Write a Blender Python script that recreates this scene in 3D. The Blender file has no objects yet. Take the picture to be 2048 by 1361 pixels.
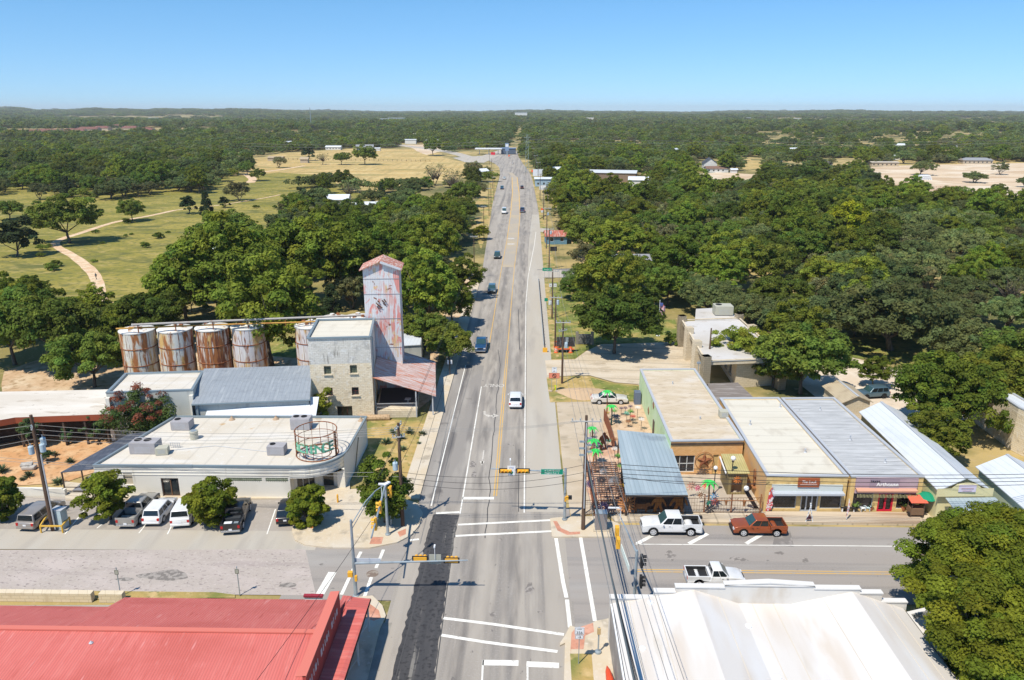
import bpy, bmesh, math, random
import numpy as np
from mathutils import Vector, Matrix
random.seed(7); np.random.seed(7)
S=bpy.context.scene; COL=S.collection
R=math.radians
# ------------------------------------------------------------------ camera
FPX=1520.; PITCH=R(16.77); YAW=R(1.13); CH=40.
cam=bpy.data.cameras.new('camera'); co=bpy.data.objects.new('camera',cam); COL.objects.link(co)
cam.sensor_width=36; cam.lens=FPX/2048*36; cam.clip_start=.5; cam.clip_end=60000
co.location=(0,0,CH); co.rotation_euler=(R(90)-PITCH,0,YAW); S.camera=co
def ray(px,py):
    a=(px-1024)/FPX;b=(680.5-py)/FPX
    d=(a,math.cos(PITCH)+b*math.sin(PITCH),-math.sin(PITCH)+b*math.cos(PITCH))
    c,s=math.cos(YAW),math.sin(YAW)
    return (d[0]*c-d[1]*s,d[0]*s+d[1]*c,d[2])
def G(px,py,z=0):
    "point of the world at height z that the photograph shows at (px,py)"
    d=ray(px,py);t=(z-CH)/d[2];return (d[0]*t,d[1]*t)
def onwall(px,py,A,B):
    "(distance along AB, height) of the photo point on the vertical plane through A and B"
    d=ray(px,py);ux,uy=B[0]-A[0],B[1]-A[1];L=math.hypot(ux,uy);ux/=L;uy/=L
    nx,ny=-uy,ux;t=(A[0]*nx+A[1]*ny)/(d[0]*nx+d[1]*ny)
    x,y=d[0]*t-A[0],d[1]*t-A[1];return (x*ux+y*uy,CH+d[2]*t)
# ------------------------------------------------------------------ materials
MATS={}
def mat(name,col,layers=(),rough=.85,metal=0.,spec=.3,bump=None,stripe=None,brick=None,space='world',emit=None,alpha=None,rnd=0,trans=0,clear=0,tint=False,wear=None):
    if name in MATS: return MATS[name]
    m=bpy.data.materials.new(name);MATS[name]=m;m.use_nodes=True;nt=m.node_tree;N=nt.nodes;Lk=nt.links
    bs=N['Principled BSDF'];out=N['Material Output']
    bs.inputs['Roughness'].default_value=rough;bs.inputs['Metallic'].default_value=metal
    bs.inputs['Specular IOR Level'].default_value=spec
    if clear: bs.inputs['Coat Weight'].default_value=clear
    if space=='world': P=N.new('ShaderNodeNewGeometry').outputs['Position']
    else: P=N.new('ShaderNodeTexCoord').outputs['Object']
    def mapped(sc,rot=0):
        mp=N.new('ShaderNodeMapping');mp.inputs['Scale'].default_value=sc;mp.inputs['Rotation'].default_value=(0,0,rot);Lk.new(P,mp.inputs[0]);return mp.outputs[0]
    cur=N.new('ShaderNodeRGB');cur.outputs[0].default_value=(*col,1);cur=cur.outputs[0]
    def mix(a,b,f,mode='MIX'):
        x=N.new('ShaderNodeMix');x.data_type='RGBA';x.blend_type=mode
        if isinstance(f,(int,float)): x.inputs[0].default_value=f
        else: Lk.new(f,x.inputs[0])
        Lk.new(a,x.inputs[6])
        if isinstance(b,tuple): x.inputs[7].default_value=(*b,1)
        else: Lk.new(b,x.inputs[7])
        return x.outputs[2]
    if brick:
        ux,uy,bw,bh,c2,mort=brick[:6]
        sx=N.new('ShaderNodeSeparateXYZ');Lk.new(P,sx.inputs[0])
        def mul(o,v):
            q=N.new('ShaderNodeMath');q.operation='MULTIPLY';Lk.new(o,q.inputs[0]);q.inputs[1].default_value=v;return q.outputs[0]
        a=N.new('ShaderNodeMath');a.operation='ADD';Lk.new(mul(sx.outputs[0],ux),a.inputs[0]);Lk.new(mul(sx.outputs[1],uy),a.inputs[1])
        cb=N.new('ShaderNodeCombineXYZ');Lk.new(a.outputs[0],cb.inputs[0]);Lk.new(sx.outputs[2],cb.inputs[1])
        bt=N.new('ShaderNodeTexBrick');Lk.new(cb.outputs[0],bt.inputs[0]);bt.inputs['Scale'].default_value=1
        bt.inputs['Brick Width'].default_value=bw;bt.inputs['Row Height'].default_value=bh;bt.inputs['Mortar Size'].default_value=bh*.07
        bt.inputs['Color1'].default_value=(*col,1);bt.inputs['Color2'].default_value=(*c2,1);bt.inputs['Mortar'].default_value=(*mort,1)
        cur=bt.outputs[0]
    for ly in layers:
        c,sc,lo,hi=ly[:4];rot=ly[4] if len(ly)>4 else 0
        nz=N.new('ShaderNodeTexNoise');nz.inputs['Detail'].default_value=ly[5] if len(ly)>5 else 4;nz.inputs['Scale'].default_value=1
        if len(ly)>6: nz.inputs['Distortion'].default_value=ly[6]
        Lk.new(mapped(sc if isinstance(sc,tuple) else (sc,sc,sc),rot),nz.inputs['Vector'])
        mr=N.new('ShaderNodeMapRange');mr.inputs['From Min'].default_value=lo;mr.inputs['From Max'].default_value=hi;Lk.new(nz.outputs[0],mr.inputs[0])
        cur=mix(cur,c,mr.outputs[0])
    if wear:
        x0,x1,wc,stops=wear
        sx=N.new('ShaderNodeSeparateXYZ');Lk.new(P,sx.inputs[0]);jn=N.new('ShaderNodeTexNoise');jn.inputs['Scale'].default_value=1;jn.inputs['Detail'].default_value=3;Lk.new(mapped((.25,.09,1)),jn.inputs['Vector'])
        ja=N.new('ShaderNodeMath');ja.operation='MULTIPLY_ADD';Lk.new(jn.outputs[0],ja.inputs[0]);ja.inputs[1].default_value=1.1;Lk.new(sx.outputs[0],ja.inputs[2])
        mr=N.new('ShaderNodeMapRange');mr.inputs['From Min'].default_value=x0+.55;mr.inputs['From Max'].default_value=x1+.55;Lk.new(ja.outputs[0],mr.inputs[0])
        rp=N.new('ShaderNodeValToRGB');Lk.new(mr.outputs[0],rp.inputs[0]);el=rp.color_ramp.elements
        for k,(p,v) in enumerate(stops):
            e=el[k] if k<2 else el.new((p-x0)/(x1-x0))
            e.position=(p-x0)/(x1-x0);e.color=(v,v,v,1)
        wn_=N.new('ShaderNodeTexNoise');wn_.inputs['Scale'].default_value=1;wn_.inputs['Detail'].default_value=6;Lk.new(mapped((1.3,.16,1)),wn_.inputs['Vector'])
        w2=N.new('ShaderNodeMapRange');w2.inputs['From Min'].default_value=.36;w2.inputs['From Max'].default_value=.66;Lk.new(wn_.outputs[0],w2.inputs[0])
        wm=N.new('ShaderNodeMath');wm.operation='MULTIPLY';Lk.new(rp.outputs[0],wm.inputs[0]);Lk.new(w2.outputs[0],wm.inputs[1]);cur=mix(cur,wc,wm.outputs[0])
    if tint:
        at=N.new('ShaderNodeAttribute');at.attribute_name='tint'
        cur=mix(cur,at.outputs[0],1.0,'MULTIPLY')
    if rnd:
        oi=N.new('ShaderNodeObjectInfo');hs=N.new('ShaderNodeHueSaturation')
        a=N.new('ShaderNodeMapRange');a.inputs['To Min'].default_value=.5-.014*rnd;a.inputs['To Max'].default_value=.5+.02*rnd;Lk.new(oi.outputs['Random'],a.inputs[0]);Lk.new(a.outputs[0],hs.inputs['Hue'])
        w=N.new('ShaderNodeTexWhiteNoise');w.noise_dimensions='1D';Lk.new(oi.outputs['Random'],w.inputs['W'])
        b=N.new('ShaderNodeMapRange');b.inputs['To Min'].default_value=1-.28*rnd;b.inputs['To Max'].default_value=1+.34*rnd;Lk.new(w.outputs[0],b.inputs[0]);Lk.new(b.outputs[0],hs.inputs['Value'])
        Lk.new(cur,hs.inputs['Color']);cur=hs.outputs[0]
    hgt=None
    if stripe:
        dx,dy,dz,per,dark,width,bs_=stripe
        dp=N.new('ShaderNodeVectorMath');dp.operation='DOT_PRODUCT';Lk.new(P,dp.inputs[0]);dp.inputs[1].default_value=(dx/per,dy/per,dz/per)
        pp=N.new('ShaderNodeMath');pp.operation='PINGPONG';pp.inputs[1].default_value=.5;Lk.new(dp.outputs['Value'],pp.inputs[0])
        mr=N.new('ShaderNodeMapRange');mr.inputs['From Min'].default_value=width*.5;mr.inputs['From Max'].default_value=width*.5+.08;mr.inputs['To Min'].default_value=1;mr.inputs['To Max'].default_value=0
        Lk.new(pp.outputs[0],mr.inputs[0])
        d=N.new('ShaderNodeMath');d.operation='MULTIPLY';d.inputs[1].default_value=dark;Lk.new(mr.outputs[0],d.inputs[0])
        cur=mix(cur,(.02,.02,.02),d.outputs[0])
        if bs_: hgt=(pp.outputs[0],bs_)
    Lk.new(cur,bs.inputs['Base Color'])
    if bump:
        nz=N.new('ShaderNodeTexNoise');nz.inputs['Scale'].default_value=bump[0];nz.inputs['Detail'].default_value=3;Lk.new(P,nz.inputs['Vector'])
        bp=N.new('ShaderNodeBump');bp.inputs['Strength'].default_value=bump[1];bp.inputs['Distance'].default_value=bump[2] if len(bump)>2 else .05;Lk.new(nz.outputs[0],bp.inputs['Height']);Lk.new(bp.outputs[0],bs.inputs['Normal'])
    elif hgt:
        bp=N.new('ShaderNodeBump');bp.inputs['Strength'].default_value=1;bp.inputs['Distance'].default_value=hgt[1];Lk.new(hgt[0],bp.inputs['Height']);Lk.new(bp.outputs[0],bs.inputs['Normal'])
    if emit: bs.inputs['Emission Color'].default_value=(*emit[:3],1);bs.inputs['Emission Strength'].default_value=emit[3]
    if trans:
        tr=N.new('ShaderNodeBsdfTranslucent');Lk.new(cur,tr.inputs[0]);ms=N.new('ShaderNodeMixShader');ms.inputs[0].default_value=trans
        Lk.new(bs.outputs[0],ms.inputs[1]);Lk.new(tr.outputs[0],ms.inputs[2]);Lk.new(ms.outputs[0],out.inputs[0])
    return m
# ------------------------------------------------------------------ mesh helpers
class MB:
    def __init__(s): s.v=[];s.f=[]
    def box(s,c,d,rz=0,rx=0,ry=0):
        i=len(s.v);h=[k/2 for k in d];M=Matrix.Rotation(rz,3,'Z')@Matrix.Rotation(ry,3,'Y')@Matrix.Rotation(rx,3,'X')
        for z in(-1,1):
            for x,y in((-1,-1),(1,-1),(1,1),(-1,1)):
                p=M@Vector((x*h[0],y*h[1],z*h[2]));s.v.append((p.x+c[0],p.y+c[1],p.z+c[2]))
        s.f+=[(i+3,i+2,i+1,i),(i+4,i+5,i+6,i+7),(i,i+1,i+5,i+4),(i+1,i+2,i+6,i+5),(i+2,i+3,i+7,i+6),(i+3,i,i+4,i+7)];return s
    def bar(s,a,b,w,h=None):
        h=h or w;a=Vector(a);b=Vector(b);d=(b-a);L=d.length;d.normalize()
        up=Vector((0,0,1)) if abs(d.z)<.95 else Vector((0,1,0))
        x=d.cross(up).normalized();z=x.cross(d);i=len(s.v)
        for p in(a,b):
            for q,r in((-1,-1),(1,-1),(1,1),(-1,1)): s.v.append(tuple(p+x*q*w/2+z*r*h/2))
        s.f+=[(i+3,i+2,i+1,i),(i+4,i+5,i+6,i+7),(i,i+1,i+5,i+4),(i+1,i+2,i+6,i+5),(i+2,i+3,i+7,i+6),(i+3,i,i+4,i+7)];return s
    def tube(s,pts,rad,n=8,cap=True):
        pts=[Vector(p) for p in pts];rad=rad if isinstance(rad,(list,tuple)) else [rad]*len(pts);i0=len(s.v)
        for k,p in enumerate(pts):
            d=(pts[min(k+1,len(pts)-1)]-pts[max(k-1,0)]);d=d.normalized() if d.length>1e-6 else Vector((0,0,1))
            up=Vector((0,0,1)) if abs(d.z)<.9 else Vector((1,0,0))
            x=d.cross(up).normalized();y=d.cross(x)
            for j in range(n):
                a=j*2*math.pi/n;s.v.append(tuple(p+(x*math.cos(a)+y*math.sin(a))*rad[k]))
        for k in range(len(pts)-1):
            for j in range(n):
                a=i0+k*n+j;b=i0+k*n+(j+1)%n;s.f.append((a,b,b+n,a+n))
        if cap: s.f.append(tuple(i0+j for j in range(n))[::-1]);s.f.append(tuple(i0+(len(pts)-1)*n+j for j in range(n)))
        return s
    def poly(s,pts,z=None):
        i=len(s.v);s.v+=[(p[0],p[1],p[2] if z is None else z) for p in pts];s.f.append(tuple(range(i,i+len(pts))));return s
    def prism(s,pts,z0,z1,top=True,bot=False):
        i=len(s.v);n=len(pts);s.v+=[(p[0],p[1],z0) for p in pts]+[(p[0],p[1],z1) for p in pts]
        for k in range(n): s.f.append((i+k,i+(k+1)%n,i+n+(k+1)%n,i+n+k))
        if top: s.f.append(tuple(i+n+k for k in range(n)))
        if bot: s.f.append(tuple(i+k for k in range(n))[::-1])
        return s
    def lathe(s,c,prof,n=16,cap=True):
        i=len(s.v)
        for r,z in prof:
            for j in range(n):
                a=j*2*math.pi/n;s.v.append((c[0]+r*math.cos(a),c[1]+r*math.sin(a),c[2]+z))
        for k in range(len(prof)-1):
            for j in range(n):
                a=i+k*n+j;b=i+k*n+(j+1)%n;s.f.append((a,b,b+n,a+n))
        if cap: s.f.append(tuple(i+j for j in range(n))[::-1]);s.f.append(tuple(i+(len(prof)-1)*n+j for j in range(n)))
        return s
    def build(s,name,m,parent=None,loc=None,smooth=False,bevel=0,rz=0):
        me=bpy.data.meshes.new(name);me.from_pydata(s.v,[],s.f);me.validate();me.update()
        o=bpy.data.objects.new(name,me);COL.objects.link(o)
        if m: me.materials.append(m)
        if smooth:
            for p in me.polygons: p.use_smooth=True
        if bevel:
            b=o.modifiers.new('bevel','BEVEL');b.width=bevel;b.segments=2;b.limit_method='ANGLE';b.angle_limit=R(35)
        if parent: o.parent=parent
        if loc: o.location=loc
        if rz: o.rotation_euler.z=rz
        return o
def tag(o,label=None,cat=None,group=None,kind=None):
    if label:
        o['label']=label
    if cat: o['category']=cat
    if group: o['group']=group
    if kind: o['kind']=kind
    return o
def thing(name,loc,label,cat,group=None,rz=0):
    o=bpy.data.objects.new(name,None);COL.objects.link(o);o.location=loc;o.rotation_euler.z=rz;o.empty_display_size=.3
    return tag(o,label,cat,group)
def copy_tree(o,parent=None):
    c=o.copy();COL.objects.link(c);c.parent=parent
    for ch in o.children: copy_tree(ch,c)
    return c
def ccw(p):
    a=sum(p[i][0]*p[(i+1)%len(p)][1]-p[(i+1)%len(p)][0]*p[i][1] for i in range(len(p)));return p if a>0 else p[::-1]
def sheet(name,pts,z,m,thick=0,z0=0.,kind='structure',cat=None,label=None):
    pts=ccw([tuple(p[:2]) for p in pts]);b=MB()
    if thick: b.prism(pts,z-thick,z)
    else: b.poly(pts,z)
    return tag(b.build(name,m),label,cat,None,kind)
def px(*pts): return [G(x,y) for x,y in pts]
def text(body,size,m,parent,loc,rot,name='lettering',ext=.012,ax='CENTER',sx=1,bold=0,shear=0):
    c=bpy.data.curves.new(name,'FONT');c.body=body;c.size=size;c.extrude=ext;c.align_x=ax;c.align_y='CENTER';c.offset=bold;c.shear=shear
    c.materials.append(m);q=bpy.data.objects.new(name,c);me=bpy.data.meshes.new_from_object(q);bpy.data.objects.remove(q);me.name=name
    o=bpy.data.objects.new(name,me);COL.objects.link(o);o.location=loc;o.rotation_euler=rot;o.scale=(sx,1,1)
    if parent: o.parent=parent
    return o
def wall_panel(b,A,B,z0,z1,holes=(),depth=.2):
    "vertical wall from A to B seen from its right-hand side, with real rectangular openings"
    L=math.hypot(B[0]-A[0],B[1]-A[1]);ux,uy=(B[0]-A[0])/L,(B[1]-A[1])/L;nx,ny=uy,-ux
    us=sorted({0,L,*[h[0] for h in holes],*[h[1] for h in holes]});zs=sorted({z0,z1,*[h[2] for h in holes],*[h[3] for h in holes]})
    P=lambda u,z,d=0:(A[0]+ux*u-nx*d,A[1]+uy*u-ny*d,z)
    for i in range(len(us)-1):
        for j in range(len(zs)-1):
            cu,cz=(us[i]+us[i+1])/2,(zs[j]+zs[j+1])/2
            if any(h[0]<cu<h[1] and h[2]<cz<h[3] for h in holes): continue
            b.poly([P(us[i],zs[j]),P(us[i+1],zs[j]),P(us[i+1],zs[j+1]),P(us[i],zs[j+1])])
    for a,c,lo,hi in holes:
        for q in([(a,lo),(a,hi)],[(c,hi),(c,lo)],[(a,hi),(c,hi)],[(c,lo),(a,lo)]):
            (u1,w1),(u2,w2)=q;b.poly([P(u1,w1),P(u2,w2),P(u2,w2,depth),P(u1,w1,depth)])
def window(parent,A,B,h,depth=.16,frame=None,pane=None,name='window',nx=1,nz=1,fw=.07):
    "a glazed unit set in the opening h of the wall AB: frame part with its pane as sub-part"
    L=math.hypot(B[0]-A[0],B[1]-A[1]);ux,uy=(B[0]-A[0])/L,(B[1]-A[1])/L;n=(uy,-ux)
    P=lambda u,z,d:(A[0]+ux*u-n[0]*d,A[1]+uy*u-n[1]*d,z)
    a,c,lo,hi=h;f=MB()
    for i in range(nx+1):
        u=a+fw/2+(c-a-fw)*i/nx;f.bar(P(u,lo,depth),P(u,hi,depth),fw,fw)
    for j in range(nz+1):
        z=lo+fw/2+(hi-lo-fw)*j/nz;f.bar(P(a,z,depth+.01),P(c,z,depth+.01),fw,fw)
    fo=f.build(name,frame or M_FRAME,parent)
    g=MB().poly([P(a,lo,depth+.03),P(c,lo,depth+.03),P(c,hi,depth+.03),P(a,hi,depth+.03)]);g.build('pane',pane or M_GLASS,fo)
    return fo
# ------------------------------------------------------------------ palette
M_FRAME=mat('frame_white',(.55,.56,.55),rough=.5)
M_GLASS=mat('dark_glass',(.015,.02,.024),rough=.08,spec=.6,layers=[((.06,.07,.07),.6,.45,.7)])
M_GROUND=mat('ground_grass',(.25,.21,.075),layers=[((.46,.345,.15),.012,.40,.54),((.12,.13,.04),.10,.5,.66),((.10,.11,.04),.03,.5,.66),((.44,.34,.19),.9,.58,.74)],rough=1,bump=(3,.6,.12))
M_MEADOW=mat('meadow_grass',(.225,.205,.036),layers=[((.33,.27,.062),(.03,.06,.05),.42,.58,.3,6,.6),((.125,.130,.034),(.05,.10,.05),.52,.64,-.3,6,.8),((.38,.30,.10),(.18,.3,.2),.54,.68,0,5),((.14,.145,.04),(.6,.9,.5),.50,.64)],rough=1,bump=(2.2,.8,.2))
M_HAY=mat('hay_field_grass',(.50,.345,.13),layers=[((.58,.44,.20),(.02,.10,.05),.42,.6,0,5,.5),((.27,.235,.085),(.02,.06,.05),.54,.64,0,6,.6),((.40,.30,.12),(.3,.02,1),.5,.66),((.36,.27,.11),.3,.5,.68)],rough=1,bump=(2,.6,.15))
M_LAWN=mat('lawn_grass',(.17,.20,.045),layers=[((.36,.28,.09),.22,.46,.62),((.10,.13,.03),.5,.5,.66),((.42,.34,.16),1.7,.58,.7)],rough=1,bump=(6,.6,.06))
M_VERGE=mat('dry_verge_grass',(.42,.30,.11),layers=[((.19,.20,.055),.16,.45,.58),((.52,.38,.18),.7,.5,.66),((.15,.17,.05),1.5,.58,.7)],rough=1,bump=(6,.6,.06))
M_DIRT=mat('bare_dirt',(.52,.36,.22),layers=[((.60,.47,.32),.3,.45,.62),((.36,.24,.13),.9,.5,.66)],rough=1,bump=(4,.5,.05))
M_PATH=mat('path_dirt',(.62,.42,.26),layers=[((.70,.55,.38),.4,.45,.6),((.40,.32,.18),1.2,.56,.7)],rough=1)
M_SAND=mat('site_sand',(.62,.49,.35),layers=[((.50,.36,.23),(.02,.05,.02),.47,.6,.2,5,.8),((.66,.56,.43),(.03,.05,.02),.5,.62),((.5,.38,.24),.12,.55,.7)],rough=1)
M_GARDEN=mat('decomposed_granite',(.55,.30,.14),layers=[((.62,.40,.22),.4,.45,.6),((.40,.22,.10),1.6,.52,.66)],rough=1,bump=(8,.5,.04))
M_ASPH=mat('highway_asphalt',(.37,.333,.288),layers=[((.205,.19,.178),(.75,.012,1),.50,.66,0,4,.2),((.42,.385,.34),(.5,.02,1),.50,.70),((.22,.204,.19),(.30,.06,1),.52,.74,0,5,.3),((.17,.155,.145),(1.6,.9,1),.69,.73,0,3),((.37,.345,.32),(8,8,1),.5,.75,0,2)],rough=.95,bump=(20,.3,.02),wear=(-12,5,(.175,.16,.148),[(-12,.2),(-10.5,.0),(-9.2,.75),(-8.3,.15),(-7.6,.7),(-6.9,.1),(-5.9,.5),(-5.1,.95),(-4.4,.35),(-3.6,.0),(-2.7,.55),(-2.2,.2),(-1.3,.75),(-.7,.9),(-.15,.2),(1.2,.5),(2.2,.1),(5,0)]))
M_ASPHW=mat('cross_street_asphalt',(.31,.28,.255),layers=[((.215,.2,.19),(.015,.8,1),.5,.7,0,4,.2),((.34,.32,.30),(.06,.3,1),.5,.7),((.18,.165,.155),(1.1,2.2,1),.68,.73,0,3),((.33,.31,.29),(8,8,1),.5,.8,0,2)],rough=.95,bump=(20,.3,.02))
M_OLD=mat('worn_pinkish_asphalt',(.41,.36,.325),layers=[((.47,.41,.38),(.2,.35,1),.45,.66),((.27,.23,.22),(1.9,4.2,1),.60,.66,.45,4),((.20,.17,.16),(2.6,5.5,1),.66,.70,.45,3),((.31,.265,.25),(.05,.45,1),.60,.74),((.48,.43,.40),4,.55,.72)],rough=.95,bump=(14,.4,.03))
M_NEW=mat('fresh_dark_asphalt',(.055,.055,.06),layers=[((.09,.087,.088),(.9,.06,1),.44,.66,0,5,.3),((.20,.19,.175),(1.9,.10,1),.61,.69,0,6,.4),((.03,.03,.034),3,.5,.7)],rough=.9)
M_PARK=mat('parking_asphalt',(.33,.295,.26),layers=[((.39,.35,.31),(.12,.2,1),.45,.66),((.26,.235,.21),(.35,.5,1),.57,.75),((.40,.365,.33),2.5,.55,.75)],rough=.95)
M_SHOULD=mat('shoulder_paving',(.43,.39,.33),layers=[((.45,.42,.37),(.4,.03,1),.45,.66),((.345,.315,.28),(.4,.06,1),.54,.74),((.30,.275,.245),(1.6,2.5,1),.68,.76)],rough=.95)
M_CONC=mat('sidewalk_concrete',(.56,.47,.345),layers=[((.57,.505,.41),.25,.45,.62),((.38,.325,.25),(.7,.5,1),.57,.7),((.6,.54,.45),3,.55,.75)],rough=.95)
M_CONCJ=mat('sidewalk_concrete_jointed',(.56,.46,.33),layers=[((.57,.50,.40),.3,.45,.62),((.38,.31,.23),(.3,.6,1),.55,.7)],rough=.95,stripe=(1,0,0,1.5,.35,.02,0))
M_APRON=mat('bank_apron_concrete',(.52,.435,.32),layers=[((.58,.50,.39),(.08,.2,1),.45,.6),((.40,.33,.24),(.2,.6,1),.56,.7),((.6,.53,.43),2,.55,.75)],rough=.95,stripe=(.1,1,0,4.2,.25,.012,0))
M_CURB=mat('kerb_concrete',(.56,.48,.36),layers=[((.42,.36,.27),1.2,.5,.7)],rough=.95)
M_BRICKP=mat('terracotta_paving',(.52,.24,.16),layers=[((.60,.33,.24),.8,.45,.65),((.4,.2,.14),3,.5,.7)],rough=.95)
M_PATIO=mat('patio_flags',(.55,.33,.22),layers=[((.62,.45,.33),.5,.45,.62),((.44,.28,.2),1.5,.5,.7)],rough=.95,stripe=(0,1,0,.6,.25,.04,0))
M_WHITE=mat('road_paint_white',(.78,.77,.72),layers=[((.45,.43,.40),(3,3,1),.58,.72),((.60,.58,.53),(.7,.5,1),.52,.7)],rough=.8)
M_YEL=mat('road_paint_yellow',(.66,.40,.10),layers=[((.50,.40,.24),(2,1,1),.52,.7)],rough=.8)
M_SEAL=mat('tar_seal',(.07,.07,.072),rough=.8)
M_STEEL=mat('galvanised_steel',(.34,.40,.44),layers=[((.27,.31,.34),1.5,.45,.65)],rough=.45,metal=.3)
M_DKWOOD=mat('creosoted_pole_wood',(.10,.062,.042),layers=[((.17,.11,.075),(6,6,.5),.5,.7)],rough=.9)
M_LTWOOD=mat('weathered_crossarm_wood',(.45,.44,.42),rough=.9)
M_BLACK=mat('black_rubber',(.012,.012,.013),rough=.7)
M_CABLE=mat('cable_black',(.02,.02,.022),rough=.6)
M_CABLEG=mat('cable_grey',(.20,.20,.20),rough=.5)
M_RUST=mat('rusted_steel',(.22,.075,.035),layers=[((.38,.16,.06),2,.45,.65),((.10,.035,.02),5,.5,.7)],rough=.85)
M_YELP=mat('signal_yellow_paint',(.78,.40,.04),rough=.5)
M_GREENS=mat('sign_green',(.005,.26,.16),rough=.4)
M_SIGNW=mat('sign_white',(.75,.77,.80),rough=.4)
M_SIGNB=mat('sign_black',(.02,.02,.025),rough=.5)
M_LETW=mat('lettering_white',(.85,.85,.85),rough=.5)
M_ORANGE=mat('traffic_orange',(.85,.16,.05),rough=.5)
# ------------------------------------------------------------------ world, sun
SUN_EL=R(59); SUNDIR=Vector((-.59*math.cos(SUN_EL)/.9995,-.807*math.cos(SUN_EL),math.sin(SUN_EL))).normalized()
w=bpy.data.worlds.new('World');S.world=w;w.use_nodes=True;wn=w.node_tree
sky=wn.nodes.new('ShaderNodeTexSky');sky.sky_type='NISHITA';sky.sun_disc=False;sky.sun_elevation=SUN_EL
sky.sun_rotation=math.atan2(SUNDIR.x,SUNDIR.y);sky.altitude=350;sky.air_density=1.0;sky.dust_density=.0;sky.ozone_density=3.0
bg=wn.nodes['Background']
tcw=wn.nodes.new('ShaderNodeTexCoord');sxw=wn.nodes.new('ShaderNodeSeparateXYZ');wn.links.new(tcw.outputs['Generated'],sxw.inputs[0]);vaw=wn.nodes.new('ShaderNodeVectorMath');vaw.operation='ADD';vaw.inputs[1].default_value=(0,0,.045);wn.links.new(tcw.outputs['Generated'],vaw.inputs[0]);vnw=wn.nodes.new('ShaderNodeVectorMath');vnw.operation='NORMALIZE';wn.links.new(vaw.outputs[0],vnw.inputs[0]);wn.links.new(vnw.outputs[0],sky.inputs[0]);rpw=wn.nodes.new('ShaderNodeValToRGB');wn.links.new(sxw.outputs[2],rpw.inputs[0])
rpw.color_ramp.elements[0].position=.0;rpw.color_ramp.elements[0].color=(.58,.76,.98,1);rpw.color_ramp.elements[1].position=.2;rpw.color_ramp.elements[1].color=(.50,.85,1.0,1)
mxw=wn.nodes.new('ShaderNodeMix');mxw.data_type='RGBA';mxw.blend_type='MULTIPLY';mxw.inputs[0].default_value=1;wn.links.new(sky.outputs[0],mxw.inputs[6]);wn.links.new(rpw.outputs[0],mxw.inputs[7]);wn.links.new(mxw.outputs[2],bg.inputs[0]);bg.inputs[1].default_value=.132
sl=bpy.data.lights.new('sun','SUN');so=bpy.data.objects.new('sun',sl);COL.objects.link(so);sl.energy=4.6;sl.angle=R(.5);sl.color=(1,.925,.79)
so.rotation_euler=(-SUNDIR).to_track_quat('-Z','Y').to_euler()
S.view_settings.view_transform='Standard';S.view_settings.look='None';S.view_settings.exposure=.24;S.view_settings.gamma=1
S.render.film_transparent=False
cy=S.cycles;cy.use_denoising=True;cy.max_bounces=5;cy.diffuse_bounces=3;cy.glossy_bounces=2;cy.transmission_bounces=2;cy.transparent_max_bounces=4;cy.volume_bounces=0;cy.caustics_reflective=False;cy.caustics_refractive=False
# ------------------------------------------------------------------ ground, hills
def sst(a,b,x): t=min(1,max(0,(x-a)/(b-a)));return t*t*(3-2*t)
def terrain(x,y):
    r=math.hypot(x,y)
    if r<750: return -.02
    th=math.degrees(math.atan2(x,y))+1.13
    h=sst(750,8500,r)*(19+5*math.sin(th*.32+1)+3*math.sin(th*.9))
    h+=sst(900,3000,r)*3.5*(math.sin(x*.0021+1)+math.sin(y*.0017+x*.0008))
    left=sst(-13,-25,th)
    h+=sst(4500,9500,r)*left*(24+7*math.sin(th*1.3)+5*math.sin(th*3.1))
    h+=sst(3500,7000,r)*sst(-2,-12,th)*6
    return -.02+h*sst(750,1400,r)
b=MB();nth=150;rr=[0]+[40*1.065**k for k in range(96)];rr=[r for r in rr if r<15500]
for r in rr[1:]:
    for k in range(nth+1):
        th=R(-62+124*k/nth);x,y=r*math.sin(th),-30+r*math.cos(th);b.v.append((x,y,terrain(x,y)))
b.v.append((0,-30,-.02));c0=len(b.v)-1
for j in range(len(rr)-2):
    for k in range(nth):
        a=j*(nth+1)+k;b.f.append((a,a+nth+1,a+nth+2,a+1))
for k in range(nth): b.f.append((c0,k,k+1))
tag(b.build('ground',M_GROUND,smooth=True),None,None,None,'structure')
def rag(pts,amp,step=12):
    "a polygon's outline with an uneven natural edge"
    out=[]
    for i in range(len(pts)):
        a,c=Vector(pts[i]),Vector(pts[(i+1)%len(pts)]);n=max(1,int((c-a).length/step))
        for k in range(n):
            p=a.lerp(c,k/n);out.append((p.x+random.uniform(-amp,amp),p.y+random.uniform(-amp,amp)))
    return out
MEADOW_PX=[(-150,380),(0,372),(200,372),(420,352),(520,352),(560,340),(700,332),(760,350),(760,400),(640,420),(560,470),(470,520),(380,560),(300,600),(0,620),(-200,620)]
sheet('meadow',rag(px(*MEADOW_PX),2.5),.02,M_MEADOW)
HAY_PX=[(500,318),(560,308),(640,302),(700,298),(870,300),(890,318),(960,330),(940,352),(880,368),(800,376),(740,392),(690,378),(640,350),(560,345),(505,352),(470,335)]
sheet('hay_field',rag(px(*HAY_PX),3,20),.035,M_HAY)
sheet('hay_field',rag(px((0,262),(60,258),(200,258),(300,262),(340,266),(330,270),(200,269),(0,270)),5,30),.04,M_HAY)
sheet('hay_field',rag(px((120,297),(170,292),(180,300),(140,304)),3,20),.04,M_HAY)
sheet('dirt_yard',rag(px((790,290),(870,290),(900,300),(855,310),(820,296)),2,20),.05,M_SAND)
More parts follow.
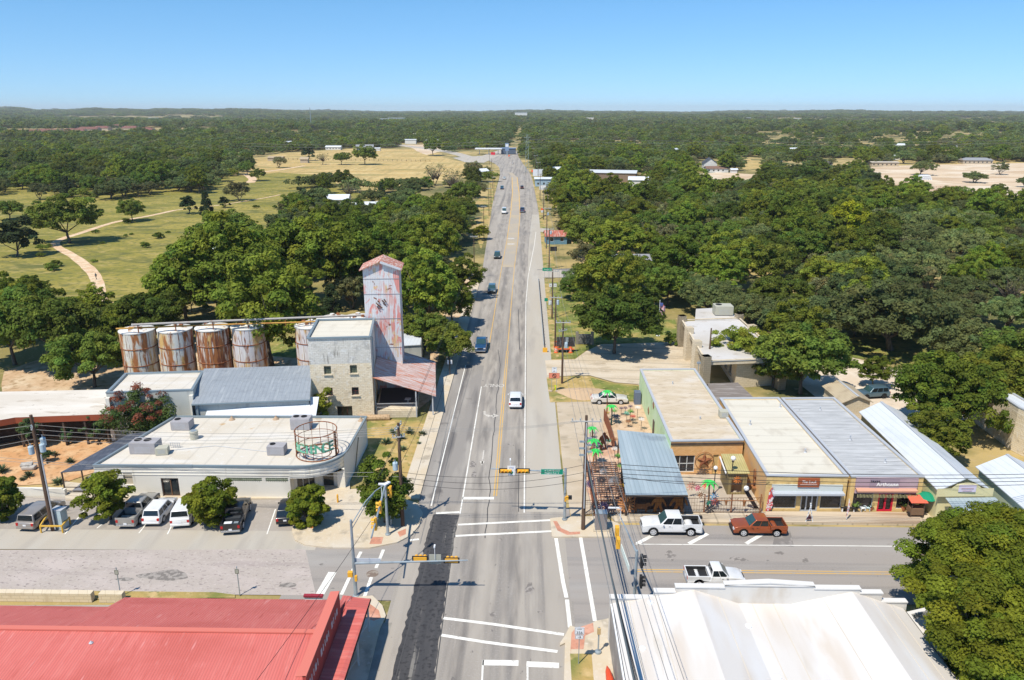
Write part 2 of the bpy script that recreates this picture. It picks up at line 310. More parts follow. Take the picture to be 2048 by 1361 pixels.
sheet('construction_site',rag(px((1718,336),(1800,332),(2080,326),(2200,330),(2200,410),(2040,395),(1960,392),(1860,388),(1800,375),(1745,360),(1720,350)),3,20),.05,M_SAND)
sheet('hay_field',rag(px((1730,322),(1990,312),(2100,318),(2100,328),(1800,333)),4,30),.045,M_HAY)
sheet('dirt_yard',rag(px((1378,352),(1430,345),(1520,350),(1512,360),(1420,364),(1380,362)),2,15),.05,M_SAND)
sheet('hay_field',rag(px((1475,318),(1500,318),(1530,335),(1480,340)),3,20),.045,M_HAY)
for q in ([(1640,252),(1700,246),(1790,250),(1780,262),(1690,264)],[(1810,254),(1900,250),(1990,254),(2060,252),(2060,262),(1880,263)],[(1080,244),(1150,238),(1320,242),(1300,250),(1130,252)],[(980,240),(1100,236),(1200,240),(1180,245)],[(240,250),(300,247),(370,252),(290,257)]):
    P=rag(px(*q),12,90);bb=MB();bb.v=[(x,y,terrain(x,y)+1.2) for x,y in ccw(P)];bb.f=[tuple(range(len(P)))];tag(bb.build('hay_field',M_HAY),None,None,None,'structure')
# dirt trail and side tracks
def ribbon(name,pts,w,z,m,kind='structure'):
    b=MB();pts=[Vector(p) for p in pts];n=len(pts);ws=w if isinstance(w,list) else [w]*n
    sm=[]
    for i in range(n-1):
        p0,p1,p2,p3=pts[max(i-1,0)],pts[i],pts[i+1],pts[min(i+2,n-1)]
        for k in range(6):
            t=k/6;q=.5*((2*p1)+(p2-p0)*t+(2*p0-5*p1+4*p2-p3)*t*t+(3*p1-p0-3*p2+p3)*t**3);sm.append((q,ws[i]*(1-t)+ws[i+1]*t))
    sm.append((pts[-1],ws[-1]))
    for i,(p,ww) in enumerate(sm):
        d=(sm[min(i+1,len(sm)-1)][0]-sm[max(i-1,0)][0]).normalized();nn=Vector((-d.y,d.x));ww*=random.uniform(.93,1.07)
        b.v+=[(p.x-nn.x*ww/2,p.y-nn.y*ww/2,z),(p.x+nn.x*ww/2,p.y+nn.y*ww/2,z)]
        if i: k=2*i;b.f.append((k-2,k,k+1,k-1))
    return tag(b.build(name,m),None,None,None,kind)
ribbon('dirt_path',px((222,650),(205,605),(193,560),(180,540),(150,515),(112,492),(120,480),(160,467),(230,445),(300,432),(350,421)),[2.6,2.6,2.8,3,2.7,2.5,2.5,2.5,2.4,2.3,2.2,2.1],.045,M_PATH)
ribbon('dirt_path',px((350,421),(430,412),(520,398),(560,390)),1.4,.045,M_PATH)
ribbon('dirt_path',px((490,348),(505,358),(500,366)),5,.06,M_PATH)
ribbon('dirt_path',px((530,344),(560,340),(610,332)),4,.06,M_PATH)
ribbon('dirt_track',px((290,262),(330,266),(370,274)),14,.06,M_SAND)
ribbon('dirt_track',px((790,290),(840,296),(900,305),(940,316)),12,.06,M_SHOULD)
# ------------------------------------------------------------------ roads
rows=[(430,982,1078),(415,984,1076),(400,987,1073),(385,991,1070),(370,995,1067),(355,999,1063),(345,1000,1059),(335,998,1052),(328,990,1046),(321,975,1042),(316,962,1038),(311,985,1036),(306,1000,1037),(302,1006,1036)]
L=[(-11.4,-5),(-11.4,185)]+[G(a,y) for y,a,c in rows];Rr=[(4.1,-5),(4.1,100),(4.3,185)]+[G(c,y) for y,a,c in rows]
b=MB();pts=L+Rr[::-1]
me_pts=ccw(pts);b.poly(me_pts,.05);tag(b.build('highway',M_ASPH),None,None,None,'structure')
sheet('road_shoulder',[(.1,96),(4.15,96),(4.35,185)]+[G(1078,430),G(1064,430)]+[(.5,230),(.1,150)],.055,M_SHOULD)
sheet('road_shoulder',[(.1,70.6),(4.15,70.6),(4.15,96),(.1,96)],.055,M_SHOULD)
sheet('station_forecourt',px((905,316),(965,312),(1000,300),(1010,306),(985,318),(968,326),(930,325)),.07,M_SHOULD)
sheet('cross_street',[(3.9,55.6),(75,55.9),(75,68.3),(4.6,68.2),(4.6,71.5),(3.9,71.5)],.054,M_ASPHW)
sheet('asphalt_repair',px((1545,1092),(1588,1095),(1580,1062),(1552,1060)),.0575,mat('repair_asphalt',(.20,.185,.175),layers=[((.285,.265,.25),1.3,.5,.6)],rough=.95))
sheet('asphalt_repair',px((1180,1250),(1183,1205),(1196,1203),(1207,1247)),.0575,M_ASPHW)
sheet('cross_street',[(4.1,49.6),(7.6,49.6),(7.6,55.7),(4.1,55.7)],.053,M_ASPHW)
sheet('cross_street',[(-11.4,55.4),(-21,55.4),(-21,66),(-11.4,66)],.054,M_ASPHW)
sheet('cross_street',ccw([(-20.9,63.1),(-18,56),(-75,55.6),(-75,62.2),(-52,62.4)]),.058,M_OLD)
sheet('street_margin',[(-20,63.0),(-75,62.2),(-75,66.5),(-20,66.5)],.056,M_SHOULD)
sheet('parking_lot',[(-20,66.4),(-75,66.0),(-75,72.6),(-24,72.9),(-20,69)],.060,M_PARK)
sheet('road_patch',rag(px((866,1030),(918,1030),(908,1090),(890,1200),(867,1361),(862,1390),(775,1390),(783,1361),(828,1180),(850,1090)),.09,.5),.062,M_NEW)
sheet('road_patch',[(-11.4,72),(-6.9,72),(-6.9,118),(-11.4,118)],.0525,mat('worn_left_lane_asphalt',(.27,.25,.23),layers=[((.15,.14,.135),(.9,.05,1),.5,.68,0,5,.3),((.34,.315,.285),(.6,.1,1),.5,.7),((.13,.12,.115),(.35,.25,1),.62,.72,.6,5)],rough=.95))
# road markings
def line(name,a,c,w,m=M_WHITE,z=.068): 
    a=Vector(a);c=Vector(c);d=(c-a).normalized();n=Vector((-d.y,d.x))*w/2
    b=MB().poly([(a.x-n.x,a.y-n.y),(c.x-n.x,c.y-n.y),(c.x+n.x,c.y+n.y),(a.x+n.x,a.y+n.y)],z);return b
LAB=dict(kind='structure')
def mark(name,segs,m=M_WHITE,z=.068):
    b=MB()
    for a,c,w in segs:
        q=line('',a,c,w,m,z);i=len(b.v);b.v+=q.v;b.f.append(tuple(range(i,i+4)))
    return tag(b.build(name,m),None,None,None,'structure')
mark('edge_line',[((-9.95,71.5),(-9.95,118),.13),((-.12,70.4),(-.15,160),.13),((-.15,160),(.35,188),.13),((.35,188),(2.3,235),.13),((2.3,235),(3.1,262),.13)])
mark('lane_line',[((-6.76,70),(-6.76,108),.13),((-9.95,71.5),(-9.95,71.6),.1)])
mark('centre_line',[((-3.42,73.9),(-3.42,126),.11),((-3.14,73.9),(-3.14,126),.11),((-3.3,126),(-3.3,200),.13),((-3.3,200),G(1036,480),.14),(G(1036,480),G(1040,430),.2),(G(1040,430),G(1038,385),.3),(G(1038,385),G(1034,355),.4),((-6.6,126),(-6.7,200),.13),((-6.7,200),G(1014,480),.14),(G(1014,480),G(1021,430),.2),(G(1021,430),G(1025,385),.3),(G(1025,385),G(1024,355),.4)],M_YEL)
sheet('turn_lane',[(-6.5,200),(-3.5,200)]+px((1035,480),(1040,430),(1038,385),(1034,355),(1024,345))+px((1016,345),(1024,355),(1025,385),(1021,430),(1015,480)),.064,mat('turn_lane_wash',(.44,.37,.27),rough=1,layers=[((.38,.34,.29),.1,.4,.6)]))
mark('stop_line',[(G(925,998),G(988,998),.55),(G(872,1028),G(919,1026),.4),(G(965,1327),G(1037,1328),.6),(G(1053,1330),G(1118,1333),.6)])
mark('stop_line',[(G(665,1146),G(640,1190),.75)])
mark('lane_line',[(G(966,1322),G(963,1390),.14),(G(1055,1335),G(1055,1390),.14)])
mark('crossing_line',[(G(916,1051),G(1101,1042),.32),(G(911,1073.5),G(1103,1064),.32)])
mark('crossing_line',[(G(1112,1078),G(1126,1165),.34),(G(1126,1165),G(1133,1197),.34),(G(1134,1201),G(1140,1257),.34)])
mark('crossing_line',[(G(1161,1076),G(1190,1244),.34)])
mark('crossing_line',[(G(887,1238),G(985,1250),.32),(G(985,1250),G(1128,1271),.32)])
mark('crossing_line',[(G(883,1272),G(970,1286),.32),(G(970,1286),G(1115,1305),.32)])
mark('crossing_line',[(G(722,1105),G(711,1127),.3),(G(707,1139),G(683,1191),.3)])
mark('crossing_line',[(G(767,1101),G(752,1138),.3),(G(745,1150),G(729,1195),.3)])
mark('crossing_line',[(G(820,1055),G(840,1052),.3),(G(820,1082),G(838,1080),.3)])
mark('centre_line',[((9.9,60.05),(60,60.15),.1),((9.9,60.4),(60,60.5),.1)],M_YEL)
mark('edge_line',[((10.6,64.62),(60,64.85),.12)])
mark('parking_line',[(G(x0,1089),G(x1,1069),.42) for x0,x1 in((1274,1311),(1378,1415),(1492,1526))])
mark('parking_line',[(G(534,1070),G(551,1020),.12),(G(335,1070),G(350,1040),.12),(G(130,1070),G(172,1018),.12),(G(130,1020),G(122,1025),.12),(G(278,1068),G(300,1040),.12),(G(194,1058),G(204,1050),.12)])
wig=[G(996,700)]+[G(996-(Y-780)*.10+random.uniform(-1.6,1.6)+(4 if Y>960 else 0),Y) for Y in range(730,1085,12)]
mark('tar_joint',[(a,c,.09) for a,c in zip(wig[:-1],wig[1:])],M_SEAL,.067)
mark('tar_joint',[(G(1039,700),G(1037,620),.12),(G(1038,900),G(1037,1025),.08),(G(860,1100),G(790,1361),.08),(G(905,1100),G(870,1361),.08)],M_SEAL,.066)
M_FADE=mat('faded_road_paint',(.58,.55,.50),layers=[((.38,.35,.31),(3,3,1),.5,.62)],rough=.8)
# lane arrows and lettering, painted for drivers coming towards the camera
def painted(pts,name,z=.068):
    b=MB()
    for P in pts: b.poly(ccw(P),z)
    return tag(b.build(name,M_FADE),None,None,None,'structure')
ax,ay=G(988,772)
t=text('ONLY',1.9,M_FADE,None,(ax,ay,.068),(0,0,math.pi),'painted_word',0.001,sx=.62,bold=.02);t['kind']='structure'
ax,ay=G(981,831)
painted([[(ax-1.1,ay+1.3),(ax-.75,ay+1.3),(ax-.7,ay+.2),(ax-.95,ay+.1)],[(ax-.95,ay+.1),(ax-.7,ay+.2),(ax-.1,ay-.15),(ax-.25,ay-.75)],[(ax-.25,ay-.75),(ax-.1,ay-.15),(ax+.5,ay-.15),(ax+.5,ay-.55)],[(ax+.35,ay+.45),(ax+1.15,ay-.3),(ax+.35,ay-1.1)]],'turn_arrow')
ax,ay=G(966,915)
painted([[(ax-.07,ay-1.9),(ax+.07,ay-1.9),(ax+.07,ay+1.9),(ax-.07,ay+1.9)],[(ax-.35,ay-1.2),(ax+.35,ay-1.2),(ax,ay-2.3)]],'lane_arrow')
for X,Y in(G(1022,489),G(1022,478)): painted([[(X-1.1,Y-1),(X+1.1,Y-1),(X+1.1,Y+1.2),(X-1.1,Y+1.2)]],'lane_arrow',.07)
for k,(X,Y,w_,l_) in enumerate(((1340,1112,.5,.9),(1475,1120,.7,.4),(1610,1122,.4,.4),(1560,1108,.5,.3),(985,1230,.3,.3),(1080,1225,.25,.25),(1000,1081,.25,.25),(330,1152,2.4,.8),(575,1172,.9,.35),(250,1160,.8,.3),(945,930,.35,1.1),(948,950,.3,.8),(1020,890,.3,.3),(1060,1180,.4,.9))):
    x,y=G(X,Y);sheet('oil_stain',rag([(x+w_*math.cos(a*.628)*random.uniform(.7,1.2),y+l_*math.sin(a*.628)*random.uniform(.7,1.2)) for a in range(10)],.04,.4),.0635,mat('oil_stain',(.19,.172,.158),layers=[((.33,.30,.275),2.5,.46,.56,0,6)],rough=.9))
# manholes
for X,Y,rad in(*[(G(745,1149)+(.55,))],):
    b=MB().lathe((X,Y,0),[(rad,.05),(rad,.072),(rad*.8,.074),(rad*.78,.07)],20)
    tag(b.build('manhole_cover',mat('cast_iron',(.2,.15,.12),layers=[((.3,.26,.22),3,.5,.6)],rough=.7)),'round brown manhole cover on the left crossing line','manhole cover')
# pavements (raised slabs with real kerbs) -------------------------------------------------
def slab(name,pts,m=M_CONC,top=.19,kerb=None): return sheet(name,pts,top,m,thick=.2)
slab('sidewalk',[(-13.5,75),(-13.5,190),(-11.4,190),(-11.4,73),(-12.2,73)])
mark('tar_joint',[((-12.45,74),(-12.45,125),.05)],M_SEAL,.194)
slab('corner_pavement',px((598,1000),(700,982),(742,978),(760,985),(835,1010),(846,1030),(838,1055),(822,1074),(795,1088),(740,1099),(660,1099),(610,1093),(590,1083),(584,1066),(588,1045)))
slab('sidewalk',px((128,966),(132,1003),(600,1000),(700,984),(700,966),(205,975)),top=.2)
slab('corner_pavement',px((1100,1040),(1104,1075),(1108,1077),(1215,1077),(1240,1076),(1240,1052),(1200,1036),(1142,1036)))
slab('sidewalk',px((1215,1026),(1300,1028),(1520,1030),(1840,1028),(1960,1028),(1960,1055),(1830,1052),(1530,1049),(1230,1046)),M_CONCJ)
slab('sidewalk',px((1532,1049),(1530,1028),(1840,1030),(1840,1052)),mat('stained_plank_concrete',(.47,.37,.27),layers=[((.56,.47,.36),(.08,1,1),.45,.6),((.36,.25,.16),(.1,1.6,1),.5,.66)],rough=.95),top=.3)
slab('sidewalk',px((1140,1255),(1160,1262),(1192,1246),(1222,1240),(1260,1361),(1270,1420),(1130,1420),(1128,1361),(1130,1290),(1120,1295),(1120,1290),(1130,1275)))
sheet('kerb_ramp',px((1142,1335),(1141,1300),(1143,1270),(1150,1262),(1186,1250),(1188,1268),(1170,1276),(1167,1303),(1142,1303)),.195,M_BRICKP)
sheet('grass_strip',px((1140,1312),(1183,1312),(1187,1361),(1190,1400),(1145,1400)),.2,M_VERGE)
sheet('kerb_ramp',px((1106,1046),(1114,1046),(1122,1060),(1140,1068),(1160,1067),(1160,1072),(1135,1074),(1115,1065)),.195,M_BRICKP)
sheet('kerb_ramp',px((744,1078),(767,1078),(763,1092),(739,1092)),.195,M_BRICKP)
sheet('kerb_ramp',px((795,1068),(812,1061),(812,1072),(800,1078)),.195,M_BRICKP)
slab('corner_pavement',px((690,1200),(745,1195),(765,1215),(772,1235),(760,1260),(750,1300),(720,1420),(600,1420),(640,1260)))
sheet('kerb_ramp',px((740,1212),(758,1225),(762,1240),(748,1246),(730,1240)),.195,M_BRICKP)
sheet('sidewalk',px((745,1247),(784,1247),(735,1420),(660,1420)),.06,mat('porch_shadow_concrete',(.27,.25,.22),layers=[((.33,.31,.27),1,.4,.6)],rough=.95))  # porch roof's shadow on the ground, put into a darker concrete strip
sheet('apron',px((1113,806),(1195,800),(1300,812),(1300,860),(1238,860),(1250,1000),(1180,1030),(1142,1036),(1125,930)),.058,mat('beige_apron',(.46,.38,.28),layers=[((.52,.44,.34),(.2,.3,1),.45,.62),((.36,.3,.22),(.5,.8,1),.56,.7)],rough=.95))
sheet('patio',px((1175,905),(1240,880),(1262,1024),(1190,1030),(1172,980)),.12,M_PATIO,thick=.12)
sheet('patio',px((1215,800),(1300,810),(1330,860),(1340,900),(1240,905),(1205,860)),.07,mat('patio_tan',(.52,.37,.24),layers=[((.6,.45,.32),.6,.45,.62),((.4,.27,.17),1.2,.5,.7)],rough=.95))
sheet('courtyard',px((1262,1026),(1250,960),(1340,940),(1500,950),(1532,1000),(1535,1028)),.14,mat('courtyard_slab',(.42,.36,.29),layers=[((.50,.44,.36),.4,.45,.62),((.30,.26,.2),1.1,.54,.7)],rough=.95),thick=.14)
# bank drive and lawns
sheet('bank_drive',px((1090,722),(1150,720),(1170,705),(1200,690),(1360,685),(1400,700),(1420,800),(1400,815),(1330,800),(1276,770),(1230,766),(1180,752),(1150,752),(1095,756)),.075,M_APRON)
sheet('lawn',px((1079,565),(1115,562),(1200,640),(1350,640),(1362,685),(1210,688),(1172,702),(1150,718),(1092,718),(1086,680)),.03,M_LAWN)
sheet('verge',px((1080,565),(1100,565),(1108,640),(1118,716),(1091,718),(1086,690)),.045,M_VERGE)
sheet('lawn',px((1093,756),(1150,753),(1180,754),(1230,768),(1277,772),(1277,802),(1100,806)),.065,M_VERGE)
sheet('lawn',px((1180,756),(1230,769),(1277,773),(1277,800),(1200,800)),.072,M_LAWN)
sheet('verge',px((1076,440),(1092,430),(1110,535),(1078,538),(1075,500)),.04,M_VERGE)
sheet('verge',px((1062,350),(1080,400),(1095,430),(1078,440),(1072,400)),.04,M_VERGE)
sheet('side_street',px((1074,540),(1128,538),(1200,535),(1330,530),(1330,562),(1190,560),(1130,556),(1078,556)),.06,mat('side_street_asphalt',(.16,.155,.15),layers=[((.25,.24,.23),.1,.45,.6)],rough=.95))
sheet('side_street',px((1074,541),(1124,541),(1126,556),(1078,556)),.064,M_SHOULD)
sheet('driveway',px((1078,457),(1100,458),(1100,466),(1077,464)),.06,M_SHOULD)
sheet('verge',px((985,340),(1001,343),(985,400),(972,470),(962,500),(955,480),(968,420)),.03,M_VERGE)
sheet('verge',px((1000,395),(960,395),(945,415),(972,430)),.032,M_VERGE)
sheet('park_lawn',rag(px((1640,680),(1960,650),(2060,680),(2060,760),(1890,740),(1700,715)),1,6),.03,M_LAWN)
sheet('park_drive',px((1600,770),(1655,705),(1700,715),(1790,738),(1890,742),(2000,752),(2000,830),(1800,860),(1700,850)),.05,mat('pale_gravel',(.60,.50,.39),layers=[((.68,.60,.50),.3,.45,.62),((.48,.40,.30),.6,.52,.7)],rough=1))
sheet('dirt_yard',rag(px((0,745),(180,690),(540,670),(640,680),(640,790),(0,800)),.6,5),.03,M_DIRT)
sheet('lawn',rag(px((525,675),(580,670),(612,700),(610,720),(530,712)),.4,4),.05,M_LAWN)
sheet('garden_bed',px((-60,870),(0,872),(220,868),(250,880),(205,940),(130,966),(0,975),(-60,975)),.05,M_GARDEN)
sheet('lawn',px((735,845),(742,838),(838,842),(876,842),(840,960),(800,1010),(745,1000),(735,960)),.05,M_VERGE)
sheet('lawn',px((760,850),(838,845),(872,848),(836,960),(800,1000)),.055,M_VERGE)
sheet('verge',px((862,800),(880,700),(945,640),(960,560),(935,540),(850,700),(836,820)),.04,M_DIRT)
sheet('grass_strip',px((0,1183),(240,1184),(430,1186),(470,1191),(470,1197),(240,1200),(0,1200)),.065,M_VERGE)
mound=[];cx,cy_=G(1165,788)
b=MB();n=14
for j in range(5):
    for k in range(22):
        a=k*2*math.pi/22;rad=(1-j/5)*(1+.15*math.sin(3*a));b.v.append((cx+3.6*rad*math.cos(a),cy_+2.6*rad*math.sin(a),.06+.55*(1-(1-j/5)**2)+random.uniform(-.05,.05)))
for j in range(4):
    for k in range(22): q=j*22;b.f.append((q+k,q+(k+1)%22,q+22+(k+1)%22,q+22+k))
b.f.append(tuple(88+k for k in range(22)))
tag(b.build('dirt_mound',M_SAND),'low mound of pale crushed stone on the grass beside the highway','mound')
# ------------------------------------------------------------------ building materials
W_SCI=mat('white_stucco',(.74,.715,.65),layers=[((.60,.57,.50),(.3,.3,.12),.5,.7),((.48,.45,.38),(1.4,1.4,.15),.64,.75)],rough=.9)
R_SCI=mat('white_roof_membrane',(.60,.555,.48),layers=[((.56,.50,.41),.14,.5,.66),((.63,.60,.55),(.1,.5,1),.5,.65),((.52,.36,.20),.7,.67,.76),((.64,.62,.59),2,.6,.75),((.44,.38,.29),(.45,.45,1),.68,.74,0,5)],rough=.8,stripe=(1,0,0,2.3,.13,.012,0))
CAP=mat('grey_metal_coping',(.23,.29,.33),rough=.45,metal=.2)
CAPG=mat('pale_metal_coping',(.47,.49,.52),rough=.5,metal=.1)
W_STONE=mat('limestone_blocks',(.72,.61,.44),brick=(.99,.14,.55,.24,(.80,.71,.56),(.56,.46,.32)),layers=[((.50,.41,.29),1.6,.56,.74),((.72,.66,.56),2.6,.55,.7)],rough=.95,bump=(6,.8,.08))
W_WASH=mat('whitewashed_limestone',(.60,.58,.53),brick=(.99,.14,.55,.24,(.67,.65,.61),(.49,.46,.41)),layers=[((.42,.41,.39),.9,.54,.70),((.70,.69,.67),1.8,.55,.7),((.30,.28,.25),(2.5,2.5,.4),.6,.72)],rough=.95,bump=(6,.8,.08))
W_GREY=mat('grey_painted_block',(.42,.44,.42),layers=[((.50,.51,.48),(.3,.3,.2),.45,.65),((.33,.34,.33),(1,1,.3),.56,.72)],rough=.9)
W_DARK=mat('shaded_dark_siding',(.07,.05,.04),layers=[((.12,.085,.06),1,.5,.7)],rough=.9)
W_FASCIA=mat('red_brown_fascia',(.30,.075,.035),rough=.7)
R_OLDW=mat('aged_pale_roof',(.58,.53,.46),layers=[((.68,.64,.58),(.08,.3,1),.45,.62),((.42,.36,.29),(.25,.6,1),.58,.72),((.28,.24,.20),1.1,.68,.76)],rough=.9)
R_CREAM=mat('cream_roof_coating',(.62,.585,.50),layers=[((.58,.54,.45),(.12,.5,1),.5,.68),((.45,.40,.34),.25,.67,.76),((.54,.50,.42),(.6,.25,1),.58,.7)],rough=.85,stripe=(0,1,0,1.85,.14,.014,0))
R_TAN=mat('tan_roof_coating',(.53,.44,.32),layers=[((.59,.51,.40),(.3,.8,1),.45,.62),((.44,.355,.255),(.9,2.4,1),.56,.68),((.60,.55,.48),(.15,.2,1),.56,.7)],rough=.9,bump=(3,.3,.06),)
R_WEATH=mat('weathered_grey_roofing',(.40,.41,.42),layers=[((.49,.50,.51),(.4,2.4,1),.45,.64,.05,6),((.30,.30,.31),(.5,3.5,1),.60,.70,.05,6),((.53,.54,.55),(.1,.3,1),.52,.7),((.2,.2,.21),(1.2,1.2,1),.70,.74)],rough=.9,stripe=(0,1,0,1.0,.35,.02,0))
R_METW=mat('white_ribbed_metal',(.60,.635,.67),layers=[((.53,.565,.60),(.3,.3,1),.5,.7)],rough=.45,stripe=(1,0,0,.6,.10,.10,.03))
R_METG=mat('blue_grey_ribbed_metal',(.30,.37,.41),layers=[((.38,.45,.49),(.8,.05,1),.45,.65),((.24,.29,.33),(.4,.4,1),.6,.7)],rough=.5,stripe=(1,0,0,.45,.14,.12,.03))
R_SLATE=mat('grey_standing_seam',(.27,.30,.335),layers=[((.235,.26,.29),(.8,2,1),.5,.7),((.33,.36,.39),(3,.4,1),.55,.7)],rough=.55,stripe=(.99,.12,0,.5,.18,.05,.02))
R_DKMET=mat('charcoal_awning_metal',(.075,.085,.11),layers=[((.12,.13,.16),(1,1,1),.5,.65)],rough=.5,stripe=(.97,.25,0,.5,.3,.06,0))
R_RED=mat('faded_red_metal',(.57,.145,.125),layers=[((.61,.18,.155),(2.2,.22,1),.5,.7,.0,5),((.51,.12,.10),(.15,.2,1),.5,.65),((.66,.27,.25),(2.6,.45,1),.64,.76,0,6),((.46,.10,.08),(5,.5,1),.6,.72,0,5)],rough=.6,stripe=(1,0,0,.2,.16,.25,.02))
M_REDP=mat('dark_red_boards',(.34,.055,.045),layers=[((.25,.04,.035),1.5,.5,.7)],rough=.7,stripe=(0,1,0,.3,.3,.04,0))
M_REDT=mat('red_trim',(.60,.17,.13),rough=.6)
R_RUSTY=mat('rust_streaked_metal',(.58,.40,.35),layers=[((.62,.20,.10),(.35,2.6,1),.50,.62,.09,5),((.70,.62,.60),(.5,5,1),.5,.62,.09,4),((.42,.14,.07),(1.5,6,1),.6,.7,.09,4)],rough=.7,stripe=(-.12,.99,0,.16,.22,.3,.02))
W_TOWER=mat('flaking_painted_tin',(.62,.62,.65),layers=[((.66,.44,.42),(.35,.35,.2),.54,.64,2,6,.8),((.66,.27,.24),(.5,.5,.30),.49,.55,0,8,1.4),((.66,.46,.24),(.5,.5,.27),.55,.63,.5,7,1.2),((.66,.67,.70),(4,4,.4),.52,.60,0,6),((.24,.10,.07),(.9,.9,.7),.67,.70,0,6,.5)],rough=.65,stripe=(1,.1,0,.25,.12,.3,.015))
W_GREEN=mat('pale_mint_plaster',(.56,.72,.42),layers=[((.62,.76,.50),.5,.45,.65),((.36,.46,.26),(1.5,1.5,.4),.6,.72)],rough=.9)
W_ORBR=mat('orange_brick_wall',(.68,.37,.14),brick=(1,.3,.35,.14,(.76,.44,.19),(.56,.32,.14)),layers=[((.76,.48,.24),1,.55,.72)],rough=.9)
W_ORPL=mat('orange_tan_plaster',(.70,.42,.18),layers=[((.64,.42,.23),.6,.45,.65)],rough=.9)
W_TANBR=mat('ochre_brick',(.70,.49,.20),brick=(1,.2,.3,.1,(.76,.56,.26),(.62,.44,.19)),layers=[((.50,.34,.14),.8,.55,.7)],rough=.9)
W_MAUVE=mat('mauve_panel',(.42,.31,.36),layers=[((.47,.36,.40),.6,.45,.65)],rough=.85)
W_BANK=mat('pale_limestone_block',(.62,.53,.39),brick=(.9,.45,.7,.3,(.68,.59,.45),(.50,.42,.30)),layers=[((.54,.45,.32),1,.56,.72)],rough=.95)
W_DKGLZ=mat('storefront_glass',(.012,.013,.016),rough=.1,spec=.55,layers=[((.05,.045,.05),1.4,.5,.65),((.08,.05,.04),3,.64,.7)])
M_ALU=mat('aluminium_trim',(.50,.54,.60),rough=.4,metal=.2)
M_SIL=mat('silo_painted_steel',(.60,.60,.57),layers=[((.36,.15,.055),(1.1,1.1,.22),.53,.62,0,7),((.70,.68,.62),(2,2,.2),.5,.66),((.24,.085,.04),(2.6,2.6,.35),.60,.68,0,6),((.56,.42,.22),(1.2,1.2,.5),.60,.70)],rough=.7,space='obj',rnd=0)
M_HVAC=mat('grey_unit_casing',(.34,.33,.345),layers=[((.38,.37,.39),1.2,.45,.65)],rough=.6)
M_HVACL=mat('beige_unit_casing',(.45,.44,.36),rough=.6)
def building(name,loc,label,cat,fp,h,wall,roof,cap=None,holes={},drop=.25,t=.28,wall_over={},base=0,group=None,depth=.2,capw=.34,caph=.08,roofz=None,rofs=None):
    fp=ccw([tuple(p) for p in fp]);n=len(fp)
    o=thing(name,(0,0,0),label,cat,group)
    w=MB();wo={}
    for i in range(n):
        A,B=fp[i],fp[(i+1)%n]
        tgt=w
        if i in wall_over: tgt=wo.setdefault(wall_over[i].name,(MB(),wall_over[i]))[0]
        wall_panel(tgt,A,B,base,h,holes.get(i,()),depth)
    cx=sum(p[0] for p in fp)/n;cy=sum(p[1] for p in fp)/n
    # inner face of the parapet
    def inset(d):
        out=[]
        for i in range(n):
            p0,p1,p2=Vector(fp[i-1]),Vector(fp[i]),Vector(fp[(i+1)%n])
            d1=(p1-p0).normalized();d2=(p2-p1).normalized();n1=Vector((-d1.y,d1.x));n2=Vector((-d2.y,d2.x))
            m=(n1+n2);m=m/max(.3,m.length_squared)*2 if m.length>1e-6 else n1
            out.append((p1.x+m.x*d*.5*1.0 if False else p1.x+m.x*d/ (1 if m.length_squared==0 else 1),p1.y+m.y*d))
        return out
    inn=inset(t)
    zr=h-drop
    if drop>0:
        for i in range(n):
            a,b2=inn[(i+1)%n],inn[i];w.poly([(a[0],a[1],zr-.02),(b2[0],b2[1],zr-.02),(b2[0],b2[1],h),(a[0],a[1],h)])
            a,b2=fp[i],fp[(i+1)%n];c,d=inn[(i+1)%n],inn[i];w.poly([(*a,h),(*b2,h),(*c,h),(*d,h)])
    w.build('wall',wall,o)
    for nm,(mb,m) in wo.items(): mb.build('wall',m,o)
    MB().poly(inn if drop>0 else fp,zr if drop>0 else h+.003).build('roof',roof,o)
    if cap:
        c=MB();out=inset(-.05);in2=inset(capw-.05)
        for i in range(n):
            j=(i+1)%n
            for q in([(*out[i],h+caph),(*out[j],h+caph),(*in2[j],h+caph),(*in2[i],h+caph)],[(*out[i],h-.06),(*out[j],h-.06),(*out[j],h+caph),(*out[i],h+caph)],[(*in2[j],h-.06),(*in2[i],h-.06),(*in2[i],h+caph),(*in2[j],h+caph)]): c.poly(q)
        c.build('coping',cap,o)
    return o,fp
def rtu(px_,py_,z,w,d,h,label,m=None,fans=1,rz=0,group=None):
    x,y=G(px_,py_,z);o=thing('rooftop_air_conditioner',(x,y,z),label,'air conditioner',group,rz)
    MB().box((0,0,.06+h/2),(w,d,h)).build('casing',m or M_HVAC,o,bevel=.02)
    MB().box((0,0,.03),(w-.2,d-.1,.06)).build('base_rail',CAPG,o)
    for k in range(fans): MB().lathe((-w/2+d*.35+k*.9*d*.7,.1*d,.06+h),[(d*.24,0),(d*.24,.05),(d*.2,.052)],14).build('fan',M_BLACK,o)
    g=MB()
    for k in range(5): g.box((0,-d/2-.008,.2+h*.12*k+.06),(w*.6,.016,.03))
    g.build('grille',CAPG,o);return o
# ---------------- science cafe building
HS=3.85
A=(-46.1,72.85);arc=[(-24.6,73.0)];cx0,cy0,ra=-24.3,77.4,4.4
for k in range(1,10):
    a=R(-90+k*10);arc.append((cx0+ra*math.cos(a),cy0+ra*math.sin(a)))
fp=[A]+arc+[(-19.75,86.9),(-43.5,86.5)]
sci=thing('science_building',(0,0,0),'long white flat-roofed building with rounded corner and rusty round sign cage','building')
w=MB();low=[A,(-24.6,73.0)]
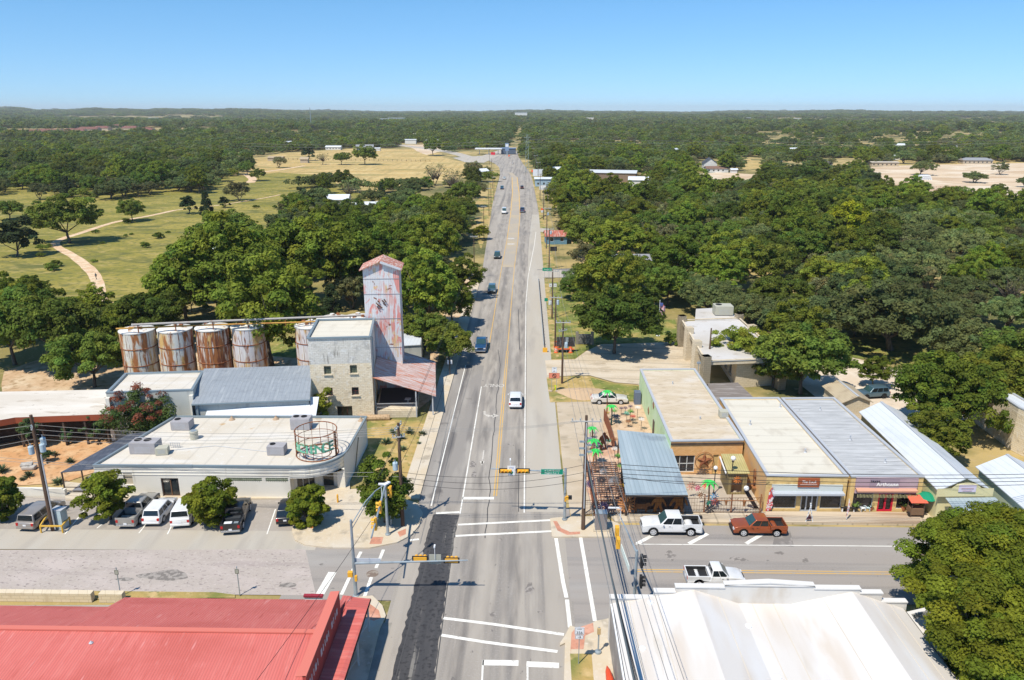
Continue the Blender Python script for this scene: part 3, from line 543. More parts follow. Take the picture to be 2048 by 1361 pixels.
# street front with arch recess, door, blind panel, block-vent strips
fu=lambda X:X-A[0]
wall_panel(w,A,(-25.2,73.0),0,HS,[(3.0,4.0,1.55,2.9),(7.0,8.9,.15,2.35),(14.1,17.9,2.05,2.45),(18.3,20.7,2.05,2.45)],.25)
wall_panel(w,(-25.2,73.0),(-25.2,74.3),0,2.4);wall_panel(w,(-25.2,74.3),(-22.9,75.6),0,2.4,[(.3,2.3,.2,2.3)],.1);wall_panel(w,(-22.9,75.6),(-20.7,75.6),0,2.4,[(.4,1.8,.05,2.2)],.12)
wall_panel(w,(-20.7,75.6),(-20.7,75.2),0,2.4);wall_panel(w,(-20.7,75.2),(-19.85,75.2),0,2.4)
wall_panel(w,(-19.85,75.2),(-19.75,86.9),0,HS);wall_panel(w,(-19.75,86.9),(-43.5,86.5),0,HS);wall_panel(w,(-43.5,86.5),A,0,HS)
arc2=[(-25.2,73.0)]+arc[1:]
w.poly([(*p,2.4) for p in arc2+[(-19.85,75.2),(-20.7,75.6),(-22.9,75.6),(-25.2,74.3)]][::-1])
w.build('wall',W_SCI,sci)
f=MB()
for k in range(len(arc)-1):
    for j in range(7):
        z0=2.4+j*.208;o_=.05 if j%2 else 0
        a,c=arc[k] if k else (-25.2,73.0),arc[k+1]
        def off(p): v=Vector((p[0]-cx0,p[1]-cy0)).normalized()*o_;return (p[0]+v.x,p[1]+v.y)
        a2,c2=off(a),off(c);f.poly([(*a2,z0),(*c2,z0),(*c2,z0+.208),(*a2,z0+.208)])
        f.poly([(*a,z0),(*c,z0),(*c2,z0),(*a2,z0)]);f.poly([(*a2,z0+.208),(*c2,z0+.208),(*c,z0+.208),(*a,z0+.208)])
f.build('ribbed_fascia',W_SCI,sci)
for zz in (2.75,3.1,3.45): MB().bar((-46.1,72.83,zz),(-25.2,72.97,zz),.05,.06).build('cornice_line',W_SCI,sci)
MB().poly([(p[0]*.999,p[1]+.02) for p in fp],HS-.22).build('roof',R_SCI,sci)
c=MB();step=[A,(-35.5,72.95),(-35.5,73.0),(-24.6,73.0)]+arc[1:]+[(-19.75,86.9),(-43.5,86.5),A]
for i in range(len(step)-1):
    zz=HS+(.04 if i<1 else .0);c.bar((*step[i],zz-.08+.01*(i%2)),(*step[i+1],zz-.08+.01*(i%2)),.24,.22)
c.build('coping',CAP,sci)
window(sci,A,(-25.2,73.0),(7.0,8.9,.15,2.35),.2,mat('brown_door_frame',(.18,.10,.06)),M_GLASS,'door',2,1,.1)
d=MB()
for u0,u1 in((14.1,17.9),(18.3,20.7)):
    n_=int((u1-u0)/.2)
    for k in range(n_): d.box((A[0]+u0+.1+k*.2,73.0,2.25),(.05,.1,.42))
    d.box((A[0]+(u0+u1)/2,73.0,2.25),(u1-u0,.1,.05));d.poly([(A[0]+u0,73.12,2.03),(A[0]+u1,73.12,2.03),(A[0]+u1,73.12,2.47),(A[0]+u0,73.12,2.47)])
d.build('block_vent',mat('green_grey_glass_block',(.34,.38,.28),layers=[((.25,.28,.2),3,.5,.6)]),sci)
b=MB();n=8
for k in range(n+1):
    a=math.pi*k/n
b.prism([(A[0]+3.5+.55*math.cos(math.pi*k/8),0) for k in range(9)],0,0)
MB().box((A[0]+3.5,73.08,2.2),(1.0,.08,1.35)).build('window',mat('boarded_arch',(.50,.44,.34)),sci)
window(sci,(-25.2,74.3),(-22.9,75.6),(.3,2.3,.2,2.3),.08,M_FRAME,M_GLASS,'window',3,1)
window(sci,(-22.9,75.6),(-20.7,75.6),(.4,1.8,.05,2.2),.1,M_FRAME,M_GLASS,'door',1,1,.12)
# downpipes
MB().tube([(-19.70,79.5,.2),(-19.70,82,3.2)],.05,6).build('drain_pipe',mat('pipe_brown',(.2,.17,.1)),sci)
zr=HS-.22
rtu(293,903,zr,2.9,1.7,1.25,'large grey twin-fan air conditioner near the left edge of the white roof',fans=2)
rtu(326,908,zr,1.3,1.0,.8,'small beige angled duct box beside the large twin-fan unit',M_HVACL,0,.2)
rtu(366,857,zr,2.2,1.5,1.05,'grey single-fan air conditioner at the back left corner of the white roof',fans=1)
rtu(604,856,zr,2.3,1.5,1.35,'grey twin-fan air conditioner behind the rusty round sign cage',fans=2)
rtu(555,907,zr,1.9,1.3,1.0,'grey air conditioner with a hooded side left of the sign cage',fans=1)
x,y=G(389,878,zr);o=thing('roof_exhaust_fan',(x,y,zr),'round galvanised exhaust fan on the white roof','exhaust fan')
MB().lathe((0,0,0),[(.45,0),(.45,.75),(.5,.8),(.5,1.0),(.42,1.02)],18).build('housing',M_HVACL,o);MB().lathe((0,0,1.0),[(.36,0),(.36,.05)],14).build('cowl',M_STEEL,o)
x,y=G(351,896,zr);o=thing('pipe_rack',(x,y,zr),'small grey pipe rack on the white roof beside the beige duct box','pipe rack')
b=MB()
for k in range(5): b.box((k*.25-.5,0,.3),(.04,.04,.6))
b.box((0,0,.6),(1.2,.04,.05)).box((0,0,.3),(1.2,.04,.05));b.build('frame',CAPG,o)
tag(MB().tube([G(280,907,zr+.05)+(zr+.05,),G(430,892,zr+.05)+(zr+.05,),G(545,905,zr+.05)+(zr+.05,)],.035,5).build('roof_conduit',CAPG),'thin grey conduit running across the white roof','conduit')
for q,(X,Y) in enumerate(((464,840),(552,839),(722,842))):
    x,y=G(X,Y,zr);tag(MB().lathe((x,y,zr-.01),[(.42,0),(.10,.35),(.09,.5)],10).build('roof_vent_pipe',mat('rusty_flashing',(.42,.30,.2))),'rust-stained vent pipe by the back edge of the white roof, '+['leftmost','near the middle','at the right corner'][q],'roof vent',"vent pipes on the white roof")
# round rusty cage with the word SCIENCE
x,y=G(635,907,zr);cg=thing('sign_cage',(x,y,zr),'round rusty steel cage with green SCIENCE letters on the white roof','sign')
cr,chh=2.28,2.85
def ring(z,rad,t=.05,n=32): 
    b=MB();b.tube([(rad*math.cos(2*math.pi*k/n),rad*math.sin(2*math.pi*k/n),z) for k in range(n+1)],t,5,False);return b
for z,t in((.08,.06),(.95,.035),(1.95,.035),(chh,.06)): ring(z,cr,t).build('ring',M_RUST,cg)
b=MB()
for k in range(16): a=2*math.pi*k/16+.1;b.tube([(cr*math.cos(a),cr*math.sin(a),0),(cr*math.cos(a),cr*math.sin(a),chh)],.026,5)
b.build('bar',M_RUST,cg)
for a in(R(184),R(-12)): MB().box((cr*math.cos(a),cr*math.sin(a),chh/2),(.28,.1,chh),a+R(90)).build('post',M_RUST,cg)
M_TEAL=mat('mint_lettering',(.16,.50,.33),rough=.6)
for k,ch in enumerate('SCIENCE'):
    a=R(-137+k*17.5);text(ch,1.5,M_TEAL,cg,((cr-.05)*math.cos(a),(cr-.05)*math.sin(a),1.42),(R(90),0,a+R(90)),'letter',.03,bold=.04)
tag(ring(zr+.02,1.5,.05).build('roof_disc',M_RUST,None,(x,y,0)),'flat rusty hoop lying on the roof inside the sign cage','hoop')
# covered entry awning on the left of the science building
aw=thing('entry_awning',(0,0,0),'long charcoal metal awning on posts left of the white building','awning')
q=[G(124,952,2.9),G(190,944,2.9),G(250,880,3.4),G(212,878,3.4)]
q=[(-50.1,73.3),(-46.3,73.6),(-45.4,83.6),(-47.9,83.4)]
b=MB();i=0;b.v=[(*q[0],2.65),(*q[1],3.0),(*q[2],3.0),(*q[3],2.65),(*q[0],2.72),(*q[1],3.07),(*q[2],3.07),(*q[3],2.72)];b.f=[(4,5,6,7),(3,2,1,0),(0,1,5,4),(1,2,6,5),(2,3,7,6),(3,0,4,7)]
b.build('roof',R_DKMET,aw)
for k in range(5):
    t=k/4;X=q[0][0]*(1-t)+q[3][0]*t+.1;Y=q[0][1]*(1-t)+q[3][1]*t+.05
    MB().box((X,Y,1.33),(.12,.12,2.65)).build('post',W_DARK,aw)
MB().bar((q[0][0]+.1,q[0][1]+.03,.95),(q[1][0],q[1][1]-.25,.95),.07).bar((q[0][0]+.1,q[0][1]+.03,.5),(q[1][0],q[1][1]-.25,.5),.06).build('railing',W_DARK,aw)
MB().box((-48.0,78.5,.32),(2.9,9.6,.1)).build('deck',mat('grey_deck',(.22,.23,.26)),aw)
# low retaining wall
tag(MB().box((-54.5,73.0,.5),(9,.3,1.0)).box((-49.9,73.0,.45),(.4,.4,.9)).build('garden_wall',W_SCI),'low pale retaining wall in front of the orange gravel garden','wall')
# ---------------- long low building with brown fascia around the garden
lb=thing('low_building',(0,0,0),'long low pale-roofed building with red-brown fascia and dark porch','building')
zz=4.0
front=[G(-130,905,zz),G(-60,852,zz),G(30,836,zz),G(225,829,zz)];back=[G(228,779,zz),G(0,784,zz),G(-200,792,zz),G(-330,850,zz)]
roofp=front+back
MB().prism(ccw(roofp),zz-.06,zz).build('roof',R_OLDW,lb)
b=MB()
for a,c in zip(front[:-1],front[1:]):
    b.poly([(a[0],a[1]-.02,zz-.75),(c[0],c[1]-.02,zz-.75),(c[0],c[1]-.02,zz+.05),(a[0],a[1]-.02,zz+.05)])
b.build('fascia',W_FASCIA,lb)
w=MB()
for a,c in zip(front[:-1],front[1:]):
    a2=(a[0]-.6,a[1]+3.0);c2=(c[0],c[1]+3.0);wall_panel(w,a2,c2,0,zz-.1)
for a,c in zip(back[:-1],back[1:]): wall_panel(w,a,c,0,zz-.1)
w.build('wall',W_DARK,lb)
for k in range(5):
    t=k/4.5;X=front[2][0]*(1-t)+front[3][0]*t;Y=front[2][1]*(1-t)+front[3][1]*t
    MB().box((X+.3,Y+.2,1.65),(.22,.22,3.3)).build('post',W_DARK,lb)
# ---------------- flat box building
fpb=[(-52.3,87.7),(-41.9,88.9),(-43.5,96.2),(-53.6,95.0)]
fb,_=building('grey_block_building',None,'square grey painted building with a flat white roof beside the silos','building',fpb,6.4,W_GREY,R_SCI,CAP,drop=.2)
for u in(.02,.48,.98):
    X=fpb[0][0]*(1-u)+fpb[1][0]*u;Y=fpb[0][1]*(1-u)+fpb[1][1]*u;MB().box((X,Y-.18,2.9),(.45,.5,5.8),R(7)).build('buttress',W_SCI,fb)
# ---------------- long shed with grey metal roof
sh=thing('grey_roofed_shed',(0,0,0),'long shed with a grey standing seam roof joining the stone mill','building')
e0,e1,e2,e3=(-41.7,87.6),(-27.4,89.5),(-29.3,98.3),(-43.6,96.6)
b=MB();m0=((e0[0]+e3[0])/2,(e0[1]+e3[1])/2);m1=((e1[0]+e2[0])/2,(e1[1]+e2[1])/2)
b.poly([(*e0,5.0),(*e1,5.0),(*m1,6.1),(*m0,6.1)]).poly([(*m0,6.1),(*m1,6.1),(*e2,6.6),(*e3,6.6)]);b.build('roof',R_SLATE,sh)
w=MB();wall_panel(w,(-41.5,88.0),(-27.6,89.8),0,4.95,[(3,6,.2,2.6)]);w.poly([(*e3,0),(*e0,0),(*e0,5),(*m0,6.08),(*e3,6.58)]);w.poly([(*e1,0),(*e2,0),(*e2,6.58),(*m1,6.08),(*e1,5)]);w.poly([(*e2,0),(*e3,0),(*e3,6.58),(*e2,6.58)]);w.build('wall',W_GREY,sh)
MB().bar((*e0,4.93),(*e1,4.93),.16,.16).build('gutter',CAP,sh)
MB().box((-41.2,88.0,2.4),(.25,.25,4.8)).build('downpipe',CAP,sh)
aw2=thing('lean_to_canopy',(0,0,0),'bright white metal lean-to canopy in front of the grey roofed shed','canopy')
c0,c1,c2,c3=G(409,836,3.4),G(631,837,3.4),G(638,794,4.7),G(421,801,4.7)
b=MB();b.v=[(*c0,3.4),(*c1,3.4),(*c2,4.7),(*c3,4.7),(*c0,3.32),(*c1,3.32),(*c2,4.62),(*c3,4.62)];b.f=[(0,1,2,3),(7,6,5,4),(0,4,5,1),(1,5,6,2),(2,6,7,3),(3,7,4,0)]
b.build('roof',mat('white_canopy_metal',(.62,.66,.71),rough=.5,stripe=(.99,.12,0,1.0,.06,.05,0)),aw2)
for t in(0,.33,.66,1): MB().box((c0[0]*(1-t)+c1[0]*t,c0[1]+.2,1.65),(.14,.14,3.3)).build('post',W_DARK,aw2)
# ---------------- stone mill
HM=11.66;m=[(-28.5,94.25),(-20.5,95.14),(-21.75,104.2),(-29.6,103.4)]
mill=thing('stone_mill',(0,0,0),'tall square limestone mill with whitewashed upper storey and flat roof','building')
def wp(X,Y): return onwall(X,Y,m[0],m[1])
hs=[]
for X,Y,ww,hh in((655,741,.92,1.15),(707,739,.92,1.15),(658.5,784.5,.92,1.15),(710.5,783,.92,1.15)):
    u,z=wp(X,Y);hs.append((u-ww/2,u+ww/2,z-hh/2,z+hh/2))
u,z=wp(689,813);hs.append((u-1.0,u+1.0,.1,z+.0))
lo=MB();wall_panel(lo,m[0],m[1],0,8.05,[h for h in hs],.3);up=MB();wall_panel(up,m[0],m[1],8.05,HM)
for a,c in((1,2),(2,3),(3,0)): wall_panel(lo,m[a],m[c],0,2.0);wall_panel(up,m[a],m[c],2.0,HM)
W_STONE2=W_STONE
lo.build('wall',W_STONE,mill);up.build('upper_wall',W_WASH,mill)
MB().poly([(p[0],p[1]) for p in m],HM-.18).build('roof',R_CREAM,mill)
c=MB()
for i in range(4): c.bar((*m[i],HM+.005*(i%2)),(*m[(i+1)%4],HM+.005*(i%2)),.3,.2)
c.build('coping',CAP,mill)
for k,h in enumerate(hs):
    wm=window(mill,m[0],m[1],h,.24,mat('dark_green_frame',(.10,.12,.08)) if k<2 else mat('maroon_frame',(.10,.03,.03)),mat('green_pane',(.10,.12,.09),rough=.3) if k<2 else M_GLASS,'window' if k<4 else 'door',2 if k!=4 else 3,2 if k<4 else 1,.06)
    if k<4: 
        uu=(h[0]+h[1])/2;L_=math.hypot(m[1][0]-m[0][0],m[1][1]-m[0][1]);dx,dy=(m[1][0]-m[0][0])/L_,(m[1][1]-m[0][1])/L_
        MB().box((m[0][0]+dx*uu+dy*.06,m[0][1]+dy*uu-dx*.06,h[2]-.06),(1.15,.22,.12),math.atan2(dy,dx)).build('sill',W_BANK,mill)
tag(MB().tube([(-20.3,95.5,1),(-20.35,95.8,11.5)],.07,6).build('downpipe',CAP,mill),None)
# climbing ivy is added with the plants
# ---------------- tin elevator tower
t0=(-23.0,104.35);t1=(-18.0,104.75);dd=Vector((-.09,.99))
t2=(t1[0]+dd.x*4.2,t1[1]+dd.y*4.2);t3=(t0[0]+dd.x*4.2,t0[1]+dd.y*4.2)
_,HT=onwall(762,538,t0,t1);HT=HT
tw=thing('grain_elevator_tower',(0,0,0),'tall narrow tin tower with flaking red and white paint beside the stone mill','tower')
w=MB();Q=[t0,t1,t2,t3]
for i in range(4): wall_panel(w,Q[i],Q[(i+1)%4],0,HT)
apx=((t0[0]+t1[0])/2,(t0[1]+t1[1])/2);apb=((t3[0]+t2[0])/2,(t3[1]+t2[1])/2)
w.poly([(*t0,HT),(*t1,HT),(*apx,HT+1.0)]);w.poly([(*t2,HT),(*t3,HT),(*apb,HT+1.0)]);w.build('wall',W_TOWER,tw)
R_TOW=mat('red_white_shingle_tin',(.50,.19,.13),layers=[((.68,.55,.48),(3,3,3),.5,.58,0,2)],rough=.7,stripe=(.2,1,0,.5,.35,.18,.02))
def slope(a,c,zl,zh,e,ef,name,mt):
    b=MB();ux=Vector((t1[0]-t0[0],t1[1]-t0[1])).normalized()
    return b
ux=Vector((t1[0]-t0[0],t1[1]-t0[1])).normalized();fy=dd
def P3(u,v,z): 
    p=Vector(t0)+ux*u+fy*v;return (p.x,p.y,z)
Lw=math.hypot(t1[0]-t0[0],t1[1]-t0[1])
for sgn in(0,1):
    ue=-.45 if sgn==0 else Lw+.45;b=MB();zr0=HT-.22;zr1=HT+1.07;um=Lw/2
    pts=[(ue,-.5,zr0),(um,-.5,zr1),(um,4.7,zr1),(ue,4.7,zr0)];i=0
    b.v=[P3(*p) for p in pts]+[P3(p[0],p[1],p[2]+.12) for p in pts];b.f=[(0,1,2,3),(7,6,5,4),(0,4,5,1),(1,5,6,2),(2,6,7,3),(3,7,4,0)];b.build('roof',R_TOW,tw)
M_GREYP=mat('pale_grey_board',(.55,.57,.62))
MB().bar(P3(Lw+.3,-.48,HT-.02),P3(Lw/2,-.52,HT+1.03),.06,.3).build('bargeboard',M_GREYP,tw)
for zz in(7.3,11.6,15.2,17.4): MB().bar(P3(0,-.03,zz),P3(Lw,-.03,zz),.05,.05).build('girt',mat('grey_seam',(.38,.36,.38)),tw)
# the damaged patch in the tin is real torn sheet
u,z=onwall(763,607,t0,t1);p=P3(u,-.1,z)
b=MB()
for k in range(7):
    a=random.uniform(0,.7);pp=P3(u+random.uniform(-.6,.6),-.08-.03*k,z-random.uniform(-.7,.7));b.box(pp,(.35+random.random()*.5,.03,.16),0,0,.7+random.uniform(-.3,.3))
b.build('torn_panel',mat('bare_rust_hole',(.10,.045,.03)),tw)
# ---------------- rusty loading canopy
lc=thing('loading_canopy',(0,0,0),'rust-streaked lean-to roof on posts over the dark loading dock','canopy')
cp=[(-20.45,95.2,6.0),(-12.2,96.1,3.05),(-14.0,111,3.05),(-22.3,110,6.0)]
b=MB();b.v=cp+[(p[0],p[1],p[2]-.1) for p in cp];b.f=[(0,1,2,3),(7,6,5,4),(0,4,5,1),(1,5,6,2),(2,6,7,3),(3,7,4,0)];b.build('roof',R_RUSTY,lc)
for X,Y,h in((-12.7,96.4,3.0),(-14.9,96.0,3.8),(-13.3,103,3.0),(-14.1,110.5,3.0)): MB().box((X,Y,h/2),(.16,.16,h)).build('post',CAPG,lc)
MB().prism(ccw([(-20.45,95.6),(-14.8,96.0),(-16.3,110),(-21.9,110)]),0,1.0).build('platform',W_BANK,lc)
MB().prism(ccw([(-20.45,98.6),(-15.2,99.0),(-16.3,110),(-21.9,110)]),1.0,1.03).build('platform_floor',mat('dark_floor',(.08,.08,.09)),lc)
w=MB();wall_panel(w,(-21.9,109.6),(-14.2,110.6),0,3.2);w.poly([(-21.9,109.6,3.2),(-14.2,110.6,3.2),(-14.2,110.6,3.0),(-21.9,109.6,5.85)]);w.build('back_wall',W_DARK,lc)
MB().bar((-20.3,95.6,2.05),(-14.9,96.0,2.05),.06).bar((-20.3,95.6,1.55),(-14.9,96.0,1.55),.04).build('railing',CAPG,lc)
tag(MB().tube([(-22.7,94.6,.35),(-18.4,95.0,.35)],.42,10).build('fallen_log',mat('weathered_log',(.48,.34,.21),layers=[((.25,.17,.1),4,.5,.7)])),'thick weathered log lying below the loading dock','log')
o=thing('plant_stand',(-16.4,98.4,1.03),'potted plant on a small table in the shade of the loading dock','table')
MB().box((0,0,.7),(.8,.8,.05)).box((0,0,.35),(.08,.08,.7)).box((0,0,.03),(.5,.5,.06)).build('table',CAPG,o)
# small white shed behind tower
ws=thing('white_roofed_shed',(0,0,0),'small shed with a pale roof between the tin tower and the trees','shed')
c=[G(803,693,3.3),G(841,691,3.3),G(843,667,3.6),G(803,664,3.6)]
MB().prism(ccw(c),3.3,3.42).build('roof',R_METW,ws);MB().prism(ccw([(p[0]*.995,p[1]+.2) for p in c]),0,3.28).build('wall',W_GREY,ws)
# ---------------- grain silos
def silo(x,y,h,r,label,seed,group='rusty grain silos behind the mill'):
    o=thing('grain_silo',(x,y,0),label,'silo',group,seed*1.7)
    n=28;b=MB();prof=[]
    for j in range(int(h/2.44)+1):
        z=j*2.44
        if z>h-.3: break
        prof+=[(r,z),(r,min(z+2.40,h))]
    b.lathe((0,0,0),[(r,0),(r,h)],n,False);b.build('shell',mats_silo[seed%4],o,smooth=True)
    for j in range(1,4):
        MB().lathe((0,0,h-j*2.5),[(r,0),(r+.06,.03),(r+.06,.12),(r,.15)],n,False).build('hoop',M_RUST,o)
    MB().lathe((0,0,h),[(r+.06,-.1),(r+.06,0.02),(r*.3,.45),(.35,.5),(.35,.75),(.3,.76)],n).build('lid',mat('silo_lid',(.66,.65,.62),layers=[((.4,.25,.15),1.5,.6,.7)],space='obj'),o)
    ss=MB()
    for k in range(14):
        for j in range(4):
            a=2*math.pi*(k+(j%2)*.5)/14;ss.box(((r+.012)*math.cos(a),(r+.012)*math.sin(a),h-2.5*j-1.25),(.03,.05,2.35),a)
    ss.build('seam',mat('rust_seam',(.30,.13,.06),layers=[((.5,.42,.32),1.2,.5,.6)],space='obj'),o)
    MB().box((-.3,-1.0,h+.42),(.5,.5,.45)).box((.9,-.7,h+.35),(.45,.45,.5)).build('hatch',M_RUST,o)
    return o
def ms(i,lo1,lo2): return mat('silo_steel_%s'%['rust_streaked','lightly_rusted','heavily_rusted','faded_violet'][i],[(.60,.57,.50),(.62,.62,.58),(.58,.50,.44),(.60,.57,.58)][i],layers=[((.58,.38,.15),(.8,.8,.3),.50,.62,i,6),((.36,.14,.05),(1.0,1.0,.22),lo1,lo1+.07,i,8,.6),((.20,.07,.035),(2.6,2.6,.5),lo2-.03,lo2+.05,i,7),((.70,.69,.66),(3,3,.25),.58,.7)],rough=.7,space='obj')
mats_silo=[ms(0,.50,.62),ms(1,.52,.63),ms(2,.42,.53),ms(3,.55,.64)]
sx=[(273,658,'leftmost rust-streaked white grain silo standing by the trees'),(349,656,'second rust-spotted white grain silo from the left'),(424,653,'most heavily rusted grain silo, third in the row'),(495,650,'pale grain silo with a violet panel, fourth in the row'),(622,648,'pinkish grain silo half hidden behind the stone mill'),(665,636,'grain silo behind the mill roof with only its lid showing on the left'),(716,634,'grain silo behind the mill roof with its lid beside the tin tower')]
for i,(X,Y,lb_) in enumerate(sx):
    x,y=G(X,Y,10);silo(x,y,9.9,2.38,lb_,[0,1,2,3,3,1,0][i])
mp=lambda X,Y,z:(*G(X,Y,z),z)
o=thing('auger_conveyor',(0,0,0),'long pale tube conveyor running over the tops of the silos','conveyor')
MB().tube([mp(263,650,11.3),mp(500,640,11.3),mp(722,631,11.3)],.16,8).build('tube',mat('dull_grey_tin',(.40,.38,.36),layers=[((.28,.2,.15),1,.55,.7)]),o)
for X in(275,350,425,495,570,620,700): p=mp(X,650-(X-263)*.042,11.3);MB().box((p[0],p[1],10.7),(.12,.12,1.2)).build('support',M_RUST,o)
tag(MB().tube([mp(232,658,10.75),mp(400,651,10.75),mp(600,645,10.75),mp(640,643,10.75)],.12,6).build('yellow_pipe',mat('ochre_pipe',(.52,.29,.07),layers=[((.35,.15,.05),1,.5,.7)])),'ochre yellow pipe laid along the tops of the silos','pipe')
# ================= right-hand buildings
HG=4.3
gp=[G(1342,883,HG),G(1487,881,HG),G(1390,738,HG),G(1280,739,HG)]
gb_holes={}
fpg=ccw(gp)
k0=min(range(4),key=lambda i:fpg[i][1]+.0*fpg[i][0] if fpg[i][0]<fpg[(i+1)%4][0] else 99)
A_,B_=gp[0],gp[1]
def uz(X,Y): return onwall(X,Y,A_,B_)
u0,z0=uz(1345,912);u1,z1=uz(1388,945);u2,_=uz(1425,930);u3,_=uz(1437,930)
h_win=(max(.3,u0),u1,z1,z0+.0);h_door=(u2,u3,.14,2.55)
go,_=building('mint_sided_shop',None,'shop with a tan roof, mint green side wall and orange brick back wall','building',[A_,B_,gp[2],gp[3]],HG,W_GREEN,R_TAN,CAPG,holes={0:[h_win,h_door]},wall_over={0:W_ORBR},drop=.12,depth=.22)
window(go,A_,B_,h_win,.16,M_FRAME,W_DKGLZ,'window',3,2,.08);window(go,A_,B_,(h_door[0],h_door[1],.14,2.55),.12,W_TANBR,mat('tan_door',(.55,.38,.16)),'door',1,1,.08)
MB().bar((A_[0],A_[1]-.06,HG-.32),(B_[0],B_[1]-.06,HG-.32),.12,.2).build('cornice',W_DARK,go)
# lozenge windows on the mint wall
for X,Y in((1297,822),(1307,811)):
    A2,B2=gp[3],gp[0];u,z=onwall(X,Y,A2,B2);L_=math.hypot(B2[0]-A2[0],B2[1]-A2[1]);dx,dy=(B2[0]-A2[0])/L_,(B2[1]-A2[1])/L_
    p=(A2[0]+dx*u,A2[1]+dy*u);b=MB();b.box((0,0,0),(.07,.85,.85),0,R(45));q=b.build('diamond_window',mat('rust_brown_wood',(.28,.14,.07)),go,(p[0],p[1],z));q.rotation_euler.z=math.atan2(dy,dx)-R(90)
A2,B2=gp[3],gp[0]
for tt in(.55,.75,.9): 
    X=A2[0]*(1-tt)+B2[0]*tt-.03;Y=A2[1]*(1-tt)+B2[1]*tt;MB().box((X-.03,Y,1.1),(.1,.9,2.0),math.atan2(B2[1]-A2[1],B2[0]-A2[0])-R(90)).build('side_door' ,mat('dark_bronze',(.12,.09,.07)),go)
rtu(1446,834,HG-.1,1.0,1.0,.8,'small grey box cooler on the tan roof of the mint shop',M_HVACL,0)
# metal barn star and windmill wheel on the wall
def onA(u,z,d=.1): 
    L_=math.hypot(B_[0]-A_[0],B_[1]-A_[1]);dx,dy=(B_[0]-A_[0])/L_,(B_[1]-A_[1])/L_;return (A_[0]+dx*u+dy*d,A_[1]+dy*u-dx*d,z)
u,z=uz(1408,921);o=thing('barn_star',onA(u,z,.12),'big rusty barn star in a ring on the orange brick wall','wall ornament')
o.rotation_euler.z=math.atan2(B_[1]-A_[1],B_[0]-A_[0])
b=MB();c=len(b.v);b.v.append((0,-.3,0))
for k in range(10):
    a=R(90+36*k);rr_=1.0 if k%2==0 else .40;b.v.append((rr_*math.cos(a),0,rr_*math.sin(a)))
for k in range(10): b.f.append((0,1+k,1+(k+1)%10))
b.build('star',M_RUST,o);bb=MB();bb.tube([(1.05*math.cos(2*math.pi*k/28),0,1.05*math.sin(2*math.pi*k/28)) for k in range(29)],.03,5,False);bb.build('ring',M_RUST,o)
def windwheel(name,loc,rad,m,label,rz=0,n=14,rx=0,cat='garden ornament',group=None):
    o=thing(name,loc,label,cat,group);o.rotation_euler=(rx,0,rz);b=MB()
    for k in range(n):
        a=2*math.pi*k/n;b.box((rad*.62*math.cos(a),0,rad*.62*math.sin(a)),(rad*.72,.02,rad*.20),0,.35,-a)
    b.build('blade',m,o);bb=MB();bb.tube([(rad*.45*math.cos(2*math.pi*k/20),.02,rad*.45*math.sin(2*math.pi*k/20)) for k in range(21)],.02,4,False);bb.build('ring',m,o);MB().box((0,-.03,0),(rad*.2,.1,rad*.2)).build('hub',m,o)
    return o
u,z=uz(1405,949);windwheel('windmill_wheel',onA(u,z+.1,.12),.75,mat('bronze_blades',(.20,.14,.10)),'bladed bronze windmill wheel below the barn star',math.atan2(B_[1]-A_[1],B_[0]-A_[0]))
# cream tin hut beside the wall
hut=thing('corrugated_hut',(0,0,0),'small olive corrugated hut with a sloping roof in the courtyard','hut')
R_OLV=mat('olive_corrugated',(.42,.36,.15),layers=[((.5,.43,.2),.6,.45,.65)],rough=.6,stripe=(1,0,0,.25,.2,.3,.02))
hx=[G(1442,908,3.3),G(1484,908,3.3),G(1500,947,2.8),G(1456,947,2.8)]
b=MB();b.v=[(*hx[3],2.8),(*hx[2],2.8),(*hx[1],3.3),(*hx[0],3.3)];b.v+=[(p[0],p[1],p[2]-.08) for p in b.v];b.f=[(0,1,2,3),(7,6,5,4),(0,4,5,1),(1,5,6,2),(2,6,7,3),(3,7,4,0)];b.build('roof',R_OLV,hut)
w=MB();wall_panel(w,(hx[3][0]+.15,hx[3][1]+.25),(hx[2][0]-.15,hx[2][1]+.25),.14,2.75,[(.4,1.6,.3,1.9)]);w.poly([(hx[0][0]+.15,hx[0][1],.1),(hx[3][0]+.15,hx[3][1]+.25,.1),(hx[3][0]+.15,hx[3][1]+.25,2.7),(hx[0][0]+.15,hx[0][1],3.2)]);w.build('wall',mat('olive_brown_tin',(.27,.21,.10),stripe=(1,0,0,.3,.3,.3,0)),hut)
MB().bar((hx[0][0]-.1,hx[0][1],2.9),(hx[3][0]-.05,hx[3][1]+.6,2.5),.12,.16).build('white_pole',M_SIGNW,hut)
windwheel('sun_face',(hx[3][0]+1.1,hx[3][1]+.1,2.0),.45,mat('copper_orange',(.62,.20,.05)),'copper sun face hanging on the olive hut',n=10)
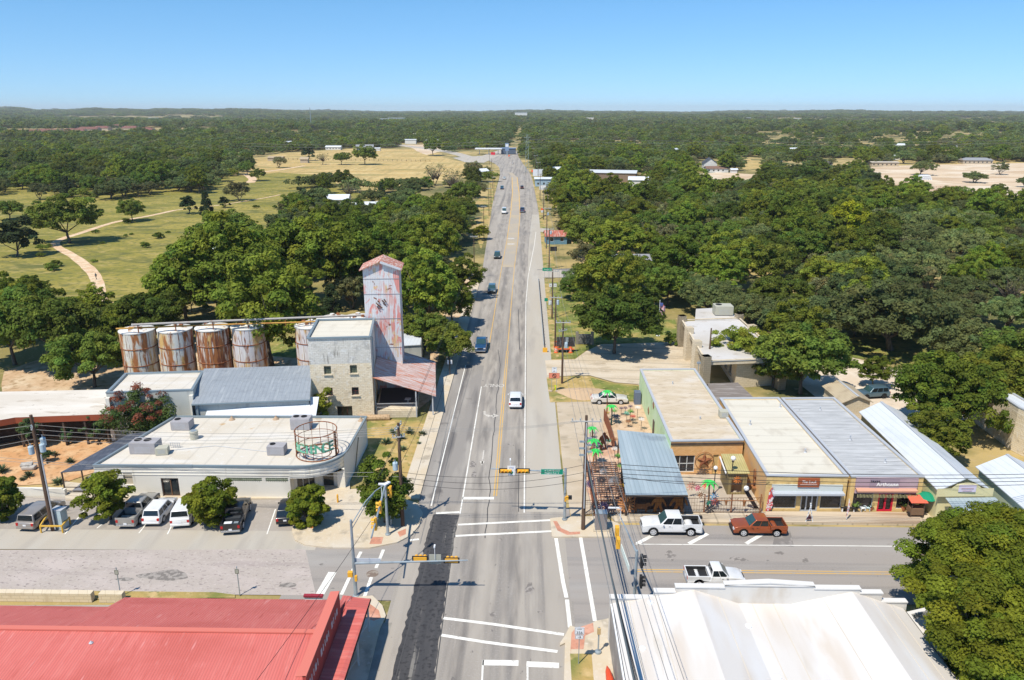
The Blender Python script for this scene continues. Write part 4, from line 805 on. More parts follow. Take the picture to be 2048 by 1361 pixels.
# ---- cream-roofed shop (The Look) and mauve shop
HL=4.24
lkA,lkB=(24.7,70.95),(33.0,71.05);bkR=(32.9,93.3);bkL=(25.2,93.0)
holes=[(.75,3.3,.5,2.36),(3.75,5.55,.15,2.36),(5.75,7.95,.5,2.36)]
lo_,_=building('ochre_storefront',None,'ochre brick storefront with cream flat roof and a rust-brown shop sign','building',[lkA,lkB,bkR,bkL],HL,W_TANBR,R_CREAM,CAPG,holes={0:holes},wall_over={3:W_ORPL},drop=.14)
window(lo_,lkA,lkB,holes[0],.12,M_ALU,W_DKGLZ,'display_window',1,1,.07);window(lo_,lkA,lkB,holes[2],.12,M_ALU,W_DKGLZ,'display_window',1,1,.07);window(lo_,lkA,lkB,holes[1],.15,M_ALU,W_DKGLZ,'door',3,1,.13)
MB().box((28.9,70.90,2.95),(7.2,.12,.75)).build('sign_band',mat('pale_grey_panel',(.58,.62,.60)),lo_)
b=MB();b.v=[(25.3,70.85,2.62),(32.6,70.95,2.62),(32.6,70.3,2.58),(25.3,70.2,2.58),(25.3,70.85,2.42),(32.6,70.95,2.42),(32.6,70.3,2.38),(25.3,70.2,2.38)];b.f=[(3,2,1,0),(4,5,6,7),(3,7,6,2),(2,6,5,1),(0,4,7,3)];b.build('awning',M_ALU,lo_)
sg=MB().box((28.95,70.78,3.62),(2.15,.12,1.0)).build('sign_board',mat('rust_brown_sign',(.36,.10,.04)),lo_)
text('The Look',.42,M_LETW,sg,(28.95,70.71,3.72),(R(90),0,0),'lettering',.008,sx=.9,shear=.25);MB().box((28.95,70.71,3.42),(1.7,.02,.02)).build('rule',M_LETW,sg)
maA,maB=(33.35,71.05),(40.75,71.2)
holes=[(.45,2.55,.5,2.36),(3.05,4.65,.2,2.36),(5.0,6.9,.5,2.36)]
mo,_=building('mauve_storefront',None,'storefront with a mauve sign band, weathered grey roof and red double door','building',[maA,maB,(40.2,93.6),(33.25,93.3)],HL-.05,W_TANBR,R_WEATH,CAPG,holes={0:holes},drop=.14)
window(mo,maA,maB,holes[0],.12,M_FRAME,W_DKGLZ,'display_window',1,1,.06);window(mo,maA,maB,holes[2],.12,M_FRAME,W_DKGLZ,'display_window',1,1,.06)
window(mo,maA,maB,holes[1],.12,mat('bright_red_paint',(.62,.02,.05),rough=.4),W_DKGLZ,'door',2,1,.17)
MB().box((36.95,70.98,3.55),(6.3,.14,1.15)).build('sign_band',W_MAUVE,mo);MB().box((36.9,70.93,2.6),(6.2,.12,.40)).build('sign_band',W_MAUVE,mo)
b=MB();b.v=[(33.85,70.9,3.02),(40.0,71.0,3.02),(40.0,70.5,2.92),(33.85,70.4,2.92),(33.85,70.9,2.86),(40.0,71.0,2.86),(40.0,70.5,2.76),(33.85,70.4,2.76)];b.f=[(3,2,1,0),(4,5,6,7),(3,7,6,2),(2,6,5,1),(0,4,7,3)];b.build('awning',mat('salmon_awning',(.60,.32,.22)),mo)
fr=MB()
for k in range(42): fr.box((33.95+k*.145,70.5,2.3),(.05,.02,random.uniform(.25,.42)))
fr.build('fringe',mat('straw_fringe',(.45,.42,.22)),mo)
pg=MB().box((36.7,70.89,3.55),(3.0,.03,1.1)).build('sign_panel',mat('grey_violet_panel',(.34,.27,.33)),mo)
text('Arthouse',.62,M_LETW,pg,(37.0,70.86,3.42),(R(90),0,0),'lettering',.012,sx=.95,bold=.012);text('texas',.46,M_SIGNB,pg,(35.75,70.86,3.80),(R(90),0,0),'lettering',.01)
for k,(X,Y,h_,lab) in enumerate(((1500,850,.5,'thin vent pipe near the left side of the cream roof'),(1610,905,.35,'low vent in the middle of the cream roof'),(1560,815,.4,'vent pipe near the back of the cream roof'),(1700,880,.5,'vent pipe in the middle of the weathered grey roof'),(1640,820,.35,'low vent near the back of the weathered grey roof'),(1770,925,.4,'vent pipe near the front of the weathered grey roof'),(1345,770,.4,'vent pipe near the back of the tan roof'),(1400,840,.35,'low vent in the middle of the tan roof'))):
    x,y=G(X,Y,4.1);tag(MB().lathe((x,y,4.08),[(.22,0),(.08,.1),(.07,h_),(.12,h_+.03),(.10,h_+.1)],8).build('roof_vent_pipe',CAPG),lab,'roof vent')
# ---- pale gabled buildings on the far right
def gable(name,label,f0,f1,depth_dir,ze,zrg,wall,roof,over=.4,cat='building',skew=0):
    "f0,f1 front eave corners; ridge runs along depth_dir"
    o=thing(name,(0,0,0),label,cat);f0,f1,d=Vector(f0),Vector(f1),Vector(depth_dir);mid=(f0+f1)/2;u=(f1-f0).normalized();dn=d.normalized()
    b0,b1=f0+d,f1+d;w=MB();w.poly([(*f0,0),(*f1,0),(*f1,ze),(*mid,zrg),(*f0,ze)]);w.poly([(*b1,0),(*b0,0),(*b0,ze),(*(mid+d),zrg),(*b1,ze)]);wall_panel(w,f1,b1,0,ze);wall_panel(w,b0,f0,0,ze);w.build('wall',wall,o)
    W2=(f1-f0).length/2;sl=(zrg-ze)/W2
    for s in(-1,1):
        e=mid+u*s*(W2+over);ze2=ze-sl*over
        pts=[(*(e-dn*over),ze2),(*(mid-dn*over),zrg),(*(mid+d+dn*over),zrg),(*(e+d+dn*over),ze2)];b=MB();b.v=[(p[0],p[1],p[2]+.05) for p in pts]+[(p[0],p[1],p[2]+.14) for p in pts];b.f=[(0,1,2,3),(7,6,5,4),(0,4,5,1),(1,5,6,2),(2,6,7,3),(3,7,4,0)];b.build('roof',roof,o)
    q=mid-dn*over;r_=mid+d+dn*over;MB().bar((*q,zrg+.13),(*r_,zrg+.13),.3,.08).build('ridge_cap',CAPG,o)
    return o
ga=gable('white_gabled_shop','long white metal-roofed gabled shop with a yellow arched parapet',(41.55,69.5),(46.3,69.7),(0.7,20.2),3.7,4.9,mat('pale_yellow_boards',(.68,.62,.36)),R_METW,.3)
b=MB();b.poly([(41.0,69.0,3.1),(46.7,69.2,3.1),(46.7,69.2,4.0),(45.4,69.1,4.05),(44.9,69.1,4.5),(43.9,69.05,4.7),(42.9,69.05,4.5),(42.4,69.0,4.05),(41.0,69.0,4.0)]);b.build('parapet',mat('pale_yellow_boards',(.68,.62,.36)),ga)
q=MB().box((43.95,69.0,4.05),(1.7,.06,.75)).build('sign_board',mat('lilac_sign',(.62,.56,.70)),ga);MB().box((43.95,68.96,4.05),(1.2,.02,.14)).box((43.95,68.96,3.8),(.9,.02,.1)).build('sign_stripe',W_MAUVE,q)
b=MB();b.v=[(41.9,68.9,3.05),(46.9,69.1,3.05),(47.3,66.3,2.6),(41.9,66.1,2.6),(41.9,68.9,2.97),(46.9,69.1,2.97),(47.3,66.3,2.52),(41.9,66.1,2.52)];b.f=[(3,2,1,0),(4,5,6,7),(3,7,6,2),(2,6,5,1),(0,4,7,3)];b.build('porch_roof',R_METG,ga)
for X in(42.1,44.6,47.0): MB().box((X,66.35,1.3),(.12,.12,2.6)).build('post',mat('pale_yellow_boards',(.6,.6,.4)),ga)
gb_=gable('white_gabled_hall','white metal-roofed gabled hall at the right edge of the photo',(48.0,66.2),(53.6,66.3),(.4,8.4),3.6,4.9,mat('pale_green_boards',(.45,.52,.38)),R_METW,.3)
b=MB();b.v=[(48.3,66.1,3.0),(53.9,66.2,3.0),(53.9,64.6,2.6),(48.3,64.5,2.6)];b.f=[(3,2,1,0)];b.build('porch_roof',R_METG,gb_)
bw,_=building('stone_back_building',None,'rough stone building with a pale flat roof at the right edge','building',[G(2020,900,0),(62,78),(62,97),(G(2020,900,0)[0]+.5,97)],5.6,W_STONE,R_METW,CAPG,drop=.1)
# sand-coloured stone ruin with sloping shingles behind the shops
st=gable('shingled_store','small tan shingled store among the trees behind the shops',(42.3,95.5),(46.0,95.8),(-.2,6.0),2.8,3.6,W_BANK,mat('tan_shingles',(.48,.40,.28),layers=[((.36,.29,.2),1.2,.5,.7)],stripe=(0,0,1,.12,.3,.2,0)),.3)
dk=thing('plank_deck',(0,0,0),'weathered grey plank roof deck behind the cream-roofed shop','deck')
dkp=[(25.3,94),(31.3,94.3),(30.4,103.5),(26.0,103)]
b=MB()
for k in range(18):
    t=k/18;a=[dkp[0][i]*(1-t)+dkp[3][i]*t for i in(0,1)];c=[dkp[1][i]*(1-t)+dkp[2][i]*t for i in(0,1)];b.bar((a[0],a[1]+.25,2.6),(c[0],c[1]+.25,2.6),.42,.06)
b.build('plank',mat('grey_weathered_planks',(.22,.19,.17),layers=[((.32,.29,.27),(.4,2,1),.5,.65)]),dk)
for p in dkp: MB().box((p[0],p[1],1.28),(.15,.15,2.56)).build('post',M_DKWOOD,dk)
# ---- bank
HB=4.9
bk=thing('stone_bank',(0,0,0),'long pale-roofed limestone bank with square stone piers','building')
bf=[G(1364,640,HB),G(1478,636,HB),G(1566,716,HB),G(1412,722,HB)];bf=ccw(bf)
w=MB()
core=[bf[0],bf[1],bf[2],bf[3]]
cc=Vector((sum(p[0] for p in bf)/4,sum(p[1] for p in bf)/4))
sm=[tuple(cc+(Vector(p)-cc)*.86) for p in bf];lx_=min(p[0] for p in sm);sm=[(p[0]+(4.2 if p[0]<cc.x else 0),p[1]) for p in sm]
for i in range(4): wall_panel(w,sm[i],sm[(i+1)%4],0,HB-.5,[(2+3.2*k,4+3.2*k,.8,3.0) for k in range(int((Vector(sm[i])-Vector(sm[(i+1)%4])).length/3.2)-1)],.2)
w.build('wall',W_BANK,bk)
for i in range(4):
    L_=int((Vector(sm[i])-Vector(sm[(i+1)%4])).length/3.2)-1
    for k in range(L_): window(bk,sm[i],sm[(i+1)%4],(2+3.2*k,4+3.2*k,.8,3.0),.18,M_FRAME,M_GLASS,'window',2,1)
MB().prism(bf,HB-.7,HB-.25).build('roof_slab',W_BANK,bk);MB().poly([tuple(cc+(Vector(p)-cc)*.985) for p in bf],HB-.24).build('roof',mat('bank_roof',(.56,.545,.53),layers=[((.50,.47,.43),(.12,.12,1),.45,.62),((.42,.38,.33),.5,.6,.72)]),bk)
c=MB()
for i in range(4): c.bar((*bf[i],HB+.02*(i%2)),(*bf[(i+1)%4],HB+.02*(i%2)),.25,.12)
c.build('roof_rail',W_BANK,bk)
for i in range(4):
    a,c_=Vector(bf[i]),Vector(bf[(i+1)%4]);n_=4 if (a-c_).length>15 else 2
    for k in range(n_):
        p=a.lerp(c_,k/(n_-1) if n_>1 else 0);MB().box((p.x,p.y,2.85),(1.15,1.15,5.7),.25).build('pier',W_BANK,bk)
b2=ccw([G(1390,640,HB),G(1478,638,HB),G(1455,614,HB),G(1392,617,HB)])
b2=ccw([(bf[2][0]*.5+bf[3][0]*.5,0)]) if False else b2
MB().prism(b2,0,HB-.1).build('rear_wing',mat('bank_roof',(.56,.545,.53)),bk)
rtu(1445,628,HB,3.2,2.4,1.6,'large grey unit on the rear wing of the bank roof',M_HVACL,1)
# monument sign
x,y=G(1104,702) if False else G(1169,689);o=thing('bank_monument_sign',(x,y,0),'grey stone monument sign with two square posts beside the bank lawn','sign')
MB().box((0,0,1.0),(2.3,.5,1.7)).build('panel',mat('grey_slate_sign',(.14,.14,.14),layers=[((.3,.3,.29),3,.55,.65)]),o)
for s in(-1,1): MB().box((s*1.35,0,1.15),(.5,.6,2.3)).build('pier',mat('grey_stone_pier',(.25,.23,.2)),o)
# ---- near building with white membrane roof (bottom right)
nw=thing('white_membrane_building',(0,0,0),'large white membrane-roofed building with twin ridges and a stepped parapet','building')
R_MEM=mat('white_membrane',(.63,.60,.57),layers=[((.57,.51,.45),(.4,.06,1),.50,.66,0,5),((.66,.65,.645),(.3,.1,1),.5,.65),((.50,.44,.36),(.7,.12,1),.64,.76,0,5)],rough=.7)
X0,X1,Yn,Ys=6.6,29.1,50.6,26.
def nz_(x): # double-gable section
    ks=[(6.6,3.7),(12.9,5.0),(16.4,3.85),(20.4,3.85),(24.9,5.0),(29.1,3.5)]
    for (a,za),(c,zc) in zip(ks,ks[1:]):
        if x<=c: return za+(zc-za)*(x-a)/(c-a)
    return 3.4
prof=[6.75,9.2,12.9,14.6,16.4,20.4,22.8,24.9,27.0,28.95]
b=MB()
for i in range(len(prof)-1):
    b.poly([(prof[i],Ys,nz_(prof[i])),(prof[i+1],Ys,nz_(prof[i+1])),(prof[i+1],Yn-.3,nz_(prof[i+1])),(prof[i],Yn-.3,nz_(prof[i]))])
b.build('roof',R_MEM,nw)
s=MB()
for x_ in(8.0,10.0,14.8,17.4,19.0,22.7,26.4,27.8): s.bar((x_,Ys,nz_(x_)+.012),(x_,Yn-.3,nz_(x_)+.012),.045,.02)
s.build('seam',mat('seam_beige',(.60,.54,.45)),nw)
w=MB();wall_panel(w,(X0,Yn),(X0,Ys),0,3.55);wall_panel(w,(X1,Ys),(X1,Yn),0,3.45);w.build('wall',mat('grey_side_wall',(.30,.28,.26),layers=[((.4,.37,.33),1,.5,.7)]),nw)
# stepped parapet with thickness
steps=[(X0-.05,9.9,4.15),(9.9,11.5,4.75),(11.5,15.2,5.2),(15.2,22.0,5.42),(22.0,25.5,5.2),(25.5,27.2,4.85),(27.2,X1+.05,4.1)]
p=MB()
for a,c,h in steps:
    p.box(((a+c)/2,Yn-.12,h/2),(c-a,.36,h))
p.build('parapet',mat('white_painted_parapet',(.62,.60,.57),layers=[((.54,.49,.43),(.8,.8,.4),.5,.7)]),nw)
p=MB()
for a,c,h in steps: p.box(((a+c)/2,Yn-.12,h+.05),(c-a+.06,.5,.1))
p.bar((15.2,Yn-.12,5.5),(18.6,Yn-.12,5.72),.5,.1).bar((18.6,Yn-.12,5.72),(22.0,Yn-.12,5.5),.5,.1)
p.poly([(15.2,Yn-.3,5.4),(22.0,Yn-.3,5.4),(18.6,Yn-.3,5.7)]);p.build('parapet_cap',mat('parapet_white_cap',(.66,.645,.625)),nw)
g=MB();g.bar((X0+.05,Ys,3.6),(X0+.05,Yn,3.6),.12,.14).build('gutter',M_SIGNW,nw)
for k,(X,Y) in enumerate(((1285,1299),(1650,1330),(1497,1250),(1556,1352),(1300,1213))):
    x,y=G(X,Y,4);tag(MB().lathe((x,y,nz_(x)-.01),[(.26,0),(.24,.1),(.1,.14)],12).build('roof_vent',M_SIGNW),['round white vent near the left edge of the membrane roof','round white vent near the front of the right ridge','white vent patch in the valley of the membrane roof','white vent near the bottom edge in the membrane valley','tiny dark vent near the parapet of the membrane roof'][k],'roof vent')
ann,_=building('mossy_flat_annex',None,'flat-roofed annex with a mottled pale roof under the big tree','building',[(29.3,28),(33,28),(35.6,52.6),(29.3,50.5)],3.0,W_GREY,mat('mottled_flat_roof',(.62,.55,.46),layers=[((.70,.66,.6),1.0,.45,.6),((.34,.27,.2),.9,.56,.66)],rough=.95),mat('parapet_white_cap',(.66,.645,.625)),drop=.35)
# ---- red roofed building (bottom left)
rd=thing('red_roofed_building',(0,0,0),'long building with a faded red metal gable roof and a false front','building')
yE=[(G(222,1216,3.3)[0]+.0,G(222,1216,3.3)[1]),(G(245,1197,3.3)[0],G(245,1197,3.3)[1])]
yr=G(400,1262,5.3)[1];xF=-14.0
en1=G(400,1197,3.3)[1];en0=G(100,1217,3.3)[1];xs=G(222,1216,3.3)[0];xs2=G(248,1197,3.3)[0]
b=MB();b.poly([(xs2,en1,3.3),(xF,en1,3.3),(xF,yr,5.3),(xs,yr,5.3)][::-1]);b.poly([(xs,en0,3.5),(xs2,en1,3.3),(xs,yr,5.3)][::-1]);b.poly([(-75,en0,3.5),(xs,en0,3.5),(xs,yr,5.3),(-75,yr,5.3)][::-1])
b.poly([(-75,yr,5.3),(xF,yr,5.3),(xF,yr-16,-.2+3.3),(-75,yr-16,-.2+3.3)][::-1]);b.build('roof',R_RED,rd)
MB().bar((-75,yr,5.36),(xF,yr,5.36),.4,.1).build('ridge_cap',M_REDT,rd)
w=MB();wall_panel(w,(xF,en1-.4),(-75,en0-.4),0,3.2);wall_panel(w,(xF,20),(xF,en1-.4),0,3.3);w.build('wall',W_SCI,rd)
b=MB()
f0=onwall(672,1183,(xF,0),(xF,60));f1=onwall(604,1350,(xF,0),(xF,60))
yA,zA=f0;yB,zB=f1;yB2=yB-12;ztop=min(zA,6.6)
b.box((xF+.12,(yA+yB)/2,(3.0+zA)/2+.0),(.22,yA-yB,zA-3.0)).build('false_front',M_REDP,rd)
b=MB();b.v=[(xF-.42,yA,zA-.02),(xF+.26,yA,zA+.03),(xF+.26,yB,zA+.03),(xF-.42,yB,zA-.02),(xF-.42,yA,zA-.1),(xF+.26,yA,zA-.06),(xF+.26,yB,zA-.06),(xF-.42,yB,zA-.1)];b.f=[(3,2,1,0),(4,5,6,7),(0,1,5,4),(1,2,6,5),(2,3,7,6),(3,0,4,7)];b.build('false_front_cap',M_REDT,rd)
sgb=rd
for k in range(16):
    if k in(5,11): continue
    yy=yB+.6+k*(yA-yB-1.2)/16;MB().box((xF+.25,yy,(zA+3.6)/2+.15),(.03,.12 if k%3 else .3,.5)).build('sign_letter',mat('worn_letter_grey',(.5,.48,.48)),rd)
# porch roof, hipped at the corner
zo,zi=3.0,3.45;po=G(741,1198,zo);pin=(xF+.25,0)
xo=po[0];yo=po[1]
b=MB();b.poly([(xF+.23,20,zi),(xo,20,zo),(xo,yo,zo),(xF+1.9,yo-1.9,zi+.02)][::1]);b.poly([(xF+.23,20,zi),(xF+1.9,yo-1.9,zi+.02),(xF+.23,yo-1.7,zi+.02)])
b.poly([(xF-.05,yo-3.9,zi+.03),(xF+.23,yo-1.7,zi+.02),(xF+1.9,yo-1.9,zi+.02),(xo,yo,zo),(xF-.05,yo,zo+.2)]);b.build('porch_roof',mat('faded_red_porch_metal',(.56,.13,.11),layers=[((.64,.2,.17),(.3,1.5,1),.5,.66)],rough=.6,stripe=(0,1,0,.4,.12,.1,.02)),rd)
MB().poly([(xF-.4,yo-4,3.62),(xF+.34,yo-4,3.5),(xF+.34,yo-.02,3.24),(xF-.4,yo-.02,3.3)]).build('roof_corner',R_RED,rd)
MB().bar((xo,20,zo-.08),(xo,yo,zo-.08),.1,.16).bar((xF,yo,zo-.09),(xo,yo,zo-.09),.1,.16).build('porch_fascia',W_DARK,rd)
for k,yy in enumerate((yo-.3,yo-4.2,yo-8,yo-12)): MB().box((xo-.2,yy,1.45),(.13,.13,2.9)).build('porch_post',M_FRAME,rd);
for k in range(3): MB().bar((xo-.2,yo-.3-4*k,.9),(xo-.2,yo-4.2-4*k,2.6),.03).build('brace_wire',CAPG,rd)
x,y=G(183,1290,5);o=tag(MB().lathe((x,y,4.6),[(.07,0),(.07,.55),(.16,.56),(.02,.72)],8).build('vent_pipe',CAPG),'small grey vent pipe on the red roof','vent')
x,y=G(617,1296,4.6);tag(MB().lathe((x,y,4.35),[(.2,0),(.2,.4),(.28,.45),(.1,.6)],10).build('roof_turbine',M_SIGNW),'small white vent on the red roof beside the false front','vent')
x,y=G(625,1188,2.0);o=thing('red_topped_board',(x,y+.2,0),'small white board with a dark red top behind the red building','sign board')
MB().box((0,0,1.3),(1.5,.1,.6)).build('panel',M_SIGNW,o);MB().box((0,0,1.68),(1.6,.3,.16)).build('cap',mat('maroon_cap',(.3,.03,.05)),o);MB().box((-.6,0,.5),(.08,.08,1)).box((.6,0,.5),(.08,.08,1)).build('post',M_STEEL,o)
x0,y0=G(0,1204);x1,y1=G(186,1203)
tag(MB().box(((x1-75)/2,y1+.1,.42),(75+x1,.55,.84)).build('stone_wall',W_BANK),'low pale stone wall between the grass strip and the red roof','wall')
tag(MB().box((G(225,1203)[0],y1+.1,.42),(2.0,.55,.84)).build('stone_wall',W_BANK),'short stub of pale stone wall beside the corner of the red roof','wall')
for k,(X,Y) in enumerate(((187,1197),(223,1194))):
    x,y=G(X,Y);tag(MB().lathe((x,y,0),[(.06,0),(.06,.55),(.03,.6)],8).build('wooden_post',mat('orange_wood',(.5,.28,.1))),['short orange wooden post at the end of the low stone wall','short orange wooden post on the grass in the wall gap'][k],'post')
# ------------------------------------------------------------------ vehicles
M_TYRE=mat('tyre_rubber',(.018,.018,.019),rough=.85);M_RIM=mat('alloy_rim',(.58,.59,.61),rough=.4,metal=.15)
M_CGL=mat('car_glass',(.012,.017,.02),rough=.06,spec=.7);M_CGLT=mat('tinted_windscreen',(.03,.07,.075),rough=.05,spec=.8)
M_LAMPR=mat('tail_lamp_red',(.45,.02,.02),rough=.25);M_LAMPW=mat('head_lamp',(.6,.62,.65),rough=.15);M_PLAS=mat('black_trim',(.025,.025,.027),rough=.6)
M_CHR=mat('chrome_bumper',(.5,.51,.53),rough=.25,metal=.7)
def paint(n,c,metal=.0): return mat('paint_'+n,c,rough=.28,metal=metal,clear=.5,spec=.5,space='obj',layers=[(tuple(min(1,k*.82+.012) for k in c),.9,.45,.75)])
KIND=dict(
 pickup=dict(L=5.9,W=2.0,H=1.95,belt=1.24,hood=1.18,r=.43,ax=(1.85,-1.8),cab=(-1.02,1.22),roof=(-.9,.5),bed=(-2.85,-1.1)),
 crew=dict(L=5.3,W=1.85,H=1.72,belt=1.12,hood=1.05,r=.38,ax=(1.62,-1.6),cab=(-.85,1.15),roof=(-.72,.45),bed=(-2.55,-.95)),
 small=dict(L=5.1,W=1.8,H=1.68,belt=1.08,hood=.98,r=.36,ax=(1.62,-1.5),cab=(-.45,1.15),roof=(-.32,.5),bed=(-2.45,-.55)),
 suv=dict(L=4.7,W=1.88,H=1.68,belt=1.02,hood=1.0,r=.36,ax=(1.4,-1.35),cab=(-2.22,1.05),roof=(-1.9,.35)),
 bigsuv=dict(L=5.15,W=2.02,H=1.88,belt=1.15,hood=1.12,r=.41,ax=(1.55,-1.45),cab=(-2.45,1.15),roof=(-2.25,.5)),
 minivan=dict(L=5.1,W=1.95,H=1.74,belt=1.02,hood=.98,r=.34,ax=(1.55,-1.4),cab=(-2.42,1.7),roof=(-2.2,.65)),
 sedan=dict(L=5.2,W=1.88,H=1.44,belt=.95,hood=.92,r=.33,ax=(1.55,-1.5),cab=(-1.7,1.1),roof=(-.95,.35)),
 van=dict(L=5.6,W=2.05,H=2.35,belt=1.25,hood=1.15,r=.36,ax=(1.75,-1.7),cab=(-2.75,1.9),roof=(-2.65,1.1)))
def vehicle(kind,name,x,y,rz,color,label,cat,group=None,trim=None,rim=None,far=False,z=.06,wscreen=None):
    k=KIND[kind];L,Wd,H,bl,hd,r=k['L'],k['W'],k['H'],k['belt'],k['hood'],k['r'];o=thing(name,(x,y,z),label,cat,group,rz)
    h2=L/2;w2=Wd/2;c0,c1=k['cab'];r0,r1=k['roof'];ya,yb=k['ax'];bed=k.get('bed')
    def arc(yc):
        return [(yc+(r+.07)*math.cos(a),r+(r+.07)*math.sin(a)) for a in [math.pi*t/8 for t in range(9)] if r+(r+.07)*math.sin(a)>.27]
    top=[(h2-.02,.62),(h2-.08,hd-.16),(h2-.45,hd-.02),(c1+.1,hd+.06 if hd<bl else bl)]
    if bed: rear=[(c0,bl-.05),(bed[1]+.02,bl-.05),(bed[1]+.0,.72),(-h2+.12,.72),(-h2+.06,.6)]
    else:
        rear=[(c0,bl),(-h2+.05,bl-.12),(-h2,.62)]
        if kind=='sedan': rear=[(c0,bl+.02),(-h2+.35,bl),(-h2+.06,bl-.08),(-h2,.6)]
    prof=[(-h2+.05,.30)]+[(p[0],p[1]) for p in arc(yb)[::-1]]+[(p[0],p[1]) for p in arc(ya)[::-1]]+[(h2-.06,.30)]+top+rear
    prof=[p for p in prof]
    def hw(y,z):
        f=1-.055*max(0,(z-.65)/.6)**2
        if y>h2-.9: f*=1-.10*((y-h2+.9)/.9)**2
        if y<-h2+.6: f*=1-.05*((-h2+.6-y)/.6)**2
        return w2*f
    bm=bmesh.new();lv=[bm.verts.new((-hw(a,b),a,b)) for a,b in prof];rv=[bm.verts.new((hw(a,b),a,b)) for a,b in prof];n=len(prof)
    bm.faces.new(lv[::-1]);bm.faces.new(rv)
    for i in range(n): bm.faces.new((lv[i],lv[(i+1)%n],rv[(i+1)%n],rv[i]))
    # greenhouse
    wt=w2*.80;wb=w2*.945
    def fr(a0,a1,b0,b1,wa,wb_,z0,z1):
        v=[bm.verts.new(q) for q in((-wa,a0,z0),(wa,a0,z0),(wa,a1,z0),(-wa,a1,z0),(-wb_,b0,z1),(wb_,b0,z1),(wb_,b1,z1),(-wb_,b1,z1))]
        for f in((4,5,6,7),(0,1,5,4),(1,2,6,5),(2,3,7,6),(3,0,4,7)): bm.faces.new([v[i] for i in f])
    fr(c0+.02,c1,r0,r1,wb,wt,bl-.06,H)
    bmesh.ops.recalc_face_normals(bm,faces=bm.faces)
    me=bpy.data.meshes.new('body');bm.to_mesh(me);bm.free();me.materials.append(color);bo=bpy.data.objects.new('body',me);COL.objects.link(bo);bo.parent=o
    bv=bo.modifiers.new('bevel','BEVEL');bv.width=.07;bv.segments=3;bv.limit_method='ANGLE';bv.angle_limit=R(28)
    for p in me.polygons: p.use_smooth=True
    MB().box((0,0,.42),(Wd*.82,L*.92,.36)).build('underbody',M_PLAS,o)
    # glass
    def P(t,y0,y1,side):  # point on cabin side: t height fraction
        return (side*(wb+(wt-wb)*t+.008),y0+(y1-y0)*t,bl-.06+(H-bl+.06)*t)
    e=.012;g=MB();s0,s1=.08,.9
    def fpt(x,t): return (x*((wb+(wt-wb)*t)*.9),c1+(r1-c1)*t+e,bl-.06+(H-bl+.06)*t+e)
    g.poly([fpt(-1,s0),fpt(1,s0),fpt(1,s1+.05),fpt(-1,s1+.05)]);g.build('windscreen',wscreen or M_CGLT,o)
    def rpt(x,t): return (x*((wb+(wt-wb)*t)*.88),c0+.02+(r0-c0-.02)*t-e,bl-.06+(H-bl+.06)*t+e*.6)
    if kind!='van': MB().poly([rpt(1,.25),rpt(-1,.25),rpt(-1,s1),rpt(1,s1)]).build('rear_window',M_CGL,o)
    nw_={'pickup':2,'crew':2,'small':2,'suv':3,'bigsuv':3,'minivan':3,'sedan':2,'van':1}[kind]
    for s in(-1,1):
        for i in range(nw_):
            def yy(f,t): a=c0+.02+(c1-c0-.02)*f;b=r0+(r1-r0)*f;return a+(b-a)*t
            if kind=='van': fa,fb=.78,.97
            else: fa=.05+i*.93/nw_;fb=.05+(i+1)*.93/nw_-.035
            q=[P(0,0,0,s)]
            pts=[]
            for f,t in((fa,.13),(fb,.13),(fb,.88),(fa,.88)):
                pts.append((s*(wb+(wt-wb)*t+.012),yy(f,t),bl-.06+(H-bl+.06)*t))
            MB().poly(pts if s>0 else pts[::-1]).build('side_window',M_CGL,o)
    # wheels
    for s in(-1,1):
        for yc in(ya,yb):
            b=MB();b.tube([(s*(w2-.24),yc,r),(s*(w2-.005),yc,r)],r,18);wh=b.build('wheel',M_TYRE,o,bevel=.02 if not far else 0)
            if not far:
                b=MB();b.tube([(s*(w2-.02),yc,r),(s*(w2+.012),yc,r)],r*.70,14);rm=b.build('rim',rim or M_RIM,wh)
                b=MB()
                for q in range(5): a=q*2*math.pi/5;b.box((s*(w2+.014),yc+r*.42*math.cos(a+.6),r+r*.4*math.sin(a+.6)),(.01,.07,r*.2),0,a)
                b.build('rim_gap',M_BLACK,rm)
        MB().box((s*(w2*.80),-h2+.055,.82 if not bed else .92),(.22,.09,.30)).build('tail_light',M_LAMPR,o)
        MB().box((s*(w2*.72),h2-.07,hd-.27),(.34,.10,.18)).build('headlight',M_LAMPW,o)
        if not far: MB().box((s*(w2+.10),c1-.28,bl+.06),(.18,.12,.16)).build('mirror',color,o,bevel=.02)
    MB().box((0,-h2+.02,.48),(Wd*.90,.16,.20)).build('bumper',trim or (M_CHR if bed else color),o,bevel=.03)
    MB().box((0,h2-.03,.45),(Wd*.88,.14,.20)).build('bumper',trim or (M_CHR if bed else M_PLAS),o,bevel=.03)
    if not far:
        MB().box((0,h2-.03,hd-.28),(Wd*.42,.05,.2)).build('grille',M_PLAS,o)
        MB().box((0,-h2-.0,.66 if bed else .74),(.32,.02,.16)).build('number_plate',M_SIGNW,o)
        for s in(-1,1):
            for yd in([c0+.1,(c0+c1)/2-.05,c1-.18]): MB().box((s*(w2*.985),yd,.75),(.008,.014,.62)).build('door_seam',M_PLAS,o)
            MB().box((s*(w2+.004),(c0+c1)/2+.18,bl-.17),(.03,.18,.035)).build('door_handle',trim or M_CHR,o)
